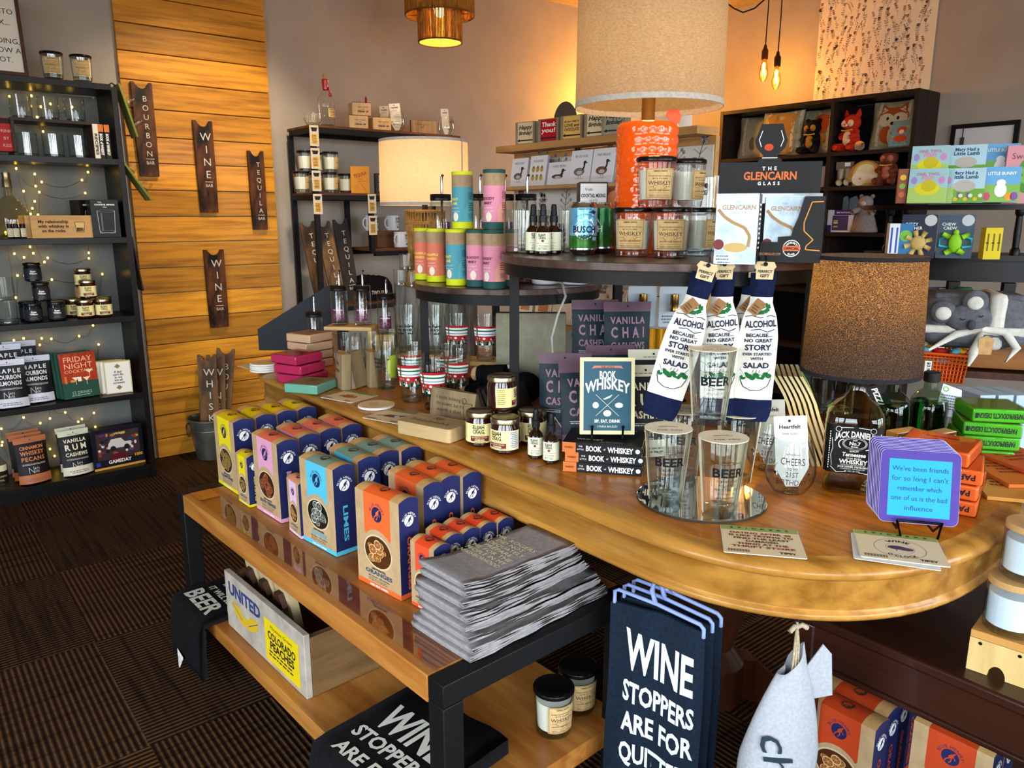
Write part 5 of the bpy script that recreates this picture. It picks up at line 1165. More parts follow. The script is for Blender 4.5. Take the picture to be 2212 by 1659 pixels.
# orange ceramic lamp with a linen drum shade
lp = UP(1391,1.98);ol = thing('ceramic_lamp','orange crocodile-textured ceramic lamp with a big linen drum shade','lamp',lp,FC)
cer = P('#f25708',.14,coat=.8)
def croc(r,z0,z1):
    b = MB();nu,nv = 120,90;v = []
    for j in range(nv+1):
        z = z0+(z1-z0)*j/nv;row_ = z/.0235
        for i in range(nu):
            a = 2*pi*i/nu;k = int(row_);fz = row_-k;fx_ = (a/(2*pi)*22+(k % 2)*.5) % 1
            d = 0
            if .004 < z-z0 and z < z1-.006:
                d = .0030*max(0,1-abs(fz-.5-.05*sin(a*7))/.5)**.6-.0028*max(0,1-((fx_-.5)/.22)**2-((fz-.45)/.26)**2)
            t = 1 if z < z1-.01 else sqrt(max(0,1-((z-(z1-.01))/.0105)**2))
            rr = (r-.004)*(.86+.14*t)+d;v.append((rr*cos(a),rr*sin(a),z))
    b.add(v,[(j*nu+i,j*nu+(i+1) % nu,(j+1)*nu+(i+1) % nu,(j+1)*nu+i) for j in range(nv) for i in range(nu)],cer,True)
    b.add(v[-nu:],[tuple(range(nu))],cer);return b
sc_ = 1.0
croc(.0775,.0005,.312).build('ceramic_base',ol)
MB().lathe([(.0001,.310),(.020,.312),(.0165,.318),(.0165,.372),(.022,.376),(.022,.384),(.0001,.384)],P('#b98a4a',.25,.9),24).build('brass_stem',ol)
SB0,SR,SH = .348,.178,.305
sh_ = MB().lathe([(SR,SB0),(SR*.985,SB0+SH)],shade_cloth('#b9a587','#a28b69',.45,160),96).build('lamp_shade',ol)
b = MB();tb = NZ('#b7aea4','#a59c92',120,rough=.9)
b.lathe([(SR+.0008,SB0-.001),(SR+.0006,SB0+.012),(SR-.0012,SB0+.012),(SR-.0012,SB0-.001),(SR+.0008,SB0-.001)],tb,96);b.build('lower_trim',sh_)
MB().lathe([(SR*.985+.0008,SB0+SH-.011),(SR*.985+.0006,SB0+SH+.001),(SR*.985-.0012,SB0+SH+.001),(SR*.985-.0012,SB0+SH-.011)],tb,96).build('upper_trim',sh_)
b = MB()
for k in range(3):b.tube([(.018*cos(k*2.1),.018*sin(k*2.1),.384),(SR*.98*cos(k*2.1),SR*.98*sin(k*2.1),SB0+SH-.02)],.0015,P('#8a8a8a',.3,1),5)
b.build('spider',sh_)
MB().lathe([(.0001,.384),(.014,.386),(.014,.43),(.02,.44),(.031,.475),(.028,.505),(.0001,.515)],glow('#ffd9a0',14),20).build('bulb',ol)
b = MB();b.X = R(18) @ T(.035,-.06,.318);b.prism([(0,-.012),(.018,-.010),(.022,.006),(.012,.024),(.0,.018),(-.012,.022),(-.020,.006)],-.0008,.0008,P('#e0532a',.5));o = b.build('hang_tag',ol);MB().tube([(.018,-.02,.40),(.05,-.055,.37),(.045,-.06,.345)],.0008,P('#caa46a',.7),5).build('string',o)
light('lamp_light','POINT',(lp[0],lp[1],lp[2]+.475),16,(1,.55,.20),.035)
# whiskey candles
whiskey_candle("whiskey candle on the tall stand, left of the two front ones",UP(1366,1.80),FC-16);whiskey_candle("whiskey candle on the tall stand, front right of the pile",UP(1449,1.745),FC-12)
plain_candle("whiskey candle in the back row of the tall stand, right",UP(1503,1.84),FC-10)
zc_ = ZB+.1105
whiskey_candle("whiskey candle stacked on top of the pile, facing out",onD(1413,zc_,1.80),FC+2);plain_candle("whiskey candle stacked behind the top facing one",onD(1477,zc_,1.875),FC-20)
# dropper bottles and cans
for l,px,d,r_ in (("dropper bottle at the front of the three on the tall stand",1173,1.84,FC-4),("dropper bottle at the left of the three on the tall stand",1152,1.885,FC+18),("dropper bottle at the right of the three on the tall stand",1196,1.88,FC-34)):dropper(l,UP(px,d),r_)
def mk_can(body,low,script):
    o = root('drink_can','can');r = .033;b = MB();al = P('#b4b8bc',.18,1)
    b.lathe([(.0001,.006),(.022,.003),(.024,.0005),(.026,.002),(r,.012),(r,.016)],al,40);b.lathe([(r,.109),(r-.001,.111),(.0275,.119),(.0272,.1215),(.0255,.1225),(.0245,.119),(.0001,.1185)],al,40)
    b.lathe([(r,.016),(r,.045)],NZ('#1f4a1c','#2f6a24',60,rough=.25,metal=.3),40);b.lathe([(r,.045),(r,.109)],NZ(body,low,8,rough=.2,metal=.4),40)
    mp = mcyl(r);wt = P('#e8eef2',.3);nb = P('#15223f',.35)
    b.poly([(-.022,.070),(-.012,.084),(-.006,.080),(.002,.090),(.010,.081),(.016,.085),(.024,.070)],wt,mp,.0005);b.disc(0,.056,.024,wt,mp,.0006,.019,24) if script else None
    if script:
        b.text("BUSCH",0,.0600,.021,nb,mp,.0012,bold=1,w=.058);b.text("LIGHT",.001,.0425,.013,nb,mp,.0012,bold=1,w=.036,shear=.25);b.text("FARM RESCUE",0,.106,.005,nb,mp,.0008,bold=1);b.poly([(.008,.098),(.020,.104),(.030,.100),(.024,.094),(.016,.097)],nb,mp,.0009);b.text("COLD AS A MOUNTAIN",0,.094,.0045,nb,mp,.0009,warp=lambda x,y:(x,y-x*x*12));b.rect(.020,.034,.032,.042,P('#7a9ac0',.4),mp,.001,4)
    else:b.text("BUSCH",0,.060,.021,wt,mp,.0012,bold=1,w=.058);b.line([(-.01,.03),(.0,.045),(.012,.035)],.0015,P('#d0a030',.5),mp)
    b.build('can_body',o);MB().tube([(.0,-.018,.1195),(.005,-.012,.120),(.004,.0,.1195),(-.004,.0,.1195),(-.005,-.012,.120)],.0012,al,6,True).build('pull_tab',o);return o
c1 = mk_can('#4f96c0','#8cc0d8',True);tag(c1,'blue and silver beer can at the front edge of the tall stand','can');c1.location = UP(1260,1.865);c1.rotation_euler = (0,0,radians(FC))
c2 = mk_can('#1f5a30','#2a6a3a',False);tag(c2,'green beer can behind the blue one on the tall stand','can');c2.location = UP(1298,1.95);c2.rotation_euler = (0,0,radians(FC-50))
rk = Kind(lambda:mk_rocks(.046,.105))
rk("wide rocks glass at the left rim of the tall stand",UP(1127,1.985),FC);rk("wide rocks glass behind the dropper bottles on the tall stand",UP(1213,2.02),FC)
p = UP(1277,2.09);b = MB();b.box(0,0,.088,.075,.075,.176,P('#17181b',.4),.001);b.rect(-.034,.125,.034,.172,P('#c8cccc',.5),mfront(-.0375));b.text("Viski",-.012,.158,.011,INK,mfront(-.0375),.0008);b.text("COCKTAIL MIXING",0,.142,.013,INK,mfront(-.0375),.0008,bold=1,w=.064);b.text("GLASS",0,.13,.008,INK,mfront(-.0375),.0008)
o = b.build('glass_box',None,p,FC);tag(o,'cocktail mixing glass box behind the beer cans','box')
p = UP(1322,2.19);b = MB();b.box(0,0,.083,.07,.07,.166,P('#6b4a32',.5),.001);b.disc(0,.13,.022,P('#c99a76',.6),mfront(-.035),.0005,.028);o = b.build('glass_box',None,p,FC);tag(o,'brown gift box behind the green beer can','box')
WM = P('#d8d8da',.2,coat=.6)
def mk_mug(txt,col=WM,r=.041,h=.092):
    o = root('mug','mug');b = MB().lathe([(.0001,.001),(r-.004,.001),(r-.001,.004),(r,.012),(r,h-.002),(r-.0015,h),(r-.003,h-.002),(r-.0035,.008),(.0001,.006)],col,36);mp = mcyl(r)
    for i,t in enumerate(txt):b.text(t,.012,h*.78-i*.017,.0175,INK if i != 2 else P('#7aa88a',.5),mp,bold=1,w=min(.05,.0115*len(t)))
    b.build('cup',o);MB().tube([(-r+.002,0,h*.80),(-r-.014,0,h*.82),(-r-.026,0,h*.66),(-r-.027,0,h*.42),(-r-.014,0,h*.22),(-r+.002,0,h*.2)],.0055,col,10).build('handle',o);return o
mug_ath = Kind(lambda:mk_mug(("","","","ANAYA!")),'mugs on the low round stand')
mug_golf = Kind(lambda:mk_mug(("SORRY","CAN'T","GOLF","BYE")),'white golf mugs on the back shelf')
for l,px,d in (("white mug behind on the tall stand, left, beside the candles",1490,2.05),("white mug behind on the tall stand, right, beside the display",1546,2.10)):mug_o = mk_mug(("","S"));tag(mug_o,l,'mug');mug_o.location = UP(px,d);mug_o.rotation_euler = (0,0,radians(FC+150))
zz = ZB+.0935
mug_o = mk_mug(("SMILES","DOG HAIR"));tag(mug_o,'white mug stacked on another behind the candles','mug');mug_o.location = onD(1488,zz,2.03);mug_o.rotation_euler = (0,0,radians(FC+40))
rocks("patterned rocks glass stacked beside the black display",onD(1546,zz,2.10),FC)
# black whisky glass display box
gp = UP(1656,1.60);gd = thing('display_box','black counter display for whisky glasses with a cut-out glass header','display',gp,FC-15)
BK = P('#07080a',.45);W_,D_ = .205,.10;SILV = P('#aab4bc',.16,1)
b = MB();b.box(0,.02,.058,W_,D_-.02,.115,BK);o = b.build('tray',gd)
b = MB();b.prism([(-W_*.49,.135),(-W_*.49,.20),(-.024,.20),(-.022,.205),(-.014,.211),(-.014,.2125),(-.028,.228),(-.032,.242),(-.027,.256),(-.021,.275),(.021,.275),(.027,.256),(.032,.242),(.028,.228),(.014,.2125),(.014,.211),(.022,.205),(.024,.20),(W_*.5,.20),(W_*.5,.135)],.055,.060,BK)
mq = mfront(.055);orr = P('#c8622c',.4);b.text("THE",0,.187,.010,WHITE,mq,bold=1,sp=.5);b.text("GLENCAIRN",.002,.1725,.0225,orr,mq,bold=1,w=.106);b.text("GLASS",0,.157,.0095,WHITE,mq,bold=1,sp=.45);b.disc(-.004,.229,.009,P('#b8380c',.4),mq,.0006,.007)
for s_ in (-1,1):b.line([(s_*.018,.262),(s_*.024,.244),(s_*.019,.230)],.0014,WHITE,mq)
b.line([(-.016,.208),(.014,.208)],.0014,WHITE,mq);b.build('header',gd)
b = MB();b.box(0,.028,.125,W_,.045,.020,SILV);b.build('silver_strip',gd)
b = MB();b.prism([(-.013,0),(W_/2,0),(W_/2,.128),(.064,.128),(.055,.088),(.047,.066),(.044,.052),(.02,.050),(.02,.04),(-.013,.04)],-D_/2+.0,-D_/2+.003,BK);mq = mfront(-D_/2)
b.line([(.099,.118),(.078,.117),(.066,.078),(.067,.062),(.085,.045),(.073,.033),(.072,.026),(.099,.024)],.0018,P('#d88a2c',.4),mq);b.ring(.046,.028,.015,.0165,WHITE,mq,.0006,24);b.rect(-.0+.030,.023,.062,.033,orr,mq,.0008);b.text("OFFICIAL",.046,.028,.007,INK,mq,.0012,bold=1);b.arctext("WHISKY",.046,.028,.0095,.005,WHITE,mq,bold=1);b.arctext("GLASS",.046,.028,.0135,.005,WHITE,mq,bold=1,mid=-90,down=True);b.text("GLENCAIRNGLASS.COM",.004,.017,.007,P('#c88a5a',.5),mq,w=.045);b.build('front_panel',gd)
def d_glen(b,mp,w,h):
    rp_ = NZ('#98a6b0','#7a8892',30,rough=.25,metal=.6);b.rect(-w/2,0,w/2,h,rp_,mp,.0003);b.text("THE",0,h*.88,.006,P('#8a96a4',.4),mp);b.text("GLENCAIRN",.003,h*.81,.012,P('#a8866a',.4),mp,bold=1,w=w*.8);b.text("GLASS",.003,h*.735,.006,P('#8a96a4',.4),mp,sp=.4)
    b.line([(-w*.45,h*.78),(-w*.3,h*.68),(-w*.1,h*.6),(w*.2,h*.52),(w*.33,h*.4),(w*.3,h*.25)],.006,P('#a07a4a',.3),mp,.0008);b.disc(-w*.4,h*.28,.010,P('#6a1a1c',.3),mp,.0009);b.disc(0,h*.24,.022,P('#b89a5a',.25),mp,.0008,.009);b.rect(-w/2,0,-w*.05,h*.13,P('#d2dce6',.4),mp,.0007);b.scribble(-w*.27,h*.105,w*.35,3,.006,P('#5a6a7a',.5),mp,.001)
def mk_carton_glen(dr):o = root('glass_carton','carton');b = MB();b.box(0,0,.066,.078,.07,.132,BK);dr(b,mfront(-.035),.078,.132);b.scribble(0,.11,.04,10,.009,WHITE,mright(.039),seed=4);b.build('carton',o);return o
def place(o,l,cat_,p,r_):tag(o,l,cat_);o.location = p;o.rotation_euler = (0,0,radians(r_));return o
def loc_rel(o_,dx,dy,dz,rot):c_,s_ = cos(radians(rot)),sin(radians(rot));return (o_[0]+dx*c_-dy*s_,o_[1]+dx*s_+dy*c_,o_[2]+dz)
place(mk_carton_glen(d_glen),'silver glass carton standing forward at the left of the black display','carton',loc_rel(gp,-.058,-.092,0,FC-15),FC-22)
place(mk_carton_glen(d_glen),'silver glass carton inside the black display behind the cut-out front','carton',loc_rel(gp,.026,-.012,0,FC+3),FC+3) if 0 else None
b = MB();d_glen(b,mfront(-D_/2+.012),.075,.13);o = b.build('pictured_insert',gd);o.location = (.030,.0015,0)
# ================================================================ goods on the low round stand
ZL = LZ+.0006
def LO(px,d):return onD(px,ZL,d)
tube_orange("orange tube canister at the left end of the low stand",LO(915,2.46),FC+28);tube_orange("orange tube canister next to the leftmost one",LO(942,2.37),FC+26);tube_blue("blue tube canister with yellow caps in the lower row, fully seen",LO(985,2.25),FC+10);tube_blue("blue tube canister in the lower row, mostly hidden by a pink one",LO(1028,2.33),FC+30);tube_pink("pink tube canister in the lower row, half hidden, left",LO(1030,2.21),FC+30);tube_pink("pink tube canister in the lower row at the front, fully seen",LO(1067,2.15),FC+8);tube_pink("pink tube canister behind the stand leg in the lower row",LO(1096,2.22),FC)
zt2 = ZL+.1606
tube_blue("blue tube canister standing on top of the lower row",onD(1000,zt2,2.285),FC+12);tube_pink("pink tube canister standing on top of the lower row",onD(1068,zt2,2.175),FC+20)
for l,px,d in (("straw tumbler on the low stand, left, before the lamp",953,2.51),("straw tumbler between the blue and pink top canisters",1035,2.50),("straw tumbler behind the pink top canister",1088,2.51),("straw tumbler at the right, behind the dropper bottles",1136,2.49)):
    straw_plain(l,(*onD(px,0,d)[:2],ZL+.108),FC)
o = MB().box(0,0,.053,.34,.085,.106,wood('#5a3a20','#7a5230','X',8,.5),.002).build('riser_box',None,onD(1049,ZL,2.505),FC-2);tag(o,'dark wooden riser under the straw tumblers on the low stand','riser')
mug_ath("white mug on the low stand, left of the pair under the tall stand",LO(1179,2.29),FC+6);mug_ath("white mug on the low stand, right of the pair under the tall stand",LO(1245,2.28),FC+6)
mug_o = mk_rocks(.04,.075);place(mug_o,'amber candle glass on the low stand behind the tall stand leg','glass',LO(1136,2.36),FC)
# ================================================================ log with wicker lamp and shot glasses
lg = onD(938,ZT,3.02);BARK = NZ('#3a3632','#8a857c',30,(1,1,.12),.9,1.0,8);b = MB();n = 56;lr = .138;lh = .295
rr = [1+.04*sin(3*k*.112)+.025*random.uniform(-1,1) for k in range(n)]
vv = [(lr*rr[k]*cos(2*pi*k/n)*1.15,lr*rr[k]*sin(2*pi*k/n)*.9,z) for z in (0,lh*.5,lh) for k in range(n)]
b.add(vv,[(j*n+k,j*n+(k+1) % n,(j+1)*n+(k+1) % n,(j+1)*n+k) for j in range(2) for k in range(n)],BARK,True);b.add(vv[-n:],[tuple(range(n))],wood('#8a6a44','#b59468','X',8,.8));o = b.build('log_stump',None,lg,FC);tag(o,'grey barked log stump carrying the wicker lamp','log')
zlg = ZT+lh+.001;wl = thing('wicker_lamp','table lamp with wicker base and linen drum shade standing on the log','lamp',onD(919,zlg,3.0),FC)
WK = NZ('#b08648','#8a6430',60,rough=.7,bump=.3);b = MB();nst = 40
lvls = [(.082,0),(.072,.055),(.066,.12),(.068,.18),(.074,.235),(.074,.275)]
for k in range(nst):
    for s_ in (-1,1):b.tube([(r_*cos(2*pi*k/nst+s_*j*.05),r_*sin(2*pi*k/nst+s_*j*.05),z+.002) for j,(r_,z) in enumerate(lvls)],.0024,WK,5)
b.build('weave',wl);b = MB()
for r_,z in ((.083,.003),(.070,.075),(.0665,.130),(.070,.200),(.0745,.232),(.0755,.274)):
    for dz in (0,.005):b.tube([(r_*cos(2*pi*k/40),r_*sin(2*pi*k/40),z+dz+.0015*(k % 2)) for k in range(40)],.0028,WK,5,True)
b.build('bands',wl);MB().cyl(0,0,.2,.345,.011,P('#2a2320',.4),18).build('stem',wl)
b = MB().lathe([(.168,.300),(.165,.535)],shade_cloth('#e2d6bd','#cfc0a0',.5,160),80);o = b.build('lamp_shade',wl);MB().lathe([(.1688,.299),(.1686,.310),(.167,.310),(.167,.299)],tb,80).build('lower_trim',o);MB().lathe([(.1658,.526),(.1656,.536),(.164,.536),(.164,.526)],tb,80).build('upper_trim',o)
b = MB();a0 = radians(-28);b.add([(.1690*cos(a0+da),.1690*sin(a0+da),z) for z in (.300,.535) for da in (-.022,.022)],[(0,1,3,2)],tb);b.build('seam',o)
MB().ball(0,0,.41,.028,.028,.036,glow('#ffd9a0',12)).build('bulb',wl);light('lamp_light','POINT',(*onD(919,0,3.0)[:2],zlg+.41),13,(1,.54,.18),.035)
MB().lathe([(.0001,.535),(.008,.537),(.013,.546),(.011,.556),(.0001,.56)],P('#2a2320',.4),14).build('finial',wl)
sg = Kind(lambda:mk_rocks(.027,.060),'shot glasses on the log')
zs_ = zlg;sg("shot glass on the log, lower left",onD(862,zs_,2.97),FC);sg("shot glass on the log, lower right by the wicker base",onD(890,zs_,2.885),FC);sg("shot glass stacked upright on the two on the log",onD(876,zs_+.061,2.93),FC)
for l,px in (("shot glass on the log's right end, left",972),("shot glass on the log's right end, right",1004)):sg(l,onD(px,zs_,2.92),FC)
# ================================================================ socks hanging from hooks on the tall stand
NAVY = NZ('#0f1630','#151d3c',120,rough=.95,bump=.2,spec=.1);SWH = NZ('#d9d6cc','#cfcbc0',150,rough=.95,bump=.25,spec=.1)
def mk_sock(seed=1):
    o = root('hanging_sock','sock');b = MB();nx,nz = 8,26
    # width profile from the top (z = 0) down
    prof = [(0,.062),(.045,.056),(.06,.054),(.066,.050),(.085,.060),(.11,.080),(.16,.094),(.22,.096),(.28,.094),(.33,.092),(.345,.094),(.37,.090),(.39,.075)]
    def wd(z):
        for (a,c),(d,e) in zip(prof,prof[1:]):
            if a <= z <= d:return c+(e-c)*(z-a)/(d-a)
        return prof[-1][1]
    def th(z):return .016 if z < .06 else .010+.004*sin(z*16)
    zs2 = [.39*j/nz for j in range(nz+1)]
    for side in (-1,1):
        v = []
        for z in zs2:
            for i in range(nx+1):
                u = -1+2*i/nx;v.append((u*wd(z)/2,side*th(z)*(1-abs(u)**2.5)+.0012*sin(u*6+z*30),-z))
        for j in range(nz):
            m_ = NAVY if zs2[j] < .058 or zs2[j] > .325 else SWH
            fs = [(j*(nx+1)+i,j*(nx+1)+i+1,(j+1)*(nx+1)+i+1,(j+1)*(nx+1)+i) for i in range(nx)];b.add(v,[q[::-1] for q in fs] if side < 0 else fs,m_,True)
    def mp(u,v,of):w_ = wd(-v)/2;uu = max(-1,min(1,u/w_));return (u,-th(-v)*(1-abs(uu)**2.5)-.0012*sin(-uu*6-v*30)*0-of-.0016,v)
    nv,gn = P('#141b38',.8),P('#155c2c',.8)
    b.line([(-.016,-.078),(.0,-.085),(.015,-.078),(.018,-.089),(.008,-.098),(-.010,-.100),(-.02,-.094)],.010,gn,mp)
    b.text("ALCOHOL",.002,-.128,.024,nv,mp,bold=1,w=.074,shear=.0,rot=5);b.line([(-.036,-.112),(-.02,-.108),(0,-.113),(.025,-.106),(.036,-.110)],.0018,nv,mp);b.line([(-.02,-.146),(0,-.142),(.02,-.149),(.036,-.142)],.002,nv,mp)
    for t,z,s_,w_ in (("BECAUSE...",-.158,.013,.062),("NO GREAT",-.172,.013,.068),("STORY",-.190,.021,.062),("EVER STARTED",-.208,.010,.070),("WITH",-.220,.010,.030),("SALAD",-.238,.020,.062)):b.text(t,0,z,s_,nv,mp,bold=1,w=w_,rot=3)
    b.poly([(-.034,-.278),(.036,-.272),(.030,-.292),(.014,-.303),(-.010,-.304),(-.026,-.296)],WHITE,mp,.0006);b.line([(-.036,-.277),(-.028,-.296),(-.010,-.305),(.014,-.304),(.031,-.292),(.038,-.271)],.002,nv,mp,.0009)
    for i in range(9):b.disc(-.030+i*.0078,-.272+.004*((i*5) % 3)+.003*(i > 5),.0075,gn,mp,.0009+.00005*i,.0065,9)
    for x,z in ((-.018,-.276),(.012,-.266),(.024,-.272)):b.disc(x,z,.0026,WHITE,mp,.0016,n=8)
    b.ring(.008,-.282,.006,.0085,WHITE,mp,.0016,12,.6);b.line([(-.026,-.270),(-.034,-.252),(-.030,-.246)],.006,WHITE,mp,.0012);b.line([(-.026,-.268),(-.037,-.250)],.0012,nv,mp,.0015);b.line([(.020,-.264),(.032,-.244)],.006,WHITE,mp,.0012);b.line([(.024,-.262),(.035,-.244)],.0012,nv,mp,.0015)
    for i in range(3):b.line([(-.008+i*.008,-.258),(-.006+i*.008,-.250)],.0012,nv,mp,.0009)
    b.build('sock',o);t = MB();kc = NZ('#c9b48c','#bda77e',60,rough=.8)
    t.prism([(-.020,-.014),(.020,-.014),(.021,.012),(.026,.018),(.020,.030),(-.020,.030),(-.026,.018),(-.021,.012)],-.0225,-.0215,kc);mq = mfront(-.0225);t.text("THE",-.006,.022,.006,INK,mq,bold=1);t.text("PERFECT",0,.006,.0095,INK,mq,bold=1,w=.034);t.text("GIFT",0,-.005,.010,INK,mq,bold=1,w=.022);t.disc(0,.024,.0055,INK,mq,.0006);t.build('hanger_card',o)
    h = MB();h.X = T(-.012,-.022,-.085) @ R(35,'Y');h.prism([(-.013,-.020),(.013,-.020),(.013,.020),(-.013,.020)],-.0012,.0,NZ('#8a6440','#7a5634',40,rough=.8));h.scribble(0,.0,.018,3,.007,P('#4a3018',.7),mfront(-.0012));h.build('brown_tag',o)
    MB().tube([(0,-.022,.024),(0,-.024,.036),(0,-.012,.044),(0,.004,.042)],.0018,P('#141414',.3,.6),6).build('hook',o);return o
sock = Kind(mk_sock,'alcohol and salad socks hanging on the tall stand')
def hang(l,px,py,d,r_,til):p = atD(px,py,d);sock(l,p,r_-14,R(til,'Y')).scale = (.80,.80,.77)
hang("hanging sock at the left front, swung to the left",1522,592,1.50,FC+4,15)
hang("hanging sock at the right, hanging straight, fully seen",1650,590,1.52,FC+2,1)
hang("hanging sock in the middle behind the left front one",1562,590,1.535,FC+6,-1);hang("hanging sock behind the right one, mostly hidden",1632,588,1.56,FC+8,4)
# ================================================================ hanging towels and wine bag below the table edge
def mk_towel(print_):
    o = root('hanging_towel','towel');b = MB();m_ = NZ('#121a24','#182230',160,rough=.95,bump=.2,spec=.1);nx,nz = 12,14;W2,Hh = .19,.40
    def pt(i,j):u = -.5+i/nx;t = j/nz;return (u*W2*(1+.06*t)+.004*sin(6*t)*t,.006*sin(u*13+t*2.5)*(.3+t)-.004*t,-.068-Hh*t-.030*(abs(u)*0+max(0,u))*1.2*(1-t)*1.0-.012*(1-abs(2*u))*0)
    for dy in (0,.007):
        v = [(x,y+dy,z) for x,y,z in [pt(i,j) for j in range(nz+1) for i in range(nx+1)]]
        b.add(v,[(j*(nx+1)+i,j*(nx+1)+i+1,(j+1)*(nx+1)+i+1,(j+1)*(nx+1)+i) for j in range(nz) for i in range(nx)],m_,True)
    e = [pt(i,0) for i in range(nx+1)];b.add(e+[(x,y+.007,z) for x,y,z in e],[(i,i+1,nx+2+i,nx+1+i) for i in range(nx)],m_)
    for i in (0,nx):e = [pt(i,j) for j in range(nz+1)];b.add(e+[(x,y+.007,z) for x,y,z in e],[(j,j+1,nz+2+j,nz+1+j) for j in range(nz)],m_)
    if print_:
        wt = P('#c9d3d8',.8)
        def mp(u,v,of):uu = u/W2;t = (-v-.068)/Hh;i = (uu+.5)*nx;return (u*(1+.06*t),.006*sin(uu*13+t*2.5)*(.3+t)-.004*t-of-.0006,v)
        for t,z,s_,w_,sl in (("WINE",-.170,.115,.135,-.22),("STOPPERS",-.262,.062,.142,-.2),("ARE FOR",-.330,.062,.138,-.2),("QUITTERS",-.400,.062,.145,-.2)):b.text(t,.010,z,s_,wt,mp,bold=1,w=w_,warp=lambda x,y,sl=sl:(x,y+sl*x))
    b.build('cloth',o);h = MB();pl = P('#8090c0',.3)
    h.tube([(-.088,.003,-.070),(-.088,.003,-.045),(-.080,.003,-.040),(.0,.003,-.052),(.085,.003,-.072),(.092,.003,-.080),(.092,.003,-.098)],.0042,pl,8);h.tube([(-.004,.003,-.051),(-.012,.003,-.025),(-.008,.003,.0),(.008,.003,.006),(.018,.003,-.006),(.016,.003,-.016)],.0052,pl,8);h.build('hanger',o);return o
hp = at(1437,1247,.615)
tw = Kind(lambda:mk_towel(False));t1 = mk_towel(True);place(t1,'dark towel with pale wine lettering hanging in front on a lilac hanger','towel',(hp[0]-.016,hp[1]+.004,.612),-68);place(mk_towel(False),'dark towel hanging directly behind the lettered one','towel',(hp[0]+.014,hp[1]+.006,.612),-68);place(mk_towel(False),'dark towel hanging last, furthest behind the lettered one','towel',(hp[0]+.044,hp[1]+.008,.612),-68)
wp = at(1722,1345,.60);wb = thing('wine_bag','pale linen wine bag with script lettering hanging by twine under the table end','bag',(wp[0],wp[1],.61),FC+14)
LN = NZ('#9c9c9f','#8e8f94',160,rough=.95,bump=.3,spec=.1);b = MB();nz,na = 16,24;v = []
for j in range(nz+1):
    t = j/nz;z = -.080-.36*t
    for k in range(na):
        a = 2*pi*k/na;rx = (.018+.062*min(1,t*1.9)**.8);ry = .012+.028*min(1,t*1.6);v.append((rx*cos(a)-.030*t+.004*sin(a*3+t*8),ry*sin(a),z+(.03*cos(a) if j == 0 else 0)))
b.add(v,[(j*na+k,j*na+(k+1) % na,(j+1)*na+(k+1) % na,(j+1)*na+k) for j in range(nz) for k in range(na)],LN,True)
def mp(u,v_,of):t = max(0,(-v_-.08)/.36);ry = .012+.028*min(1,t*1.6);rx = (.018+.062*min(1,t*1.9)**.8);uu = max(-.98,min(.98,u/rx));return (u-.030*t,-ry*sqrt(1-uu*uu)-of-.0035,v_)
b.text("cheers",-.01,-.315,.075,P('#1c2a30',.8),mp,rot=-78,shear=.35,w=.24);b.build('cloth',wb)
b = MB();b.X = T(.034,.0,-.10) @ R(-10,'Y');b.prism([(-.022,-.065),(.040,-.075),(.045,.01),(.030,.035),(-.02,-.01)],-.001,.001,LN);b.build('flap',wb)
tw_ = NZ('#b0a184','#8a7c60',200,rough=.95,bump=.5);b = MB()
for dx in (-.006,0,.006):b.tube([(dx,-.006,-.10),(dx*.6,-.004,-.05),(0,0,-.008)],.0022,tw_,6)
b.tube([(-.018,-.006,-.022),(-.008,-.004,-.014),(.0,0,-.018),(.008,-.004,-.013),(.018,-.004,-.020)],.0048,tw_,7);b.build('twine',wb);MB().tube([(0,0,-.012),(.003,0,.004),(.0,.002,.016)],.0016,P('#161616',.3,.7),6).build('hook',wb)
# ================================================================ dark side table with white candles and cartons below
st_ = thing('side_table','dark brown low table under the long table end, cartons on its lower shelf','table',(1.385,-.55,0));DW = wood('#1d0c06','#34170b','Y',10,.35,.3)
LX,LY = .62,1.32
b = MB();b.box(LX/2,LY/2,.488,LX,LY,.024,DW,.006);b.build('top_board',st_)
b = MB();b.box(.012+.01,LY/2,.435,.022,LY-.06,.08,DW,.002);b.box(.010,LY/2,.392,.012,LY-.06,.012,DW,.003);b.build('front_rail',st_)
MB().box(LX/2,LY-.02,.435,LX-.05,.022,.08,DW,.002).build('end_rail',st_)
for x in (.032,LX-.032):
    for y in (.03,LY-.03):MB().box(x,y,.2375,.05,.05,.474,DW,.004).build('leg',st_)
MB().box(LX/2,LY/2,.045,LX-.12,LY-.02,.02,DW,.002).build('lower_shelf',st_)
box_orange2 = Kind(lambda:mk_carton('ORANGES','#b8401c','#b83c18',ORA),'orange cartons under the dark side table')
for i,l in enumerate(("orange carton under the side table, nearest the front","orange carton second from the front under the side table","orange carton third from the front under the side table","orange carton at the back of the row under the side table")):box_orange2(l,(1.478+.0655*i,.668+.006*i,.0555),-91)
for i,l in enumerate(("orange carton in the second group under the side table, front","orange carton in the second group under the side table, behind")):box_orange2(l,(1.575+.0655*i,.485,.0555),-90)
bl2 = Kind(lambda:mk_carton('LIMES','#2f8a8a','#2a7c80',LIM),'lime cartons under the dark side table')
for i,l in enumerate(("lime carton under the side table at the frame's lower right, front","lime carton under the side table at the lower right, behind")):bl2(l,(1.475+.066*i,.275,.0555),-90)
WAX = NZ('#e4eaee','#eaeef0',10,rough=.35)
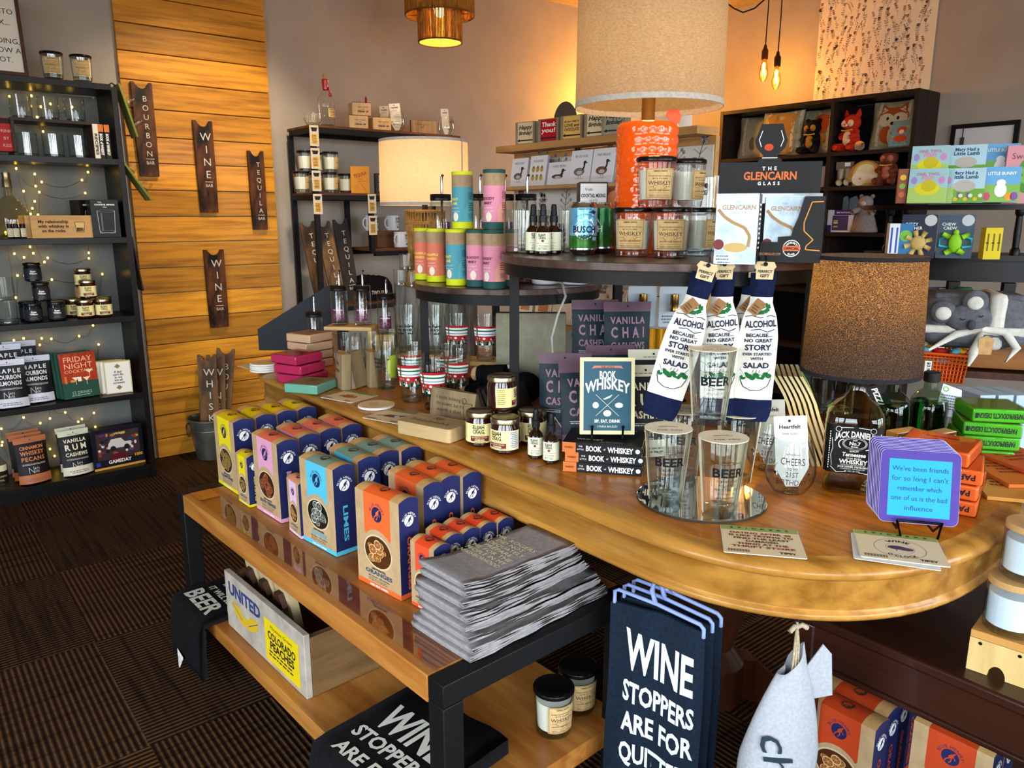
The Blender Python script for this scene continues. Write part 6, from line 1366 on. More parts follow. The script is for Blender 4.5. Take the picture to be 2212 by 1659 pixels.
def mk_white():
    o = root('white_candle','candle');r,h = .044,.088;MB().lathe([(.0001,.0005),(r-.004,.0005),(r,.005),(r,h-.001),(r-.001,h),(r-.003,h-.001),(r-.0032,.014),(.0001,.0135)],glass('#f6fafc','frost',1.0),40).build('glass',o)
    MB().lathe([(.0001,.015),(r-.0038,.015),(r-.0038,h-.016),(.0001,h-.016)],WAX,40).build('wax',o);MB().lathe([(.0001,h+.0115),(r-.0015,h+.0115),(r,h+.0095),(r,h+.0005),(.0001,h+.0005)],wood('#b08652','#cfa874','X',8,.55),40).build('wooden_lid',o);return o
wc = Kind(mk_white,'white candles with wooden lids')
def mk_crate():
    o = root('small_riser','riser');p_ = wood('#b59457','#d2b479','Z',8,.5);w2,h2 = .094,.078
    MB().box(0,0,h2-.007,w2,.10,.014,wood('#b07c3c','#c99850','X',8,.5),.001).build('top_board',o)
    A = [(-.014+.0,0)]+[(.014*cos(radians(180-k*18)),.022*sin(radians(k*18))) for k in range(1,10)]+[(.014,0)]
    b = MB().prism([(-w2/2,0)]+A+[(w2/2,0),(w2/2,h2-.0145),(-w2/2,h2-.0145)],-.0500,-.040,p_)
    for x in (-.03,.03):b.disc(x,h2-.022,.0032,P('#2a2a2c',.3,.8),mfront(-.0500),.0006)
    b.build('front_board',o);MB().prism([(-w2/2,0),(w2/2,0),(w2/2,h2-.0145),(-w2/2,h2-.0145)],.040,.0500,p_).build('back_board',o);return o
sr = Kind(mk_crate,'small pine risers under the white candles');q = (1.480,.402);zc2 = .5006
sr("small pine riser carrying the nearest stack of white candles",(q[0],q[1],zc2),-83);wc("white candle on the pine riser, lower of the nearest stack",(q[0]-.004,q[1]-.004,zc2+.0785),0);wc("white candle on top of the nearest stack",(q[0]+.012,q[1]-.014,zc2+.0785+.1005),40)
q2 = (1.605,.396)
for i in range(1):sr("small pine riser carrying the white candles further back",(q2[0],q2[1],zc2),-80)
wc("white candle lower in the further stack, mostly hidden",(q2[0],q2[1],zc2+.0785),0);wc("white candle on top of the further stack, wooden lid in view",(q2[0]-.004,q2[1]-.006,zc2+.0785+.1005),70)
q3 = (1.74,.380);sr("small pine riser of the furthest candle stack at the frame edge",(q3[0],q3[1],zc2),-80);wc("white candle lower in the furthest stack",(q3[0],q3[1],zc2+.0785),0);wc("white candle topping the furthest stack at the frame edge",(q3[0],q3[1],zc2+.0785+.1005),20)
# ================================================================ fairy-lit bookcase on the left
BKW = wood('#0a0807','#15100e','Z',8,.35)
BY0,BY1 = 4.02,4.315;BX0,BX1 = .10,.965;SHZ = [.075,.445,.825,1.198,1.553]
bc = thing('bookcase','tall dark open bookcase with fairy lights beside the plank wall','bookcase',((BX0+BX1)/2,BY0,0));bw = BX1-BX0;dep = BY1-BY0
for s_ in (-1,1):MB().box(s_*(bw/2-.0125),dep/2,.935,.025,dep,1.868,BKW,.001).build('side_panel',bc)
for z in SHZ+[1.880]:MB().box(0,dep/2-.024,z-.0135,bw-.0505,dep-.034,.026,BKW,.001).build('shelf',bc)
MB().box(0,.02,.03,bw-.051,.018,.058,BKW).build('plinth',bc);MB().box(0,dep-.003,.96,bw-.051,.005,1.80,P('#6c6e6c',.8)).build('wall_shade_sheet',bc)  # grey sheet added behind the shelves, standing in for shade on the wall
def SX(px,py,y):return atY(px,py,y)[0]
def onS(px,k,y,py=None):z = ([1.8835]+[])[0] if k == 5 else SHZ[k]+.0003;return (SX(px,py or (120,960,820,640,480,300)[0 if k == 5 else k+1 if 0 else (5-k)] ,y),y,z)
FR = P('#1d1a18',.5)
# top: candles and frame
whiskey_candle("whiskey candle on top of the bookcase, left of the two",(SX(113,140,4.10),4.10,1.8935),-14,group='whiskey candles on the bookcase top');whiskey_candle("whiskey candle on top of the bookcase, right end",(SX(176,145,4.10),4.10,1.8935),-10,group='whiskey candles on the bookcase top')
fm = thing('framed_print','framed typewriter quote leaning on top of the bookcase','picture',(.428,4.13,1.894),0,None,R(-7,'X'));W_,H_ = .42,.335;wdf = wood('#3a2418','#553524','X',10,.5)
b = MB()
for x in (-W_/2+.007,W_/2-.007):b.box(x,0,H_/2,.014,.02,H_,wdf)
for z in (.007,H_-.007):b.box(0,0,z,W_-.028,.02,.014,wdf)
b.build('frame',fm);b = MB();b.box(0,.002,H_/2,W_-.028,.004,H_-.028,P('#dcd4c6',.8));mq = mfront(0)
for t,x,z in (("I RAN INTO",.185,.268),("MY EX...",.168,.222),("JUST KIDDING,",.195,.145),("I DON'T KNOW A",.195,.106),("LOT.",.160,.066)):b.text(t,x,z,.031,P('#2a2622',.7),mq,al='R')
b.build('print',fm)
# shelf 1 (upper): riser with rocks glasses
y = 4.13;rx = SX(118,310,4.07);ro = thing('box_riser','dark wooden frame riser on the upper shelf with glasses on and under it','riser',(rx,4.04,SHZ[4]+.0005));w2 = .325;rw = wood('#24150e','#3a2418','X',9,.45)
MB().box(0,.09,.152,w2,.18,.012,rw).build('top_board',ro)
for s_ in (-1,1):MB().box(s_*(w2/2-.006),.09,.073,.012,.18,.1455,rw).build('side_board',ro)
rkb = Kind(lambda:mk_rocks(.042,.102),'rocks glasses on the bookcase')
for i,px in enumerate((61,112,166)):rkb("rocks glass on the frame riser, %s" % ("left","middle","right")[i],(rx-.105+.105*i,4.12,SHZ[4]+.159),0)
for i,px in enumerate((72,124,178)):rkb("rocks glass beneath the frame riser, %s" % ("left","middle","right")[i],(rx-.102+.102*i,4.11,SHZ[4]+.0005),0)
for i,(c_,px) in enumerate(((P('#d6cfbf',.6),204),(P('#15151a',.5),215),(P('#15151a',.5),228))):
    bk = mk_book(.022,.150,.11,c_,None);x = SX(px+3,310,4.05)
    bm_ = MB();mq = mfront(-.055);bm_.rect(-.011,.118,.011,.15,OB,mq) if i else None;bm_.text(("RECIPES","BOOK of WHISKEY","BOOK of WHISKEY")[i],0,.062,.016,INK if not i else WHITE,mq,bold=1,rot=-90,w=.095);bm_.build('spine_print',bk)
    place(bk,("cream spined book beside the frame riser","black whiskey book beside the cream one on the bookcase","black whiskey book nearest the bookcase side")[i],'book',(x,4.085,SHZ[4]+.0005),0)
rc = thing('red_card','red drinks card on a wire stand at the left of the upper shelf','card',(SX(2,300,4.06),4.06,SHZ[4]+.001));b = MB();b.box(0,0,.085,.11,.004,.14,P('#b01c1c',.5));b.rect(-.05,.13,.05,.152,P('#1a0c0c',.5),mfront(-.002));[b.text(t,.02,.10-i*.03,.018,P('#e0b0a0',.6),mfront(-.002)) for i,t in enumerate(("DRINKS","BY","KISS"))];b.build('card',rc);MB().tube([(-.05,-.02,.012),(.05,-.02,.012),(.05,.03,.002),(-.05,.03,.002)],.002,wm,6,True).build('wire_stand',rc)
# shelf 2: decanter, minis, sign, boxes
dz = SHZ[3]+.0005;dcx = SX(22,450,4.14);o = thing('decanter','clear decanter with a stopper at the left of the middle shelf','bottle',(dcx,4.14,dz));MB().lathe([(.0001,.001),(.05,.001),(.066,.012),(.074,.07),(.070,.11),(.045,.155),(.019,.185),(.016,.215),(.020,.222),(.0001,.222)],glass('#f6ecd2','decant',1.3),36).build('body',o);MB().cyl(0,0,.006,.016,.05,CLEARB,28).build('thick_base',o);MB().lathe([(.0001,.222),(.021,.223),(.019,.250),(.016,.262),(.018,.285),(.0001,.287)],P('#8a7a5a',.25,.8),24).build('stopper',o)
mini = Kind(lambda:mk_candle.__call__() if 0 else mk_mini(),'mini bottles on the middle shelf')
def mk_mini():
    o = root('mini_bottle','bottle');MB().lathe([(.0001,.0005),(.011,.0005),(.0115,.002),(.0115,.048),(.0001,.048)],P('#2a1a10',.2),18).build('body',o);MB().cyl(0,0,.0482,.064,.0105,P('#0e0e0e',.4),18).build('cap',o);b = MB();b.rect(-.014,.008,.014,.044,P('#d8cfb8',.6),mcyl(.0115),.0004,8);b.scribble(0,.038,.02,6,.005,P('#6a5a44',.6),mcyl(.0115));b.build('label',o);return o
for i,px in enumerate((22,35,50)):mini("mini bottle before the decanter, %s" % ("left","middle","right")[i],(SX(px,500,4.045),4.045,dz),8*i)
for i in range(3):
    o = root('wood_sign','sign');b = MB();b.prism(rrect(.245,.100,.003,2,0,.05),-.007,.007,wood('#a67c46','#c79c62','X',8,.5))
    if i == 0:
        for j,t in enumerate(("My relationship","with whiskey is","on the rocks.")):b.text(t,-.035,.073-j*.020,.019,P('#2f2014',.7),mfront(-.007),bold=1,w=(.12,.12,.095)[j])
        b.poly([(.055,.025),(.085,.025),(.090,.07),(.050,.07)],P('#c9a56c',.6),mfront(-.007),.0004);b.line([(.055,.025),(.050,.07),(.090,.07),(.085,.025),(.055,.025)],.002,P('#2f2014',.7),mfront(-.007));b.rect(.056,.028,.084,.045,P('#2f2014',.7),mfront(-.007))
    b.build('board',o);place(o,("front wooden sign about whiskey on the rocks","second wooden sign behind the whiskey one","third wooden sign at the back of the whiskey row")[i],'sign',(SX(136,495,4.05)-.020*i,4.058+.0165*i,dz),-3);o['group'] = 'wooden signs on the middle shelf'
def mk_mixbox(): 
    o = root('mixing_box','box');b = MB();b.box(0,0,.0855,.118,.10,.171,P('#0c0c0e',.35),.001);mq = mfront(-.05);b.text("Viski",-.02,.160,.009,WHITE,mq);b.text("COCKTAIL MIXING",0,.149,.010,WHITE,mq,bold=1,w=.085);b.text("Glass",0,.138,.008,WHITE,mq,shear=.2)
    b.line([(-.034,.118),(-.029,.02),(.034,.02),(.040,.12)],.0018,P('#b8bcc0',.3),mq);b.ring(.003,.12,.036,.038,P('#b8bcc0',.3),mq,.0005,24,.14);b.ring(.002,.026,.030,.032,P('#b8bcc0',.3),mq,.0005,24,.16);b.rect(-.02,.03,-.014,.11,P('#55595e',.3),mq);b.build('box',o);return o
mx = Kind(mk_mixbox,'black cocktail mixing glass boxes on the bookcase');mx("black mixing glass box at the right end of the middle shelf",(SX(232,475,4.08)-.014,4.085,dz),-2);mx("black mixing glass box behind at an angle, left of the other",(SX(208,470,4.2)-.03,4.215,dz),12)
# shelf 3: jars
jz = SHZ[2]+.0005;jh = .0875
for l,px,yy,lv in (("dark jar in the front row, left",67,4.07,0),("dark jar in the front row, right",118,4.07,0),("dark jar in the back row, left",56,4.16,0),("dark jar in the back row, right",118,4.165,0),("dark jar of the middle tier, front",90,4.11,1),("dark jar topping the pyramid at the back",77,4.17,2)):dark_jar(l,(SX(px,640,yy),yy,jz+jh*lv),-6)
for l,px,yy,lv in (("cherry jar on the bookcase, front row left",181,4.07,0),("cherry jar on the bookcase, front row right",221,4.07,0),("cherry jar on the bookcase, back row left",157,4.16,0),("cherry jar on the bookcase, back row right",222,4.165,0),("cherry jar on the bookcase, back row middle",196,4.16,0),("cherry jar on the bookcase, second tier front",191,4.105,1),("cherry jar on the bookcase, topmost at the back",184,4.185,1)):shelf_jar(l,(SX(px,640,yy),yy,jz+jh*lv),-8)
o = MB().box(0,0,.0,.072,.07,.0) if 0 else None
kids_ = [a for a in ALL if a['label'] == "cherry jar on the bookcase, topmost at the back"][0];kids_.location.z = jz+jh*1.0+.05;o = MB().box(kids_.location.x,4.185,jz+jh+.0245,.07,.07,.049,KRAFT).build('small_box');tag(o,'small box under the topmost cherry jar of the bookcase','box')
rkb("rocks glass at the left end of the jar shelf, below",(SX(14,670,4.08),4.08,jz),0);rkb("rocks glass stacked on another at the left of the jar shelf",(SX(8,640,4.08),4.08,jz+.103),0)
# shelf 4: pouches, cocktail book, dad signs
pz = SHZ[1]+.0005
for l,px,yy,r_ in (("maple almond pouch at the front left of the lower shelf",22,4.055,-8),("maple almond pouch front right, beside the cocktail book",80,4.10,-4),("maple almond pouch behind at the left",20,4.165,-5),("maple almond pouch behind, barely showing its right edge",55,4.235,-3)):maple_pouch(l,(SX(px,840,yy),yy,pz+(.004 if yy < 4.15 else .059)),r_,R(-6,'X'))
b = MB().box(.44,4.225,.027,.30,.11,.053,P('#161210',.6));o = b.build('shelf_riser',None,(SX(30,840,4.22)-.44,0,pz));tag(o,'low dark riser under the rear maple pouches','riser')
def d_friday(b,mp,w,h):
    b.rect(-w/2,h*.36,w/2,h,NZ('#8a1f12','#b8401c',40,(6,1,.4),.4),mp,.0003);b.rect(-w/2,0,w/2,h*.36,P('#22473a',.4),mp,.0003);g = P('#e8b88a',.5)
    for t,z,s_,w_ in (("FRIDAY",.86,.036,.8),("NIGHT",.715,.036,.8),("COCKTAILS",.595,.02,.8)):b.text(t,0,h*z,s_,g,mp,w=w*w_,bold=0)
    b.text("52 DRINKS",0,h*.12,.020,P('#9ab89a',.5),mp,w=w*.55);b.scribble(0,h*.05,w*.6,1,.008,P('#9ab89a',.5),mp)
    for x,z in ((.18,.36),(.28,.52),(-.12,.38)):b.poly([(w*x-.016,h*z+.018),(w*x+.016,h*z+.018),(w*x,h*z)],P('#e8d8b8',.4),mp,.0007);b.line([(w*x,h*z),(w*x,h*z-.018)],.0018,P('#e8d8b8',.4),mp,.0007)
    b.rect(-.01,h*.36,.006,h*.46,P('#e8e0d0',.5),mp,.0008);b.rect(-w*.42,h*.34,-w*.36,h*.5,P('#c8702c',.5),mp,.0008);b.disc(-w*.2,h*.38,.012,P('#d88a3c',.5),mp,.0008,.006)
for i in range(3):
    bk = mk_book(.158,.215,.019,'#234a3c' if i else '#234a3c',d_friday if i == 0 else None);place(bk,("front cocktail book with red curtain cover","cocktail book second in the leaning row","cocktail book at the back of the leaning row")[i],'book',(SX(176,830,4.06)-.012*i,4.075+.026*i,pz+.0025),0);bk.rotation_euler = (Matrix.Rotation(radians(8),3,'Z') @ R(-7,'X').to_3x3()).to_euler();bk['group'] = 'cocktail books on the lower shelf'
for i in range(4):
    o = root('framed_sign','sign');w2,h2 = .118,.160;b = MB();b.box(0,0,h2/2,w2,.014,h2,P('#cbb58c',.5),.001);b.rect(-w2/2+.005,.005,w2/2-.005,h2-.005,P('#e6e0d6',.7),mfront(-.007))
    if i == 0:
        for j,t in enumerate(("If dad","can't fix","it, we","are all","screwed")):b.text(t,0,.108-j*.0135,.0145,P('#4a463e',.7),mfront(-.007),bold=1)
        for z in (.135,.030):b.poly([(-.014,z),(0,z+.012),(.014,z),(0,z-.012)],P('#8a7a4a',.6),mfront(-.007),.0008)
    b.build('sign',o);place(o,("front framed sign about dad on the lower shelf","second framed sign behind the dad one","third framed sign behind the dad one","rearmost framed sign behind the dad one")[i],'sign',(SX(258,830,4.06)-.014*i,4.07+.019*i,pz),-6);o['group'] = 'framed signs stacked on the lower shelf'
# bottom shelf
bz = SHZ[0]+.0005
for l,px,yy,r_ in (("cinnamon pecan pouch at the front of the bottom shelf",75,4.062,8),("cinnamon pecan pouch second in the row on the bottom shelf",66,4.135,6),("cinnamon pecan pouch at the back of the bottom shelf",62,4.205,6)):pecan_pouch(l,(SX(px,1020,yy),yy,bz+.004),r_,R(-5,'X'))
rum_pouch("cream-topped rum pouch on the bottom shelf of the bookcase",(SX(168,1000,4.065),4.065,bz+.004),6,R(-6,'X'));rum_pouch("rum pouch hidden behind the bookcase rum pouch",(SX(165,1000,4.12),4.140,bz+.004),6,R(-6,'X'))
o = root('paraffin_bottle','bottle');MB().lathe([(.0001,.001),(.028,.001),(.032,.006),(.032,.115),(.012,.150),(.011,.175),(.0001,.176)],glass('#f4f1e0','oil',1.3),28).build('body',o);b = MB();b.rect(-.04,.03,.04,.088,P('#141414',.5),mcyl(.032),.0005,12);b.text("PARAFFIN",.0,.066,.012,P('#d8b060',.5),mcyl(.032),.001,w=.05);b.text("OIL",.0,.048,.012,P('#d8b060',.5),mcyl(.032),.001);b.rect(-.03,.09,.03,.118,P('#d8c8a0',.5),mcyl(.032),.0005,8);b.build('label',o);MB().cyl(0,0,.174,.196,.012,P('#d8d4cc',.4),16).build('cap',o);place(o,'clear lamp oil bottle at the left end of the bottom shelf','bottle',(SX(2,1040,4.06),4.06,bz),8)
pu = thing('puzzle_box','football tailgate jigsaw puzzle box at the right of the bottom shelf','puzzle',(SX(262,985,4.07)-.012,4.085,bz),4);w2,h2,d2 = .235,.205,.055;b = MB();b.box(0,0,h2/2,w2,d2,h2,P('#14101c',.4),.001);mq = mfront(-d2/2);rn = random.Random(8)
b.rect(-w2*.42,h2*.24,w2*.42,h2*.9,P('#3a2a2a',.4),mq,.0003)
for i in range(46):c_ = ('#c89030','#5a2a7a','#d8d0c0','#2a3a5a','#8a3a1c','#1a1a20','#a06a3a')[i % 7];b.disc(rn.uniform(-w2*.38,w2*.38),rn.uniform(h2*.28,h2*.86),rn.uniform(.004,.014),P(c_,.4),mq,.0006+.00001*i,rn.uniform(.004,.010),8)
b.poly([(-.05,.10),(.06,.10),(.06,.125),(.03,.128),(.015,.148),(-.03,.148),(-.045,.126)],P('#c8c4be',.4),mq,.0013);[b.disc(x,.10,.013,INK,mq,.0015) for x in (-.025,.038)]
b.disc(.0,h2*.26,.040,P('#5a1420',.4),mq,.0016,.022);b.text("GAMEDAY",.0,h2*.17,.024,P('#e8e0d0',.4),mq,.002,bold=1,w=.105);b.text("1000",.088,h2*.25,.02,P('#e0a030',.5),mq,.002,bold=1);b.text("VIKINGS",.01,h2*.85,.014,P('#e0c070',.5),mq,.002,bold=1);b.rect(-w2/2,0,w2/2,h2*.055,P('#c8903a',.5),mq,.0006);b.rect(-w2*.46,h2*.1,-w2*.38,h2*.2,P('#2a3a8a',.4),mq);b.build('box',pu)
# fairy lights
fl_ = thing('fairy_lights','string of warm fairy lights hanging behind the shelves of the bookcase','string lights',(0,4.30,1.86));FLP = [(20,208),(68,207),(85,206),(106,200),(153,207),(22,262),(80,253),(93,284),(35,364),(51,413),(75,376),(90,393),(77,402),(85,415),(75,435),(70,450),(66,462),(82,464),(177,389),(184,417),(190,372),(12,502),(68,498),(62,510),(31,548),(52,556),(72,547),(103,557),(96,566),(189,524),(192,558),(38,595),(112,604),(221,592),(34,643),(201,703),(51,731),(90,731),(111,732),(171,726),(213,744),(153,761),(210,820),(51,902),(141,891),(203,892),(108,904),(87,914),(169,911),(177,905),(206,922),(3,926),(57,947),(123,943),(4,962),(28,999),(108,970),(118,985),(115,1008),(206,1012),(30,735),(105,870),(5,955),(86,745)]
ptl = []
for px,py in FLP:
    p = atY(px,py,4.285);p = (max(BX0+.04,min(BX1-.04,p[0])),4.285,p[2]);p = (p[0],p[1],p[2]-.05*any(abs(p[2]-k+.0135) < .03 for k in SHZ+[1.88]));ptl.append(p)
gl_ = glow('#ffc840',22);base_b = None
for p in ptl:
    if base_b is None:base_b = MB().ball(0,0,0,.0042,.0042,.0055,gl_,8,6).build('bulb',fl_,(p[0],p[1]-4.30,p[2]-1.86))
    else:c_ = base_b.copy();COL.objects.link(c_);c_.location = (p[0],p[1]-4.30,p[2]-1.86)
ptl.sort(key=lambda p:(-round(p[2]/.19),p[0]*(1 if round(p[2]/.19) % 2 else -1)));wpts = []
for a,c in zip(ptl,ptl[1:]):
    for k in range(4):t = k/4;wpts.append((a[0]+(c[0]-a[0])*t,a[1]-4.30+.006+.004*sin(9*t),a[2]+(c[2]-a[2])*t-.03*sin(pi*t)-1.86))
MB().tube(wpts,.0009,P('#5a5138',.5,.5),4).build('wire',fl_)
# shot flights and strips hung on the bookcase side
def flight(l,px,py,tl,ng):
    p = atY(px,py,4.10);o = thing('shot_flight',l,'serving board',(.968+.045,4.10,p[2]),0,None,R(tl,'Y'));MB().box(0,0,0,.010,.10,.24,wood('#5f6a22','#7d8436','Z',8,.5),.002).build('board',o);MB().tube([(-.004,0,.115),(-.018,0,.13),(-.03,0,.125)],.003,wm,6).build('hook',o)
    for k in range(ng):
        s = mk_rocks(.021,.05);tag(s,("upper" if k else "lower")+" shot glass in the "+l.split(' hanging')[0],'glass','shot glasses in the hanging boards');M_ = R(tl,'Y') @ T(.006,0,-.07+.10*k) @ R(68,'Y');s.location = Vector(o.location)+M_.to_translation();s.rotation_euler = M_.to_euler()
flight("upper green shot board hanging on the bookcase side",262,240,-14,2);flight("lower green shot board hanging on the bookcase side",288,385,-32,2)
o = MB().box(0,0,0,.006,.09,.26,P('#2a1d16',.4)).build('hanging_strip',None,(.986,4.10,atY(285,570,4.1)[2]));o.rotation_euler = (0,radians(-6),0);tag(o,'thin dark strip hanging on the bookcase side below the boards','sign')
# ================================================================ barrel stave signs on the planks and in the bucket
def stave(l,txt,p,h,w=.098,rot=0,tilt=None,c=('#0b0504','#6a3a18'),g=None,k=1):
    o = root('stave_sign','sign');n = 14;top = [(w*.5*k_,h-(.0 if abs(k_) > .62 else .030*(1-(k_/.62)**2)**.5)) for k_ in [1-2*i/n for i in range(n+1)]]
    b = MB().prism([(-w*.46,0),(w*.46,0),(w*.50,h*.4)]+top+[(-w*.50,h*.4)],-.010,.010,NZ(c[0],c[1],7,(1.6,1,.5),.5,.4,7,.42,.60));wt = P('#cfc6b4',.6);n = len(txt);s_ = min(.064,h*.68/n);mq = mfront(-.010)
    for i,ch in enumerate(txt):b.text(ch,.008,h*.83-i*s_,s_*.86,wt,mq)
    z = h*.83-(n-1)*s_-s_*.62;b.rect(-.012,z-.001,.028,z+.002,wt,mq);b.text("BAR",.008,z-.018,.023,wt,mq,w=.040);b.build('stave',o);tag(o,l,'sign',g);o.location = p;o.rotation_euler = (Matrix.Rotation(radians(rot),3,'Z') @ (tilt or ID).to_3x3()).to_euler();return o
def SG(px,py):q = atY(px,py,4.305);return (q[0],4.309,q[2])
stave("dark stave sign lettered BOURBON on the plank wall","BOURBON",SG(324,381),.452);stave("stave sign lettered WINE higher on the planks, beside BOURBON","WINE",SG(453,459),.47,.098);stave("stave sign lettered TEQUILA at the right edge of the planks","TEQUILA",SG(563,496),.425,.088);stave("stave sign lettered WINE lower on the planks","WINE",SG(475,707),.425,.106)
kp = at(462,985,.001);o = thing('bucket','galvanised bucket on the carpet holding whisky and bourbon staves','bucket',(kp[0],kp[1],.001));GV = NZ('#6a6a62','#8a8a80',12,rough=.4,metal=.8)
MB().lathe([(.0001,.001),(.085,.001),(.118,.215),(.122,.218),(.122,.226),(.116,.226),(.083,.006),(.0001,.006)],GV,40).build('pail',o);b = MB();b.tube([(.110*cos(2*pi*k/36),.110*sin(2*pi*k/36),.165) for k in range(36)],.004,GV,6,True);b.build('hoop',o);MB().tube([(-.122,.03*cos(2*pi*k/20),.17+.035*sin(2*pi*k/20)) for k in range(20)],.004,P('#7a5a3a',.4,.7),6,True).build('ring_handle',o)
cs = ('#3a2410','#7a5428')
def bk_st(l,t,lat,dep_,tl,h,r=-25):a = radians(-25);stave(l,t,(kp[0]+lat*cos(a)-dep_*sin(a),kp[1]+lat*sin(a)+dep_*cos(a),.022),h,.095,r,R(-4-dep_*40,'X') @ R(tl,'Y'),cs,'staves in the bucket')
bk_st("leaning stave lettered WH at the front of the bucket","WHISKY",.0,-.040,1,.55);bk_st("stave lettered W between the others in the bucket","WINE",.022,-.008,3,.54);bk_st("stave lettered B at the back right of the bucket","BOURBON",.030,.024,7,.57);bk_st("stave turned edge-on at the left of the bucket","WINE",-.060,.012,-3,.53,-103)
# ================================================================ black steel shelf unit against the back wall
FY,BYk = 4.0,4.315;UX0,UX1 = 1.90,2.88;SB_ = P('#0c0b0d',.5)
us = thing('wall_shelf','black steel shelf unit with wooden boards against the back wall','shelf',(UX0,FY,0));UW = UX1-UX0;UD = BYk-FY
def bar(name,x0,y0,z0,x1,y1,z1,par=us,t=.026):
    MB().box((x0+x1)/2,(y0+y1)/2,(z0+z1)/2,max(t,abs(x1-x0)),max(t,abs(y1-y0)),max(t,abs(z1-z0)),SB_).build(name,par)
SHW = wood('#4a2a16','#6e4424','X',10,.5)
for x in (.013,UW-.013):
    for y in (.013,UD-.013):bar('post',x,y,.001,x,y,1.735)
for z in (1.748,1.395,.775):
    for y in (.013,UD-.013):bar('cross_bar',.027,y,z,UW-.027,y,z)
    for x in (.013,UW-.013):bar('side_bar',x,.027,z,x,UD-.027,z)
    MB().box(UW/2,UD/2,z+.017,UW-.004,UD-.004,.016,SHW).build('board',us)
ix = atY(803,500,FY+.013)[0]-UX0;zi = atY(803,548,FY)[2]
for y in (.013,UD-.013):bar('inner_post',ix,y,zi,ix,y,1.381)
MB().box((ix+UW)/2+.0,UD/2,zi+.02,UW-ix-.03,UD-.03,.016,SHW).build('inner_board',us)
for y in (.013,UD-.013):bar('inner_bar',ix+.014,y,zi-.002,UW-.027,y,zi-.002)
TOPZ,MIDZ,LOWZ,INZ = 1.7735,1.4205,.8005,zi+.0285
def U(px,y,z):return (atY(px,400,y)[0],y,z)
# things on top
o = root('red_wax_bottle','bottle');MB().lathe([(.0001,.001),(.040,.001),(.045,.006),(.043,.06),(.047,.115),(.044,.15),(.028,.178),(.0155,.195),(.0145,.24),(.0001,.24)],GL1,30).build('body',o);MB().cyl(0,0,.004,.016,.04,CLEARB,24).build('thick_base',o)
b = MB().lathe([(.0158,.200),(.0170,.235),(.0185,.240),(.018,.255),(.0001,.257)],P('#b0101c',.3,coat=.5),24);b.tube([(.012,-.012,.215),(.017,-.014,.19),(.020,-.016,.178)],.004,P('#b0101c',.3,coat=.5),8);b.disc(.020,.176,.010,P('#b0101c',.3),mfront(-.026),.0006) if 0 else b.ball(.021,-.018,.174,.010,.006,.010,P('#b0101c',.3,coat=.5),12,8);b.build('wax_seal',o)
MB().cyl(0,0,.256,.282,.012,P('#b08a5a',.7),18).build('cork',o);b = MB();mp = mcyl(.0445);b.rect(-.002,.055,.052,.100,P('#d8b878',.6),mp,.001,10);b.scribble(.024,.092,.04,5,.008,P('#5a4426',.6),mp,.0014);b.build('label',o);place(o,'clear bottle with red wax neck on top of the steel shelf','bottle',U(713,4.12,TOPZ),-10)
bb = thing('straw_basket','small glass dish of pale straw on top of the steel shelf at its left end','basket',U(683,4.09,TOPZ));MB().lathe([(.0001,.001),(.03,.001),(.052,.04),(.051,.041),(.029,.003),(.0001,.003)],GL1,24).build('dish',bb);b = MB();rn = random.Random(2)
for i in range(46):a = rn.uniform(0,6.3);r_ = rn.uniform(0,.035);b.tube([(r_*cos(a),r_*sin(a),.02),(r_*1.5*cos(a+.4),r_*1.5*sin(a+.4),rn.uniform(.04,.08)),(r_*1.2*cos(a+1),r_*1.2*sin(a+1),rn.uniform(.05,.07))],.0009,P('#cfc8b4',.7),3)
b.build('straw',bb)['kind'] = 'stuff'
def mk_slatbox(pen=False):
    o = root('slatted_box','box');b = MB();w_ = wood('#b89668','#d0b084','Z',9,.6);b.box(0,0,.034,.108,.085,.068,w_,.003);b.text("RAISE YOUR CUP",.008,.045,.009,INK,mfront(-.0425),w=.06);b.text("AND",.008,.034,.007,INK,mfront(-.0425));b.text("DRINK UP",.008,.022,.013,INK,mfront(-.0425),bold=1,w=.062)
    for i in range(12):b.rect(-.0535,.004+(i % 2)*.002,-.0535+.0012,.064,P('#6a5232',.7),mX(T(0,0,0),lambda u,v,of,i=i:(-.052+i*.0022,-.0425-of,v)))
    for i in range(9):b.box(-.048+i*.012,-.0385,.0695,.006,.006,.003,INK)
    b.build('box',o);return o
slb = Kind(mk_slatbox,'slatted wooden boxes');slb("slatted wooden box, lower left of three on the steel shelf",U(776,4.06,TOPZ),-12);slb("slatted wooden box, lower right of three on the steel shelf",U(825,4.06,TOPZ),-12);slb("slatted wooden box on top of the other two",(U(783,4.075,0)[0],4.075,TOPZ+.0715),-12)
p_ = U(806,4.075,TOPZ+.0715+.071);o = MB().tube([(0,0,-.1405),(.002,0,.035)],.006,P('#a81020',.3),10).ball(.002,0,.038,.006,.006,.008,P('#a81020',.3),10,8).build('red_pen',None,(p_[0],p_[1]+.049,p_[2]));tag(o,'red pen standing behind the topmost slatted box','pen')
stemless("stemless glass with paper insert on top of the steel shelf, left",U(860,4.08,TOPZ),-20,group='stemless glasses on the steel shelf');stemless("stemless glass with paper insert on the steel shelf, right end",U(966,4.09,TOPZ),10,group='stemless glasses on the steel shelf');stemless("stemless glass behind the left one on the steel shelf",U(838,4.21,TOPZ),0,group='stemless glasses on the steel shelf')
sg2 = slabblock('wood_sign',"wooden sign with script about a sip behind the linen lampshade's top",.165,.082,.022,U(918,4.10,TOPZ),-8,R(-5,'X'),("I don't give a","SIP"))
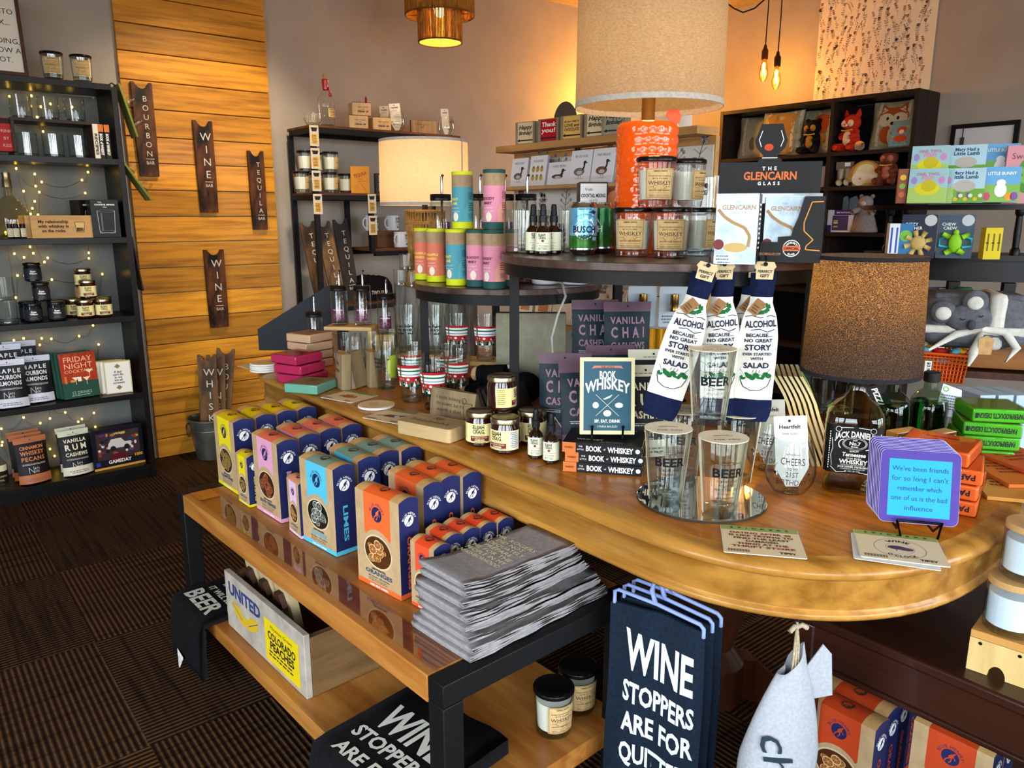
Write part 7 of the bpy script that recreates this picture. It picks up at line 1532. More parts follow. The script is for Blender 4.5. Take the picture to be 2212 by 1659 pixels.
# middle shelf
i = 0
for l,px,yy,lv in (("whiskey candle on the steel shelf, lower row far left",652,4.05,0),("whiskey candle on the steel shelf, lower row second",681,4.16,0),("whiskey candle on the steel shelf, lower row third",714,4.05,0),("whiskey candle on the steel shelf, lower row right",746,4.13,0),("whiskey candle stacked on the steel shelf, left",662,4.07,1),("whiskey candle stacked on the steel shelf, middle",691,4.17,1),("whiskey candle stacked on the steel shelf, right",716,4.06,1)):(whiskey_candle if px in (740,665) else plain_candle)(l,(*U(px,yy,0)[:2],MIDZ+.1105*lv),-20,group='whiskey candles on the steel shelf')
dc = mk_candle(False,True);place(dc,'dark wax candle at the back of the steel shelf beside the yellow book','candle',U(770,4.24,MIDZ),0)
def d_teq(b,mp,w,h):
    b.text("TEQUILA",.0,h*.70,.026,P('#a0381c',.5),mp,bold=1,w=w*.7,rot=18);b.ring(.0,h*.66,w*.38,w*.40,P('#d8a070',.5),mp,.0005,24,.6,160,380);b.line([(-w*.3,h*.58),(-w*.02,h*.38),(w*.3,h*.66)],.0018,P('#c8763c',.5),mp);b.line([(w*.05,h*.36),(w*.33,h*.05)],.004,P('#c8603c',.5),mp);b.text("MADE",-.0,h*.52,.010,P('#a0381c',.5),mp);b.text("ME DO IT",.01,h*.45,.010,P('#a0381c',.5),mp);b.scribble(-w*.2,h*.28,w*.35,4,.010,P('#c06a2c',.5),mp)
bk = mk_book(.105,.150,.022,'#d08a1c',d_teq,P('#d89a3a',.5),spine_txt=("TEQUILA MADE ME DO IT",'#8a3a14',.5));place(bk,'yellow orange tequila book on the steel shelf','book',U(778,4.06,MIDZ),-24)
o = root('box','box');b = MB();b.box(0,0,.058,.05,.05,.115,P('#26282e',.5),.001);b.text("CORONA",0,.065,.018,P('#c8ccd0',.5),mfront(-.025),rot=90,bold=1,w=.085);b.disc(0,.02,.008,P('#c87a2c',.5),mfront(-.025));b.build('drink_box',o);o.name = 'drink_box';place(o,'dark drink box right of the tequila book, partly behind the shade','box',U(819,4.07,MIDZ),-20)
# bottle openers hanging on the posts
def mk_flat():
    o = root('flat_opener','bottle opener');b = MB();b.prism(rrect(.050,.108,.003,2),-.0012,.0012,P('#b9a78a',.4,.4));mq = mfront(-.0012);b.poly([(-.018,.042),(.018,.042),(.012,.022),(-.012,.022)],P('#17171c',.5),mq);b.rect(-.016,-.042,.016,.008,P('#c89a4a',.5),mq);b.scribble(0,.0,.026,6,.0075,P('#3a2a14',.6),mq,.0008);b.build('opener',o);return o
fo_ = Kind(mk_flat,'flat bottle openers on the shelf posts');xp = UX0+.013
for l,py in (("flat bottle opener on the left front post, topmost",294),("flat bottle opener on the left front post, second",343),("flat bottle opener on the left front post, third",391),("flat bottle opener on the left front post, below the board",441)):fo_(l,(xp,FY-.003,atY(690,py,FY)[2]),-6)
for l,py in (("flat bottle opener on the inner post, upper",440),("flat bottle opener on the inner post, lower",487)):fo_(l,(UX0+ix,FY-.003,atY(805,py,FY)[2]),-6)
# inner board and lower board
o = MB().box(0,0,.048,.19,.11,.096,wood('#5a3a22','#7a5230','X',9,.5)).build('mug_riser',None,(U(840,4.14,0)[0],4.19,INZ));tag(o,'brown box on the inner board under two golf mugs','riser')
mug_golf("white golf mug on the brown box, left",(U(801,4.17,0)[0],4.18,INZ+.0965),14);mug_golf("white golf mug on the brown box, right",(U(846,4.17,0)[0],4.18,INZ+.0965),20);mug_golf("white golf mug standing on the inner board in front",U(862,4.06,INZ),26)
stg = 'tequila staves standing on the low board'
stave("tequila stave standing at the left on the steel shelf's low board","TEQUILA",U(686,4.06,LOWZ),.47,.085,-12,R(-8,'X') @ R(-7,'Y'),('#2c1c0e','#6a4824'),stg);stave("tequila stave in the middle on the low board, behind the post","TEQUILA",U(722,4.10,LOWZ),.47,.085,-14,R(-8,'X') @ R(-8,'Y'),('#3a2612','#8a6432'),stg);stave("dark tequila stave at the right on the low board","TEQUILA",U(752,4.18,LOWZ),.48,.085,-14,R(-5,'X') @ R(-6,'Y'),('#17100a','#33200f'),stg)
for i in range(4):
    b = MB();b.lathe([(.085,0),(.088,.03),(.082,.09),(.055,.135),(.0001,.15)],BLK,24,0,0,1,.22);b.text("TWO GUN",0,.05,.03,P('#b8ad98',.8),lambda u,v,of:(u,-.0195*sqrt(max(0,1-(u/.088)**2))-of-.001,v),w=.10,bold=1) if i == 0 else None
    o = b.build('knit_cap',None,(U(812,4.06,0)[0]-.010*i,4.07+.045*i,LOWZ),-12);tag(o,("front black knit cap with pale lettering on the low board","second black knit cap behind the lettered one","third black knit cap behind the lettered one","rearmost black knit cap on the low board")[i],'hat','black knit caps')
b = MB();b.prism([(-.24,0),(.14,0),(.14,.27),(.06,.27),(-.24,.09)],0,.012,P('#26292f',.6));o = b.build('black_display_panel',None,(*at(640,775,.74)[:2],.742),FC);o.location = (*onD(668,0,3.2)[:2],.742);tag(o,'black slanted display panel standing behind the napkins at the table end','display')
# ================================================================ greeting card rack behind the stands
RX = 2.03;ra,rb_ = atX(1092,330,RX),atX(1345,300,RX);RZ = ra[2]+.02;Lr = ra[1]-rb_[1]+.35
ck = thing('card_rack','wooden greeting card rack backed with botanical paper','rack',(RX,ra[1]-Lr,0),0);rw2 = wood('#9a7040','#bd9058','Y',8,.5)
MB().box(.0,Lr/2,RZ-.012,.10,Lr,.024,rw2,.001).build('top_board',ck);MB().box(.055,Lr/2,RZ/2-.012,.02,Lr,RZ-.026,rw2).build('back_board',ck)
b = MB();b.box(.0435,Lr/2,.95,.003,Lr-.01,1.13,P('#c8c6bf',.8));mp = lambda u,v,of:(.042-of,u,v);rn = random.Random(9);cg = [(P('#8c8c88',.8),P('#77787a',.8),P('#a85a6a',.8)),(P('#7f807c',.8),P('#8f9094',.8),P('#9a9a98',.8))]
for i in range(9):
    for j in range(8):sprig(b,.05+i*(Lr-.08)/8.6+rn.uniform(-.02,.02),.45+j*.135+rn.uniform(-.02,.02),.12,rn,mp,cg[rn.randrange(2)])
b.build('botanical_paper',ck);LDG = [atX(1200,402,RX)[2],atX(1200,694,RX)[2]]
for z in LDG:
    MB().box(-.012,Lr/2,z-.006,.108,Lr-.004,.010,rw2).build('ledge',ck);MB().box(-.062,Lr/2,z+.012,.003,Lr-.004,.028,glass('#ffffff','lip',1.2)).build('clear_lip',ck)
def mk_card(w,h,draw,col='#d3d3d8',env=True):
    o = root('greeting_card','card');b = MB();b.box(0,0,h/2,w,.0025,h,P(col,.6));draw(b,mfront(-.00125),w,h);b.build('card',o)
    if env:MB().box(.004,.004,h/2-.002,w+.004,.003,h,P('#a58a5a' if col != '#d3d3d8' else '#8f96a8',.7)).build('envelope',o)
    return o
dg_ = P('#55565a',.6);br = P('#6a4a34',.6)
def goose(k):
    def f(b,mp,w,h):
        b.text(("NICE DAY","I'M SO EXCITED","GIVE PEAS","HEY, OLD GOOSE","WHAT THE DUCK","HELLO")[k],0,h*.82,.012,dg_,mp,w=w*.6)
        if k == 1:[b.disc(-w*.25+w*.25*(i % 3),h*(.55-.28*(i//3)),.009,P('#a88a3a',.6),mp,.0006,.012,10) for i in range(6)];[b.line([(-w*.25+w*.25*(i % 3),h*(.58-.28*(i//3))),(-w*.25+w*.25*(i % 3),h*(.66-.28*(i//3)))],.006,P('#4a6a3a',.6),mp,.0007) for i in range(6)];return
        c_ = (dg_,dg_,P('#3c3d40',.6),P('#6a6660',.6),br,dg_)[k];b.disc(-.004,h*.36,w*.26,c_,mp,.0006,h*(.12 if k != 2 else .10),14);b.line([(w*.12,h*.40),(w*.19,h*.52),(w*.17,h*.62)],.008 if k != 2 else .012,P('#2a2a2c',.6),mp,.0007);b.disc(w*.2,h*.63,.008,P('#2a2a2c',.6),mp,.0008,.006,8);b.line([(w*.2,h*.63),(w*.33,h*.61)],.003,P('#2a2a2c',.6),mp,.0007)
        b.disc(-.002,h*.33,w*.14,P('#b0aca4',.6),mp,.0008,h*.06,10)
        if k != 2:b.line([(-.006,h*.26),(-.006,h*.16)],.002,dg_,mp);b.line([(.006,h*.26),(.006,h*.16)],.002,dg_,mp);b.disc(0,h*.15,w*.24,P('#b8b8b0',.6),mp,.0004,h*.02,12)
    return f
zl_ = LDG[0]+.0025;gt = R(-9,'X')
for i,(px,w,h,k,l) in enumerate(((1120,.095,.108,0,"white card with a grey bird, leftmost on the rack's upper ledge"),(1160,.095,.112,1,"white card with six small potted plants on the rack"),(1206,.118,.082,2,"wide white card with a dark swimming duck"),(1252,.105,.118,3,"white card with a standing goose"),(1300,.105,.118,4,"white card with a brown duck"))):
    p = atX(px,400,RX-.035);c_ = mk_card(w,h,goose(k));place(c_,l,'card',(RX-.040,p[1],zl_),-90);c_.rotation_euler = (Matrix.Rotation(radians(-90),3,'Z') @ gt.to_3x3()).to_euler();c_['group'] = 'greeting cards on the upper ledge'
zl_ = LDG[1]+.0025
def dlow(k):
    def f(b,mp,w,h):
        if k == 4:rn = random.Random(3);[b.disc(rn.uniform(-w*.4,w*.4),rn.uniform(.008,h-.008),.0045,P(('#b04a4a','#4a7a4a','#c89a3a','#5a6a9a')[i % 4],.6),mp,.0005,n=7) for i in range(50)];b.text("YOU are",0,h*.6,.016,P('#a02a2a',.6),mp,.0012,bold=1);b.text("STRONGER",0,h*.45,.016,P('#a02a2a',.6),mp,.0012,bold=1,w=w*.7);return
        b.text(("THINKING OF YOU","HELLO","TOAST","HAPPY","")[k],0,h*(.78 if k != 3 else .4),.012,dg_,mp,w=w*.55)
        if k == 0:b.rect(-w*.3,h*.25,w*.3,h*.45,P('#b5805c',.6),mp)
        if k == 1:b.disc(0,h*.4,.006,P('#a04a3a',.6),mp)
        if k == 2:b.disc(w*.12,h*.5,.016,P('#7a2a3a',.5),mp,.0006,.018);b.line([(w*.12,h*.4),(w*.12,h*.2)],.002,dg_,mp);b.rect(-w*.3,h*.18,-w*.02,h*.4,P('#b5764a',.6),mp)
        if k == 3:b.poly([(-.008,h*.5),(.008,h*.5),(0,h*.68)],P('#a04a2a',.6),mp)
    return f
for i,(px,w,h,l) in enumerate(((1132,.09,.13,"card at the left of the rack's lower ledge, beside the stand leg"),(1171,.095,.14,"cream card with a brown sofa on the lower ledge"),(1209,.095,.14,"cream card with small text on the lower ledge"),(1246,.095,.135,"card with wine and whiskey glasses on the lower ledge"),(1284,.095,.130,"kraft card lettered happy on the lower ledge"),(1323,.10,.150,"busy floral card with red lettering on the lower ledge"))):
    p = atX(px,640,RX-.04);c_ = mk_card(w,h,dlow(max(0,i-1)),'#d9cfc4');place(c_,l,'card',(RX-.040,p[1],zl_),-90);c_.rotation_euler = (Matrix.Rotation(radians(-90),3,'Z') @ gt.to_3x3()).to_euler();c_['group'] = 'greeting cards on the lower ledge'
def mk_choc(col,tx,ink,rows):
    o = root('chocolate_box','box');b = MB();b.box(0,0,.041,.098,.034,.082,NZ('#8a7f66','#7a6f58',20,rough=.6),.001);mq = mfront(-.017);b.rect(-.036,.003,.040,.079,P(col,.5),mq);b.rect(-.036,.011,.040,.016,P('#2a221c',.5),mq,.0006);b.disc(-.028,.0135,.006,P('#2a221c',.5),mq,.0008,n=4)
    for i,(t,s_) in enumerate(rows):b.text(t,.002,.062-i*(.042/len(rows)),s_,P(ink,.5),mq,.0008,bold=1,shear=tx,w=min(.066,.011*len(t)*s_/.014))
    b.build('box',o);return o
HB = (("Happy",.021),("Birthday!",.019))
for i,(px,c_,l) in enumerate(((1140,('#cdb891',.3,'#1a1a1c',HB),"cream happy birthday chocolate box at the rack's left"),(1190,('#a01220',.2,'#e8d0cc',(("Thank",.022),("you!",.022))),"red thank you chocolate box on the rack"),(1240,('#d0a458',0,'#3a1c10',(("all you need is",.010),("LOVE and",.014),("CHOCOLATE",.014))),"yellow love and chocolate box on the rack"),(1292,('#cdb891',.3,'#1a1a1c',HB),"cream happy birthday chocolate box nearer the orange lamp"),(1330,('#8a8a78',.3,'#1a1a1c',HB),"greyish chocolate box partly behind the orange lamp"))):
    p = atX(px,300,RX-.02);place(mk_choc(*c_),l,'box',(RX-.02,p[1],RZ+.0005),-90+8);ALL[-1]['group'] = 'chocolate boxes on the card rack'
b = MB();b.prism([(.045*cos(2*pi*k/36),.075+.075*sin(2*pi*k/36)) for k in range(36)],-.006,.006,P('#3a2a12',.6),P('#33250f',.5));o = b.build('oval_mirror',None,(*onD(1222,0,3.2)[:2],RZ-.02),FC-10);o.location = (RX+.06,atX(1222,260,RX+.06)[1],RZ+.0005);tag(o,'dark oval board standing behind the chocolate boxes','board')
# stopper cards and striped cloths hanging behind the tall stand
def mk_stopcard():
    o = root('stopper_card','card');b = MB();b.prism(rrect(.085,.12,.006,3),-.001,.001,P('#b9c4cc',.5));b.scribble(-.01,-.030,.05,3,.009,P('#5a6468',.6),mfront(-.001));b.build('card',o);MB().lathe([(.0001,-.012),(.013,-.012),(.010,.0),(.013,.012),(.012,.038),(.0001,.04)],P('#8a6a34',.2,1),20,0,-.014).build('stopper',o);return o
spc = Kind(mk_stopcard,'bottle stopper cards');spc("bottle stopper card seen below the tall stand, left",onD(1393,1.035,2.28),FC);spc("bottle stopper card seen below the tall stand, right",onD(1462,1.035,2.27),FC)
o = thing('card_stand','thin black stand holding the bottle stopper cards','stand',(*onD(1430,0,2.32)[:2],.74),FC);MB().tube([(-.06,0,.0),(-.06,0,.32),(.07,0,.32),(.07,0,.0)],.004,wm,6).build('frame',o);MB().box(0,0,.003,.18,.06,.006,wm).build('foot',o)
for i,(c_,l) in enumerate((('#c8901c',"mustard folded cloth hanging below the stopper cards, right"),('#9a8a4a',"striped folded cloth hanging below the stopper cards, left"))):
    b = MB();n = 12;w2 = .075;v = [(-w2/2+w2*k/n,.006*sin(k*1.4),z) for z in (0,.20) for k in range(n+1)]
    cl = [P(c_,.9)]*12 if i == 0 else [P(q_,.9) for q_ in ('#b8542c','#7a9a8a','#c8a04a','#5a6a5a','#b8884a','#a8b89a')*2]
    for k in range(n):b.add([v[k],v[k+1],v[n+2+k],v[n+1+k]],[(0,1,2,3)],cl[k],True);b.add([(q_[0],q_[1]+.006,q_[2]) for q_ in (v[k],v[k+1],v[n+2+k],v[n+1+k])],[(3,2,1,0)],cl[k],True)
    o = b.build('folded_cloth',None,onD((1425,1385)[i],.755,(2.36,2.38)[i]),FC);tag(o,l,'cloth')
# ================================================================ tall dark bookcase on the right wall
QX0,QX1,QY0,QD,QY1,QZ = 4.80,5.08,2.136,2.660,3.505,2.018;QB = wood('#1b1210','#2c201c','Z',8,.45)
qc = thing('cube_bookcase','tall dark brown two-bay bookcase of nursery gifts by the floral wallpaper','bookcase',(QX0,QY0,0));dx = QX1-QX0
for y in (.0125,QD-QY0,QY1-QY0-.0125):MB().box(dx/2,y,QZ/2,dx,.025,QZ-.002,QB,.001).build('side_panel',qc)
zs_r = [QZ-.0135,1.677,atX(1968,403,QX0)[2],atX(1905,508,QX0)[2],.80,.42,.09]
for k,z in enumerate(zs_r):
    for y0,y1 in ((.025,QD-QY0-.0125),(QD-QY0+.0125,QY1-QY0-.025)):MB().box(dx/2-.003,(y0+y1)/2,z,dx-.006,y1-y0-.001,.024,QB,.001).build('shelf',qc)
pg = MB();pgm = P('#0f0d10',.6);pg.box(dx-.006,(QY1-QY0)/2,1.0,.006,QY1-QY0-.052,1.98,pgm)
for k in range(3):[pg.disc(.04+i*.03,zs_r[k+1]+.05+j*.05,.0025,P('#5a5560',.6),mX(ID,lambda u,v,of:(dx-.0095-of,u,v)),n=6) for i in range(16) for j in range(5)]
pg.build('pegboard_back',qc)
def Q(px,z,x=4.93):return (x,atX(px,300,x)[1],z)
# cushions with animals
CL = NZ('#a79a76','#bdb08c',30,rough=.95,bump=.1)
def mk_cushion(animal):
    o = root('cushion','cushion');b = MB();n = 14;S = .295;ph = .036
    def d(u,v):return ph*(max(0,(1-abs(u)**3)*(1-abs(v)**3)))**.55+.002
    def pt(u,v,s_):k = 1-.06*(1-abs(u))*(abs(v))**2;k2 = 1-.06*(1-abs(v))*(abs(u))**2;return (u*S/2*k2,s_*d(u,v),S/2+v*S/2*k)
    for s_ in (-1,1):
        v = [pt(-1+2*i/n,-1+2*j/n,s_) for j in range(n+1) for i in range(n+1)];f = [(j*(n+1)+i,j*(n+1)+i+1,(j+1)*(n+1)+i+1,(j+1)*(n+1)+i) for j in range(n) for i in range(n)];b.add(v,f if s_ < 0 else [q[::-1] for q in f],CL,True)
    def mp(u,v,of):uu,vv = max(-.99,min(.99,u/(S/2))),max(-.99,min(.99,(v-S/2)/(S/2)));p = pt(uu,vv,-1);return (p[0],p[1]-of-.0035,p[2])
    bk_ = P('#cfc4a2',.9);dk_ = P('#6a6248',.9)
    for x in (-.15,-.09,.09,.135): 
        for i in range(9):b.rect(x-.010,.02+i*.037,x+.010,.02+(i+1)*.037,bk_,mp)
        [b.rect(x-.010+(i % 2)*.012,.04+i*.05,x-.002+(i % 2)*.012,.044+i*.05,dk_,mp,.0009) for i in range(6)]
    def el(x,z,rx,rz,m,o_=.001,n_=18):b.add([mp(x,z,o_)]+[mp(x+rx*cos(2*pi*k/n_),z+rz*sin(2*pi*k/n_),o_) for k in range(n_)],[(0,1+k,1+(k+1) % n_) for k in range(n_)],m)
    og,wt,kk = P('#b8531c',.9),P('#d8c8a4',.9),P('#241a14',.9);tn = P('#b0803c',.9)
    if animal == 'fox':
        el(0,.09,.075,.065,og);el(0,.075,.022,.055,wt,.0013);b.poly([(-.09,.195),(-.075,.275),(-.02,.24)],og,mp,.001);b.poly([(.09,.195),(.075,.275),(.02,.24)],og,mp,.001);b.poly([(-.075,.215),(-.066,.255),(-.035,.235)],wt,mp,.0014);b.poly([(.075,.215),(.066,.255),(.035,.235)],wt,mp,.0014);el(0,.19,.098,.062,og,.0012);el(-.042,.175,.048,.040,wt,.0015);el(.042,.175,.048,.040,wt,.0015);el(0,.145,.02,.02,wt,.0016);el(0,.152,.012,.010,kk,.002);el(-.032,.182,.008,.011,kk,.002);el(.032,.182,.008,.011,kk,.002);el(.085,.10,.035,.05,og,.0009)
    elif animal == 'bear':el(-.065,.245,.035,.035,tn);el(.075,.24,.035,.035,tn);el(0,.20,.095,.085,tn,.0013);el(.02,.09,.09,.09,tn,.0009)
    elif animal == 'deer':el(-.01,.10,.085,.045,tn);el(.045,.19,.04,.06,og,.0012);el(.03,.22,.05,.04,og,.0013);b.poly([(.06,.24),(.12,.29),(.09,.22)],og,mp,.0014);b.poly([(-.0,.25),(-.015,.30),(.03,.26)],wt,mp,.0014);[b.rect(x,.02,x+.018,.09,tn,mp,.0012) for x in (-.085,-.03,.03)];[el(-.05+i*.03,.12,.005,.005,wt,.0016,8) for i in range(4)]
    else:[el(-.02+.035*i,.10+.012*i,.022,.045,(P('#6a6456',.9),P('#9a927c',.9))[i % 2],.001+.0001*i) for i in range(5)]
    b.build('cover',o);return o
z1 = zs_r[1]+.0125
for an,px,l,r_,x in (('coon',3.32,"cushion with a ringed tail at the left end of the bookcase",-90+4,4.99),('bear',3.06,"cushion with a bear behind the display's glass cut-out",-90+3,4.88),('deer',2.848,"cushion with an orange deer on the bookcase",-90-2,4.975),('fox',2.336,"cushion with a fox face in the bookcase's right bay",-90-2,4.955)):c_ = mk_cushion(an);place(c_,l,'cushion',(x,px,z1),r_);c_.rotation_euler = (Matrix.Rotation(radians(r_),3,'Z') @ R(-6,'X').to_3x3()).to_euler();c_.location.z += .003;c_['group'] = 'woodland cushions'
# soft toys
def mk_toy(c1,c2,fox=False,s=1.):
    o = root('soft_toy','soft toy');m1,m2 = NZ(c1,c1,90,rough=1,bump=.6),NZ(c2,c2,90,rough=1,bump=.5);b = MB();b.ball(0,0,.075*s,.055*s,.05*s,.075*s,m1,20,14);b.ball(0,-.005*s,.175*s,.058*s,.05*s,.052*s,m1,20,14)
    for x in (-1,1):b.tube([(x*.035*s,0,.12*s),(x*.06*s,-.03*s,.095*s),(x*.03*s,-.055*s,.085*s)],[.02*s,.018*s,.014*s],m1,10);b.tube([(x*.03*s,-.01*s,.031*s),(x*.05*s,-.07*s,.0265*s),(x*.05*s,-.085*s,.028*s)],[.028*s,.024*s,.02*s],m1,10);b.tube([(x*.03*s,0,.205*s),(x*.045*s,0,.225*s),(x*.048*s,0,(.255 if fox else .232)*s)],[.02*s,.016*s,.004*s if fox else .013*s],m1,10)
    b.build('body',o);f = MB();f.ball(-.022*s,-.046*s,.17*s,.022*s,.012*s,.022*s,m2,12,8).ball(.022*s,-.046*s,.17*s,.022*s,.012*s,.022*s,m2,12,8);f.ball(0,-.060*s,.158*s,.012*s,.012*s,.010*s,m2 if fox else m1,10,8).ball(0,-.071*s,.162*s,.005*s,.004*s,.004*s,INK,8,6);f.ball(0,-.038*s,.08*s,.03*s,.02*s,.045*s,m2,12,8);f.build('face_and_belly',o)
    if fox:MB().tube([(.04*s,.0,.03*s),(.10*s,-.04*s,.03*s),(.135*s,-.06*s,.045*s)],[.02*s,.03*s,.006*s],m2,10).build('tail',o)
    t = MB();t.tube([(-.04*s,-.045*s,.13*s),(0,-.06*s,.125*s),(.04*s,-.045*s,.13*s)],.004,P('#c8a24a',.6),6);t.build('ribbon',o);return o
place(mk_toy('#b52a12','#d8b49a',True,1.0),'red fox soft toy sitting beside the divider of the bookcase','soft toy',Q(1838,z1,4.865),-90-10);place(mk_toy('#0d0c0e','#a8702c',False,.95),'black bear soft toy in front of the deer cushion','soft toy',Q(1755,z1,4.86),-90)
def d_foxbook(b,mp,w,h):b.disc(0,h*.3,w*.32,P('#b8401c',.6),mp,.0005,h*.14);b.disc(.0,h*.62,w*.22,P('#b8401c',.6),mp,.0006,h*.14);b.disc(0,h*.56,w*.12,P('#d8cfc0',.6),mp,.0008,h*.08);rn = random.Random(4);[b.disc(rn.uniform(-w*.45,w*.45),rn.uniform(h*.05,h*.9),.005,P(('#4a7a9a','#8aa83a','#c8b03a')[i % 3],.6),mp,.0004,n=6) for i in range(24)]
bk = mk_book(.125,.155,.018,'#6f8f98',d_foxbook);place(bk,'blue board book with a fox leaning on the fox cushion','book',Q(1944,z1+.012,4.85),-90);bk.rotation_euler = (Matrix.Rotation(radians(-90),3,'Z') @ R(-14,'X').to_3x3()).to_euler()
# dish sets, socks, boxes on the lower shelves
z2 = zs_r[2]+.0125
def mk_dish(k=0):
    o = root('dish_set','dish set');b = MB();b.prism([(.105*cos(radians(a)),.05+.105*sin(radians(a))) for a in range(0,181,10)]+[(-.105,.0),(.105,.0)],-.012,.012,NZ('#9a7038','#a87c42',20,rough=.7));b.build('card_box',o);p = MB();mq = mfront(-.012);p.disc(0,.075,.076,P('#c8a24a' if not k else '#8a8a7a',.4),mq,.0008,.072,30);p.disc(0,.075,.062,P('#dccfa8',.4),mq,.0012,.058,30);p.disc(-.035,.045,.045,P('#e0d8c4',.4),mq,.002,.042,24);p.poly([(.03,.02),(.07,.02),(.075,.075),(.025,.075)],P('#d8ccb4',.4),mq,.002);p.disc(-.03,.045,.008,P('#b8862c',.5),mq,.0026,n=8);p.rect(-.10,-.0+.002,-.075,.025,P('#2a1a10',.6),mq,.0026);p.build('dishes',o);return o
for i,(l,px,x) in enumerate((("bamboo dish set in front on the bookcase's middle shelf",1878,4.85),("dish set behind the front one on the middle shelf",1892,4.93),("dish set third in the row on the middle shelf",1905,5.0))):place(mk_dish(i),l,'dish set',Q(px,z2,x),-90+6);ALL[-1]['group'] = 'children dish sets'
sk = thing('sock_pair','cream baby socks on a card beside the dish sets','socks',Q(1831,z2,4.86),-84);b = MB();cs_ = NZ('#b8ad96','#a89c84',60,rough=1,bump=.3)
for x in (-.022,.025):b.tube([(x,0,.11),(x,0,.05),(x-.005,-.012,.024),(x+.012,-.045,.022)],[.026,.025,.026,.018],cs_,12)
b.build('socks',sk);MB().box(0,0,.128,.11,.012,.05,P('#7a6c58',.7)).rect(.0,.125,.035,.148,WHITE,mfront(-.006)).build('card_band',sk)
place(mk_toy('#6a3322','#a8604c',False,.92),'brown highland cow soft toy at the right of the middle shelf','soft toy',Q(1926,z2,4.85),-88)
z3 = zs_r[3]+.0125
rb = thing('rattle_set','purple and white baby rattle gift box on the bookcase','toy box',Q(1834,z3,4.86),-88);b = MB();b.box(0,0,.07,.17,.05,.14,P('#d2cfd6',.5),.001);mq = mfront(-.025);b.rect(-.085,.0,-.055,.045,P('#3a2264',.5),mq);b.rect(-.04,.108,.085,.14,P('#4a2a78',.5),mq);b.text("BABY RATTLE SET",.02,.124,.012,WHITE,mq,.001,bold=1,w=.09);b.rect(-.05,.012,.055,.105,P('#4a4458',.3),mq,.0005);b.ring(.025,.07,.018,.027,P('#5a3a8a',.4),mq,.001,20);[b.rect(-.04,.03+i*.012,-.012,.040+i*.012,P(('#c8a23c','#4a2a78','#d8d4cc')[i % 3],.4),mq,.001) for i in range(5)];b.build('box',rb)
lv_ = thing('lovey_toy','grey bear lovey blanket hanging at the front of the bookcase shelf','soft toy',Q(1885,z3,4.85),-86);gm = NZ('#8a807c','#7a706c',80,rough=1,bump=.6);b = MB();b.ball(0,-.01,.185,.045,.04,.042,gm,18,12).ball(-.035,0,.222,.014,.012,.014,gm,10,8).ball(.035,0,.222,.014,.012,.014,gm,10,8);b.lathe([(.035,.15),(.06,.09),(.085,.01),(.08,.002),(.0001,.004)],gm,20,0,0,1,.6)
for x in (-1,1):b.tube([(x*.025,-.01,.145),(x*.06,-.03,.13),(x*.065,-.045,.12)],[.017,.017,.016],gm,10)
b.build('body',lv_);MB().ball(0,-.048,.178,.018,.010,.015,NZ('#b0a49c','#a89c94',80,rough=1),10,8).build('muzzle',lv_)
gs = thing('glove_pair','pale grey baby mitts hanging on the pegboard','mitts',Q(1848,z3+.135,5.02),-90);b = MB();[b.prism([(x-.03,.0),(x+.024,-.008),(x+.028,.06),(x+.01,.095),(x-.026,.08)],-.010,.010,NZ('#8a9298','#7c848a',60,rough=1)) for x in (-.03,.032)];b.build('mitts',gs)
o = MB().box(0,0,.0,.004,.06,.13,P('#8a8894',.5)).build('pin_card',None,Q(1779,zs_r[2]+.08,4.82));o.location.z = zs_r[2]+.078;tag(o,'grey card of small pins left of the dish sets','card')
# framed quote on the wall and shelf light
fq = thing('framed_quote','black framed quote on the right wall behind the picture books','picture',atX(2118,350,5.075),-90);W_,H_ = .36,.44;b = MB();fk = P('#121212',.4)
for x in (-W_/2+.012,W_/2-.012):b.box(x,0,0,.024,.02,H_,fk)
for z in (-H_/2+.012,H_/2-.012):b.box(0,0,z,W_-.048,.02,.024,fk)
b.build('frame',fq);b = MB();b.box(0,.003,0,W_-.048,.005,H_-.048,P('#cfced2',.3));[b.text(t,.0,.055-i*.05,.042,P('#2a2a2c',.6),mfront(0)) for i,t in enumerate(("BE BOLD","BE BRAVE","be kind"))];b.build('print',fq);MB().tube([(-.11,-.012,.20),(-.11,-.016,.13)],.003,P('#3a2c20',.5),6).box(-.11,-.016,.115,.022,.006,.06,P('#4a3a2c',.5)).build('hanging_pendant',fq)
# ================================================================ oak side table with black gallery console, books and blankets
DR = 3.05;rot = FC-20
def ZR(py,d=DR):return atD(1106+300,py,d)[2]
oz = .83;op = onD(2135,0,DR+.12);ot = thing('oak_side_table','oak side table on the right carrying the black console and grey blanket','table',(op[0],op[1],0),rot);OW = wood('#5a3212','#8a5620','X',8,.35)
b = MB();b.slab(rrect(.92,.52,.06,5),oz-.028,oz,OW,None,True);b.build('tabletop',ot);MB().box(0,0,oz-.075,.80,.42,.09,OW,.003).build('apron',ot)
for x in (-.36,.36):
    for y in (-.17,.17):MB().lathe([(.0001,.001),(.018,.001),(.028,.06),(.02,.12),(.03,.3),(.024,.5),(.035,oz-.12),(.0001,oz-.12)],DKW,18,x,y).build('leg',ot)
b = MB();b.slab(rrect(.96,.50,.10,6,-.02,0),.675,.702,DKW,None,True);b.build('lower_shelf',ot)
cp = loc_rel((op[0],op[1],oz+.0006),-.02,.04,0,rot);cz = .315;cn = thing('gallery_console','black half-round console with turned posts and an upper gallery of books','console',cp,rot);EB = P('#08080a',.42)
def half(w,d,n=20):return [(w*cos(pi+pi*k/n),d*sin(pi+pi*k/n)+.12) for k in range(n+1)]
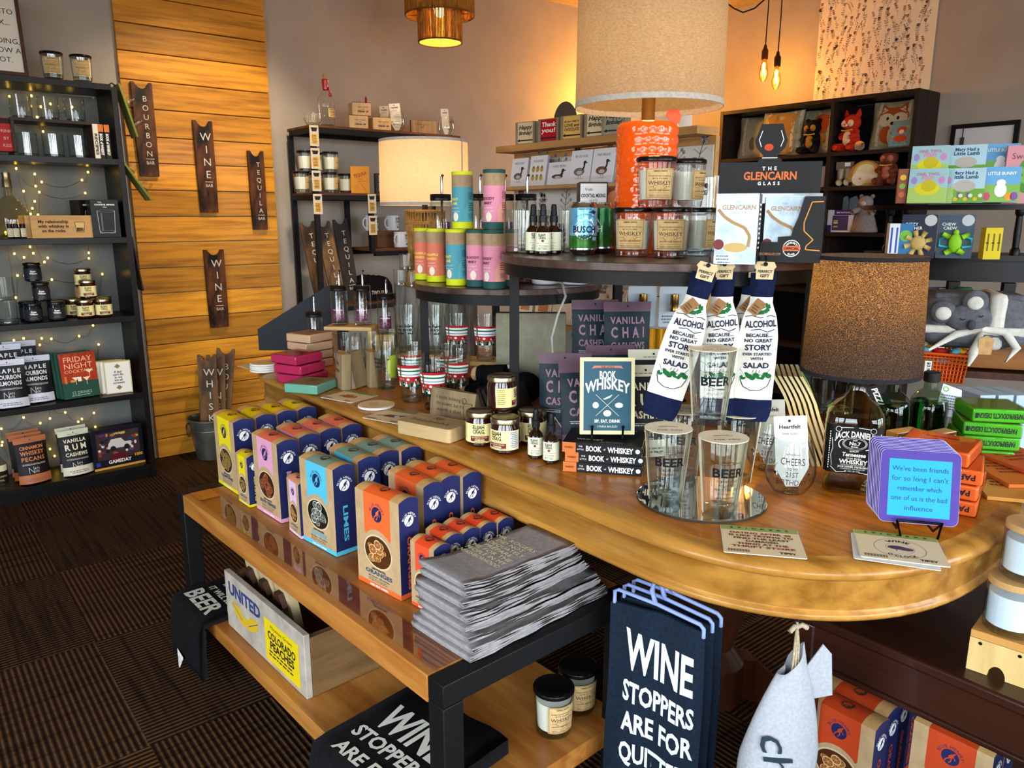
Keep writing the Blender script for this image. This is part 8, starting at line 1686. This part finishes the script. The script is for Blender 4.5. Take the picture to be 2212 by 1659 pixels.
b = MB();b.slab(half(.42,.30),cz-.022,cz,EB,None,True);b.build('top',cn);b = MB();b.slab(half(.395,.275),cz-.105,cz-.0225,EB,None,True);[b.ring(.0,0,0,0,EB,mtop(0)) for _ in ()];b.build('curved_apron',cn)
for a in (200,255,285,340):MB().box(.375*cos(radians(a)),.12+.255*sin(radians(a)),(cz-.105)/2,.045,.045,cz-.107,EB,.004).build('leg',cn)
gz = cz+.195;b = MB();b.slab(half(.44,.29),gz-.02,gz,EB,None,True);b.build('gallery_board',cn)
for x,y in ((-.34,.02),(-.28,-.04),(.10,-.135),(.20,-.125),(.34,.02)):MB().lathe([(.0001,cz+.0005),(.018,cz+.0005),(.018,cz+.02),(.012,cz+.03),(.013,cz+.09),(.011,cz+.15),(.017,gz-.035),(.017,gz-.0205),(.0001,gz-.0205)],EB,16,x,y).build('post',cn)
BG = cp[2]+gz+.0005;BL_ = cp[2]+cz+.0005
def G3(px,z,d):return onD(px,z,d)
def d_peep(b,mp,w,h):b.rect(-w/2,0,w/2,h*.45,P('#a8c86a',.5),mp,.0003);b.disc(0,h*.42,w*.33,P('#d8d02a',.5),mp,.0006,h*.2);b.disc(.004,h*.5,w*.2,P('#c8b81c',.5),mp,.0008,h*.17);b.text("ONE, TWO,",0,h*.84,.014,P('#b87a9a',.5),mp,bold=1);b.text("PEEP!",0,h*.73,.018,P('#d890a8',.5),mp,bold=1);[b.disc(x,h*.66,.010,P(c_,.5),mp,.0006,.013,10) for x,c_ in ((-w*.36,'#9a8ac8'),(w*.36,'#c88ac0'))]
def d_lamb(b,mp,w,h):b.rect(-w/2,0,w/2,h*.4,P('#6aa03a',.5),mp,.0003);b.disc(0,h*.48,w*.28,P('#b0aca4',.7),mp,.0006,h*.17);b.rect(-.02,h*.12,-.008,h*.3,P('#6a6a68',.5),mp);b.rect(.008,h*.12,.02,h*.3,P('#6a6a68',.5),mp);b.text("Mary Had a",0,h*.87,.016,P('#2a4a6a',.5),mp,bold=1);b.text("Little Lamb",0,h*.75,.018,P('#2a4a6a',.5),mp,bold=1);[b.disc(-w*.42+i*w*.12,h*(.1+.1*(i % 2)),.007,P(('#d8b02a','#d8d4c8')[i % 2],.5),mp,.0006,n=8) for i in range(8)]
def d_bunny(b,mp,w,h):b.rect(-w/2,0,w/2,h*.5,P('#7aa84a',.5),mp,.0003);b.disc(.0,h*.34,w*.16,P('#e0e0e0',.6),mp,.0006,h*.2);b.disc(0,h*.55,w*.12,P('#e0e0e0',.6),mp,.0007,h*.1);b.text("LITTLE BUNNY",0,h*.82,.015,P('#d8e4ec',.5),mp,bold=1,w=w*.75);[b.disc(x,h*.16,.012,P(c_,.5),mp,.0008,.015,10) for x,c_ in ((-w*.36,'#b84a6a'),(w*.36,'#7a4a9a'),(w*.22,'#d8902a'))]
kp_ = lambda *a:Kind(lambda:mk_book(*a),'board books on the gallery')
peep,lamb,bun = kp_(.120,.118,.020,'#9cc4cc',d_peep),kp_(.125,.118,.022,'#a9c9d8',d_lamb,P('#7a6ab0',.5)),kp_(.118,.120,.024,'#5f9cc8',d_bunny,P('#c8b41c',.5))
def bkpl(k_,l,px,py,d,r_):p = atD(px,py,d);k_(l,(p[0],p[1],max(BG,p[2])),r_,R(-4,'X'))
bkpl(peep,"chick board book in front at the left of the gallery",1999,440,2.80,FC-34);bkpl(peep,"chick board book just behind the front left one",2014,440,2.84,FC-34);bkpl(peep,"chick board book in the upper tier, left",2004,388,2.90,FC-32);bkpl(lamb,"lamb board book in the lower tier, middle",2078,438,2.80,FC-30);bkpl(lamb,"lamb board book in the upper tier, middle",2082,386,2.90,FC-30)
bkpl(bun,"bunny board book in the lower tier, right",2156,437,2.79,FC-18);bkpl(bun,"bunny board book behind in the lower tier, right",2140,437,2.84,FC-18);bkpl(bun,"bunny board book third in the lower tier, spine showing",2128,437,2.90,FC-18);bkpl(bun,"bunny board book in the upper tier, right",2155,385,2.90,FC-18)
for i,(px,w) in enumerate(((2030,.22),(2065,.22),(2160,.2))):o = MB().box(0,0,.049,w,.05,.098,P('#2a2a30',.5)).build('book_riser',None,(*G3((2016,2084,2152)[i],0,2.96)[:2],BG),FC-24);o.scale.x = .5;tag(o,"dark riser block behind the %s board books" % ("chick","lamb","bunny")[i],'riser')
def d_bird(b,mp,w,h):b.rect(-w/2,0,w/2,h*.5,P('#3a4a3a',.5),mp,.0003);b.line([(-w*.5,h*.62),(w*.5,h*.6)],.008,P('#3a2416',.5),mp);b.disc(.0,h*.72,.028,P('#b86a3a',.5),mp,.0008,.022);[b.disc(-w*.45+i*w*.1,h*.94,.02,P('#4a7a3a',.5),mp,.0005,.012,8) for i in range(10)]
bk = mk_book(.235,.21,.02,'#6a9cc8',d_bird);place(bk,'large picture book with a bird standing behind the board books','book',(*G3(2058,0,3.06)[:2],BG),FC-22)
def d_pea(b,mp,w,h):b.disc(-.01,h*.48,.028,P('#4a8a2a',.5),mp,.0006,.06);b.disc(-.01,h*.56,.016,P('#7ab04a',.5),mp,.0009);b.disc(-.01,h*.42,.016,P('#7ab04a',.5),mp,.0009);b.text("Sweet Pea",0,h*.82,.03,P('#6a4a3a',.5),mp,w=w*.8)
bk = mk_book(.15,.20,.02,'#c98a94',d_pea);place(bk,'pink picture book with a pea pod at the right of the gallery','book',(*G3(2205,0,2.83)[:2],BG),FC-22)
for i,(c_,l) in enumerate((('#8a4a30',"tall brown toy box at the left end of the gallery"),('#2a5a9a',"blue alphabet box beside the brown one on the gallery"))):b = MB();b.box(0,0,.06,.032,.03,.12,P(c_,.5),.001);[b.disc(0,.03+i_*.03,.010,P(('#c8603a','#7aa83a','#d8b03a')[i_ % 3],.5),mfront(-.015)) for i_ in range(3)];o = b.build('toy_box',None,(*G3((1938,1960)[i],0,2.86)[:2],BG),FC-20);tag(o,l,'toy box')
def mk_teether(c,kind):
    o = root('teether_card','toy');b = MB();b.prism(rrect(.115,.155,.004,2,0,.078),-.002,.002,P(c,.5));mq = mfront(-.002);b.text(("RITZY","CHEW")[kind],-.025,.122,.015,WHITE,mq);b.text(("TEETHER","CREW")[kind],-.02,.108,.015,WHITE,mq);b.disc(.035,.135,.020,P('#b0b4b4',.5),mq);b.build('card',o);t = MB()
    if kind == 0:tn_ = P('#b59a5a',.6);t.ball(0,-.012,.055,.026,.010,.026,tn_,18,10);[t.tube([(.024*cos(a),-.012,.055+.024*sin(a)),(.046*cos(a),-.012,.055+.046*sin(a))],[.007,.010],tn_,8) for a in [k*.785+.3 for k in range(8)]]
    else:g_ = P('#7fb81c',.5);t.ball(0,-.012,.055,.022,.010,.034,g_,16,10).tube([(-.02,-.012,.075),(-.042,-.012,.088)],[.010,.008],g_,8).tube([(.02,-.012,.075),(.042,-.012,.088)],[.010,.008],g_,8).tube([(-.01,-.012,.03),(-.03,-.012,.018)],[.012,.009],g_,8).tube([(.01,-.012,.03),(.03,-.012,.018)],[.012,.009],g_,8).ball(0,-.012,.092,.010,.008,.012,g_,10,8);[t.tube([(x*.022,-.012,.04),(x*.050,-.012,.045),(x*.052,-.012,.07),(x*.03,-.012,.078)],.005,P('#2a9aa8',.4),8) for x in (-1,1)]
    t.build('teether',o);return o
place(mk_teether('#1b2136',0),'dark card with a tan sun-shaped teether on the console','toy',(*G3(1985,0,2.84)[:2],BL_),FC-22);place(mk_teether('#3a4a5c',1),'blue grey card with a green teether on the console','toy',(*G3(2065,0,2.83)[:2],BL_),FC-22);pass
for i in range(3):b = MB();b.box(0,0,.055,.0185,.08,.11,P('#c8b41c',.5));b.scribble(.0,.055,.01,1,.01,INK,mfront(-.04));b.rect(-.002,.03,.003,.09,P('#6a5a10',.6),mfront(-.04));o = b.build('board_book',None,(*G3(2131+12*i,0,2.80)[:2],BL_),FC-20);tag(o,"yellow spined board book on the console, %s" % ("left","middle","right")[i],'book','yellow spined board books')
for i in range(2):b = MB();b.box(0,0,.062,.017,.09,.124,P('#d0d4da',.5));b.rect(-.003,.02,.003,.11,P('#2a4a9a',.5),mfront(-.045));o = b.build('picture_book',None,(*G3(1924+11*i,0,2.86)[:2],BL_),FC-20);tag(o,("white spined picture book at the console's left end","white spined picture book second from the console's left end")[i],'book')
b = MB();b.box(0,0,.062,.046,.012,.124,P('#2a6a9a',.5));b.disc(0,.08,.02,P('#6aa83a',.5),mfront(-.006));o = b.build('picture_book',None,(*G3(1957,0,2.85)[:2],BL_),FC-20);tag(o,'blue fronted picture book beside the white spines on the console','book')
# blankets, boxes under the console
BT = oz+.0006
def mk_blanket(c1,c2,koala,w=.33):
    o = root('rolled_blanket','blanket');m1 = NZ(c1,c2,40,rough=1,bump=.5,spec=.05);wt = NZ('#c9c6bc','#b8b5aa',40,rough=1,bump=.3);d,h = .22,.20
    b = MB();b.box(0,0,h*.5,w,d,h,m1,.065);b.box(.01,.01,h*.93,w*.86,d*.8,h*.12,m1,.03);b.box(0,-.01,h*.28,w*1.03,d*.98,h*.40,m1,.05);b.build('blanket',o);r_ = MB();r_.box(.0,-.006,h*.36,w*1.01,d*1.02,.030,wt,.008);r_.box(.065,-.004,h*.52,.055,d*1.03,h*1.0,wt,.02);r_.tube([(.02,-d*.53,.08),(-.06,-d*.60,.06),(-.14,-d*.62,.0)],[.010,.014,.004],wt,8).tube([(.02,-d*.53,.08),(.09,-d*.58,.075),(.13,-d*.58,.02),(.10,-d*.6,-.03)],[.010,.016,.014,.003],wt,8).tube([(.02,-d*.54,.07),(.0,-d*.62,.0),(-.01,-d*.60,-.05)],[.010,.017,.004],wt,8);r_.build('ribbon',o)
    if koala:
        k = MB(); 
        for x,z in ((-.105,.135),(-.01,.175)):k.ball(x,-d*.52,z,.042,.018,.040,m1,18,10);k.ball(x-.002,-d*.52-.014,z-.004,.026,.010,.024,wt,14,8)
        k.ball(-.025,-d*.5,.115,.075,.03,.05,m1,18,12);k.tube([(-.055,-d*.65,.118),(-.048,-d*.655,.112),(-.040,-d*.65,.116)],.0018,INK,5);k.tube([(-.0,-d*.65,.130),(.007,-d*.655,.124),(.014,-d*.65,.130)],.0018,INK,5);k.ball(-.018,-d*.66,.096,.014,.008,.018,P('#3a3a40',.8),12,8);k.build('koala_face',o)
        MB().prism([(.01,-.005),(.052,-.005),(.056,.05),(.034,.062),(.01,.05)],-d*.66,-d*.655,KRAFT).build('kraft_tag',o)
    return o
place(mk_blanket('#4c4d52','#606167',True),'grey koala blanket roll tied with white ribbon on the oak side table','blanket',(*G3(2118,0,2.78)[:2],BT),FC-20);place(mk_blanket('#8fb4b4','#a8c8c4',False,.22),'mint blanket roll beside the grey one, partly behind the dark lampshade','blanket',(*G3(1946,0,3.0)[:2],BT),FC-24)
b = MB();b.box(0,0,.09,.19,.02,.18,P('#101a34',.5));mq = mfront(-.01);b.scribble(-.03,.15,.10,8,.014,P('#5a6a8a',.6),mq);b.rect(.02,.10,.09,.178,P('#9aa0a4',.5),mq);b.disc(.055,.145,.016,P('#b58a70',.6),mq,.0008,.02);b.poly([(.03,.102),(.08,.102),(.072,.13),(.038,.13)],P('#c0c8b8',.6),mq,.0008);o = b.build('photo_card',None,(*G3(2030,0,3.16)[:2],BT),FC+4);o.location.z = BT+.0;tag(o,'navy card with a small child portrait behind the mint blanket','card')
o = root('red_jar','jar');MB().cyl(0,0,.001,.15,.042,P('#a01c1c',.3),24).build('body',o);MB().lathe([(.043,.15),(.043,.17),(.03,.185),(.0001,.187)],P('#2a5a34',.4),24).build('lid',o);place(o,'red jar with a green lid under the console','jar',(*G3(2096,0,3.10)[:2],BT),FC)
# orange basket of squeeze toys
bz_ = .7026;bp = onD(2064,bz_,2.80);bs = thing('orange_basket','orange plastic lattice basket of small toys with a price tag','basket',(bp[0],bp[1],bz_),FC-32);OG = P('#d4551a',.45);b = MB();w,d,h = .185,.125,.105
def side(x0,y0,x1,y1,nx):
    f_ = lambda t,z:((x0+(x1-x0)*t)*(.88+.12*z/h),(y0+(y1-y0)*t)*(.88+.12*z/h),z)
    for k in range(nx+1):b.tube([f_(k/nx,.002),f_(k/nx,h)],.0028,OG,5)
    for k in range(8):b.tube([f_(0,.004+h*.97*k/7),f_(1,.004+h*.97*k/7)],.0030,OG,5)
for a in ((-w/2,-d/2,w/2,-d/2,15),(w/2,-d/2,w/2,d/2,10),(w/2,d/2,-w/2,d/2,15),(-w/2,d/2,-w/2,-d/2,10)):side(*a)
b.box(0,0,.003,w*.87,d*.87,.004,OG);b.build('lattice',bs);MB().tube([(x,y,h) for x,y in rrect(w+.01,d+.01,.012,4)],.0055,OG,8,True).build('rim',bs);MB().ball(.012,-d/2+.006,h*.74,.026,.004,.009,P('#3a8ab0',.4),14,8).build('handle_slot',bs)
b = MB();b.X = T(-.032,-d/2-.006,h*.52) @ R(-6,'X');b.prism(rrect(.030,.060,.003,2),-.001,.001,P('#7a5a34',.7));b.rect(-.011,-.026,.011,.022,WHITE,mfront(-.001));b.text("$3.99",.002,-.002,.014,INK,mfront(-.001),.001,rot=-90,bold=1,w=.04);b.build('price_tag',bs)
rn = random.Random(12)
for i,(c_,x,y,l) in enumerate((('#5a9ab0',-.055,-.02,"blue squeeze toy at the basket's left"),('#e0a018',-.02,.01,"yellow squeeze toy shaped like a plane in the basket"),('#b01c1c',.0,-.015,"red tagged toy in the middle of the basket"),('#9ab83a',.015,.02,"lime squeeze toy in the basket"),('#5a9ab0',.045,-.01,"blue squeeze toy at the basket's right"),('#e0a018',.058,.02,"yellow squeeze toy at the basket's right end"))):
    b = MB();m_ = P(c_,.5);b.ball(0,0,0,.024,.016,.014,m_,14,10).ball(.02,0,.009,.011,.010,.010,m_,12,8);b.tube([(-.018,0,0),(-.034,0,.012)],[.008,.004],m_,8);b.box(0,0,.014,.02,.012,.008,WHITE) if c_ == '#b01c1c' else None
    q_ = loc_rel((bp[0],bp[1],bz_),x,y,h+.004,FC-32);o = b.build('squeeze_toy',None,q_,rn.uniform(0,180));tag(o,l,'toy','squeeze toys in the orange basket')
# glasses stacked behind the bottle lamp, pale boxes under the oak table edge
for l,px,d,lv in (("stacked rocks glass behind the bottle lamp, lower left",1778,2.16,0),("stacked rocks glass behind the bottle lamp, lower right",1845,2.16,0),("rocks glass on top of the stack behind the bottle lamp",1808,2.16,1)):rocks(l,onD(px,ZT+.103*lv,d),FC)
for i in range(3):b = MB();b.box(0,0,.13,.056,.14,.26,NZ('#9fb4c4','#b4c6d2',3,rough=.5),.001);b.scribble(0,.18,.02,8,.02,P('#8294a4',.6),mfront(-.07));o = b.build('pale_box',None,(*onD(2150+40*i,0,2.62)[:2],.44),FC+6);tag(o,"pale blue box below the oak table edge, %s" % ("left","middle","right")[i],'box','pale blue boxes below the oak table')
o = MB().box(.10,0,.219,.42,.30,.438,P('#241208',.5),.004).build('low_cabinet',None,(*onD(2165,0,2.70)[:2],.001),FC+6);tag(o,'dark low cabinet carrying the pale blue boxes','cabinet')
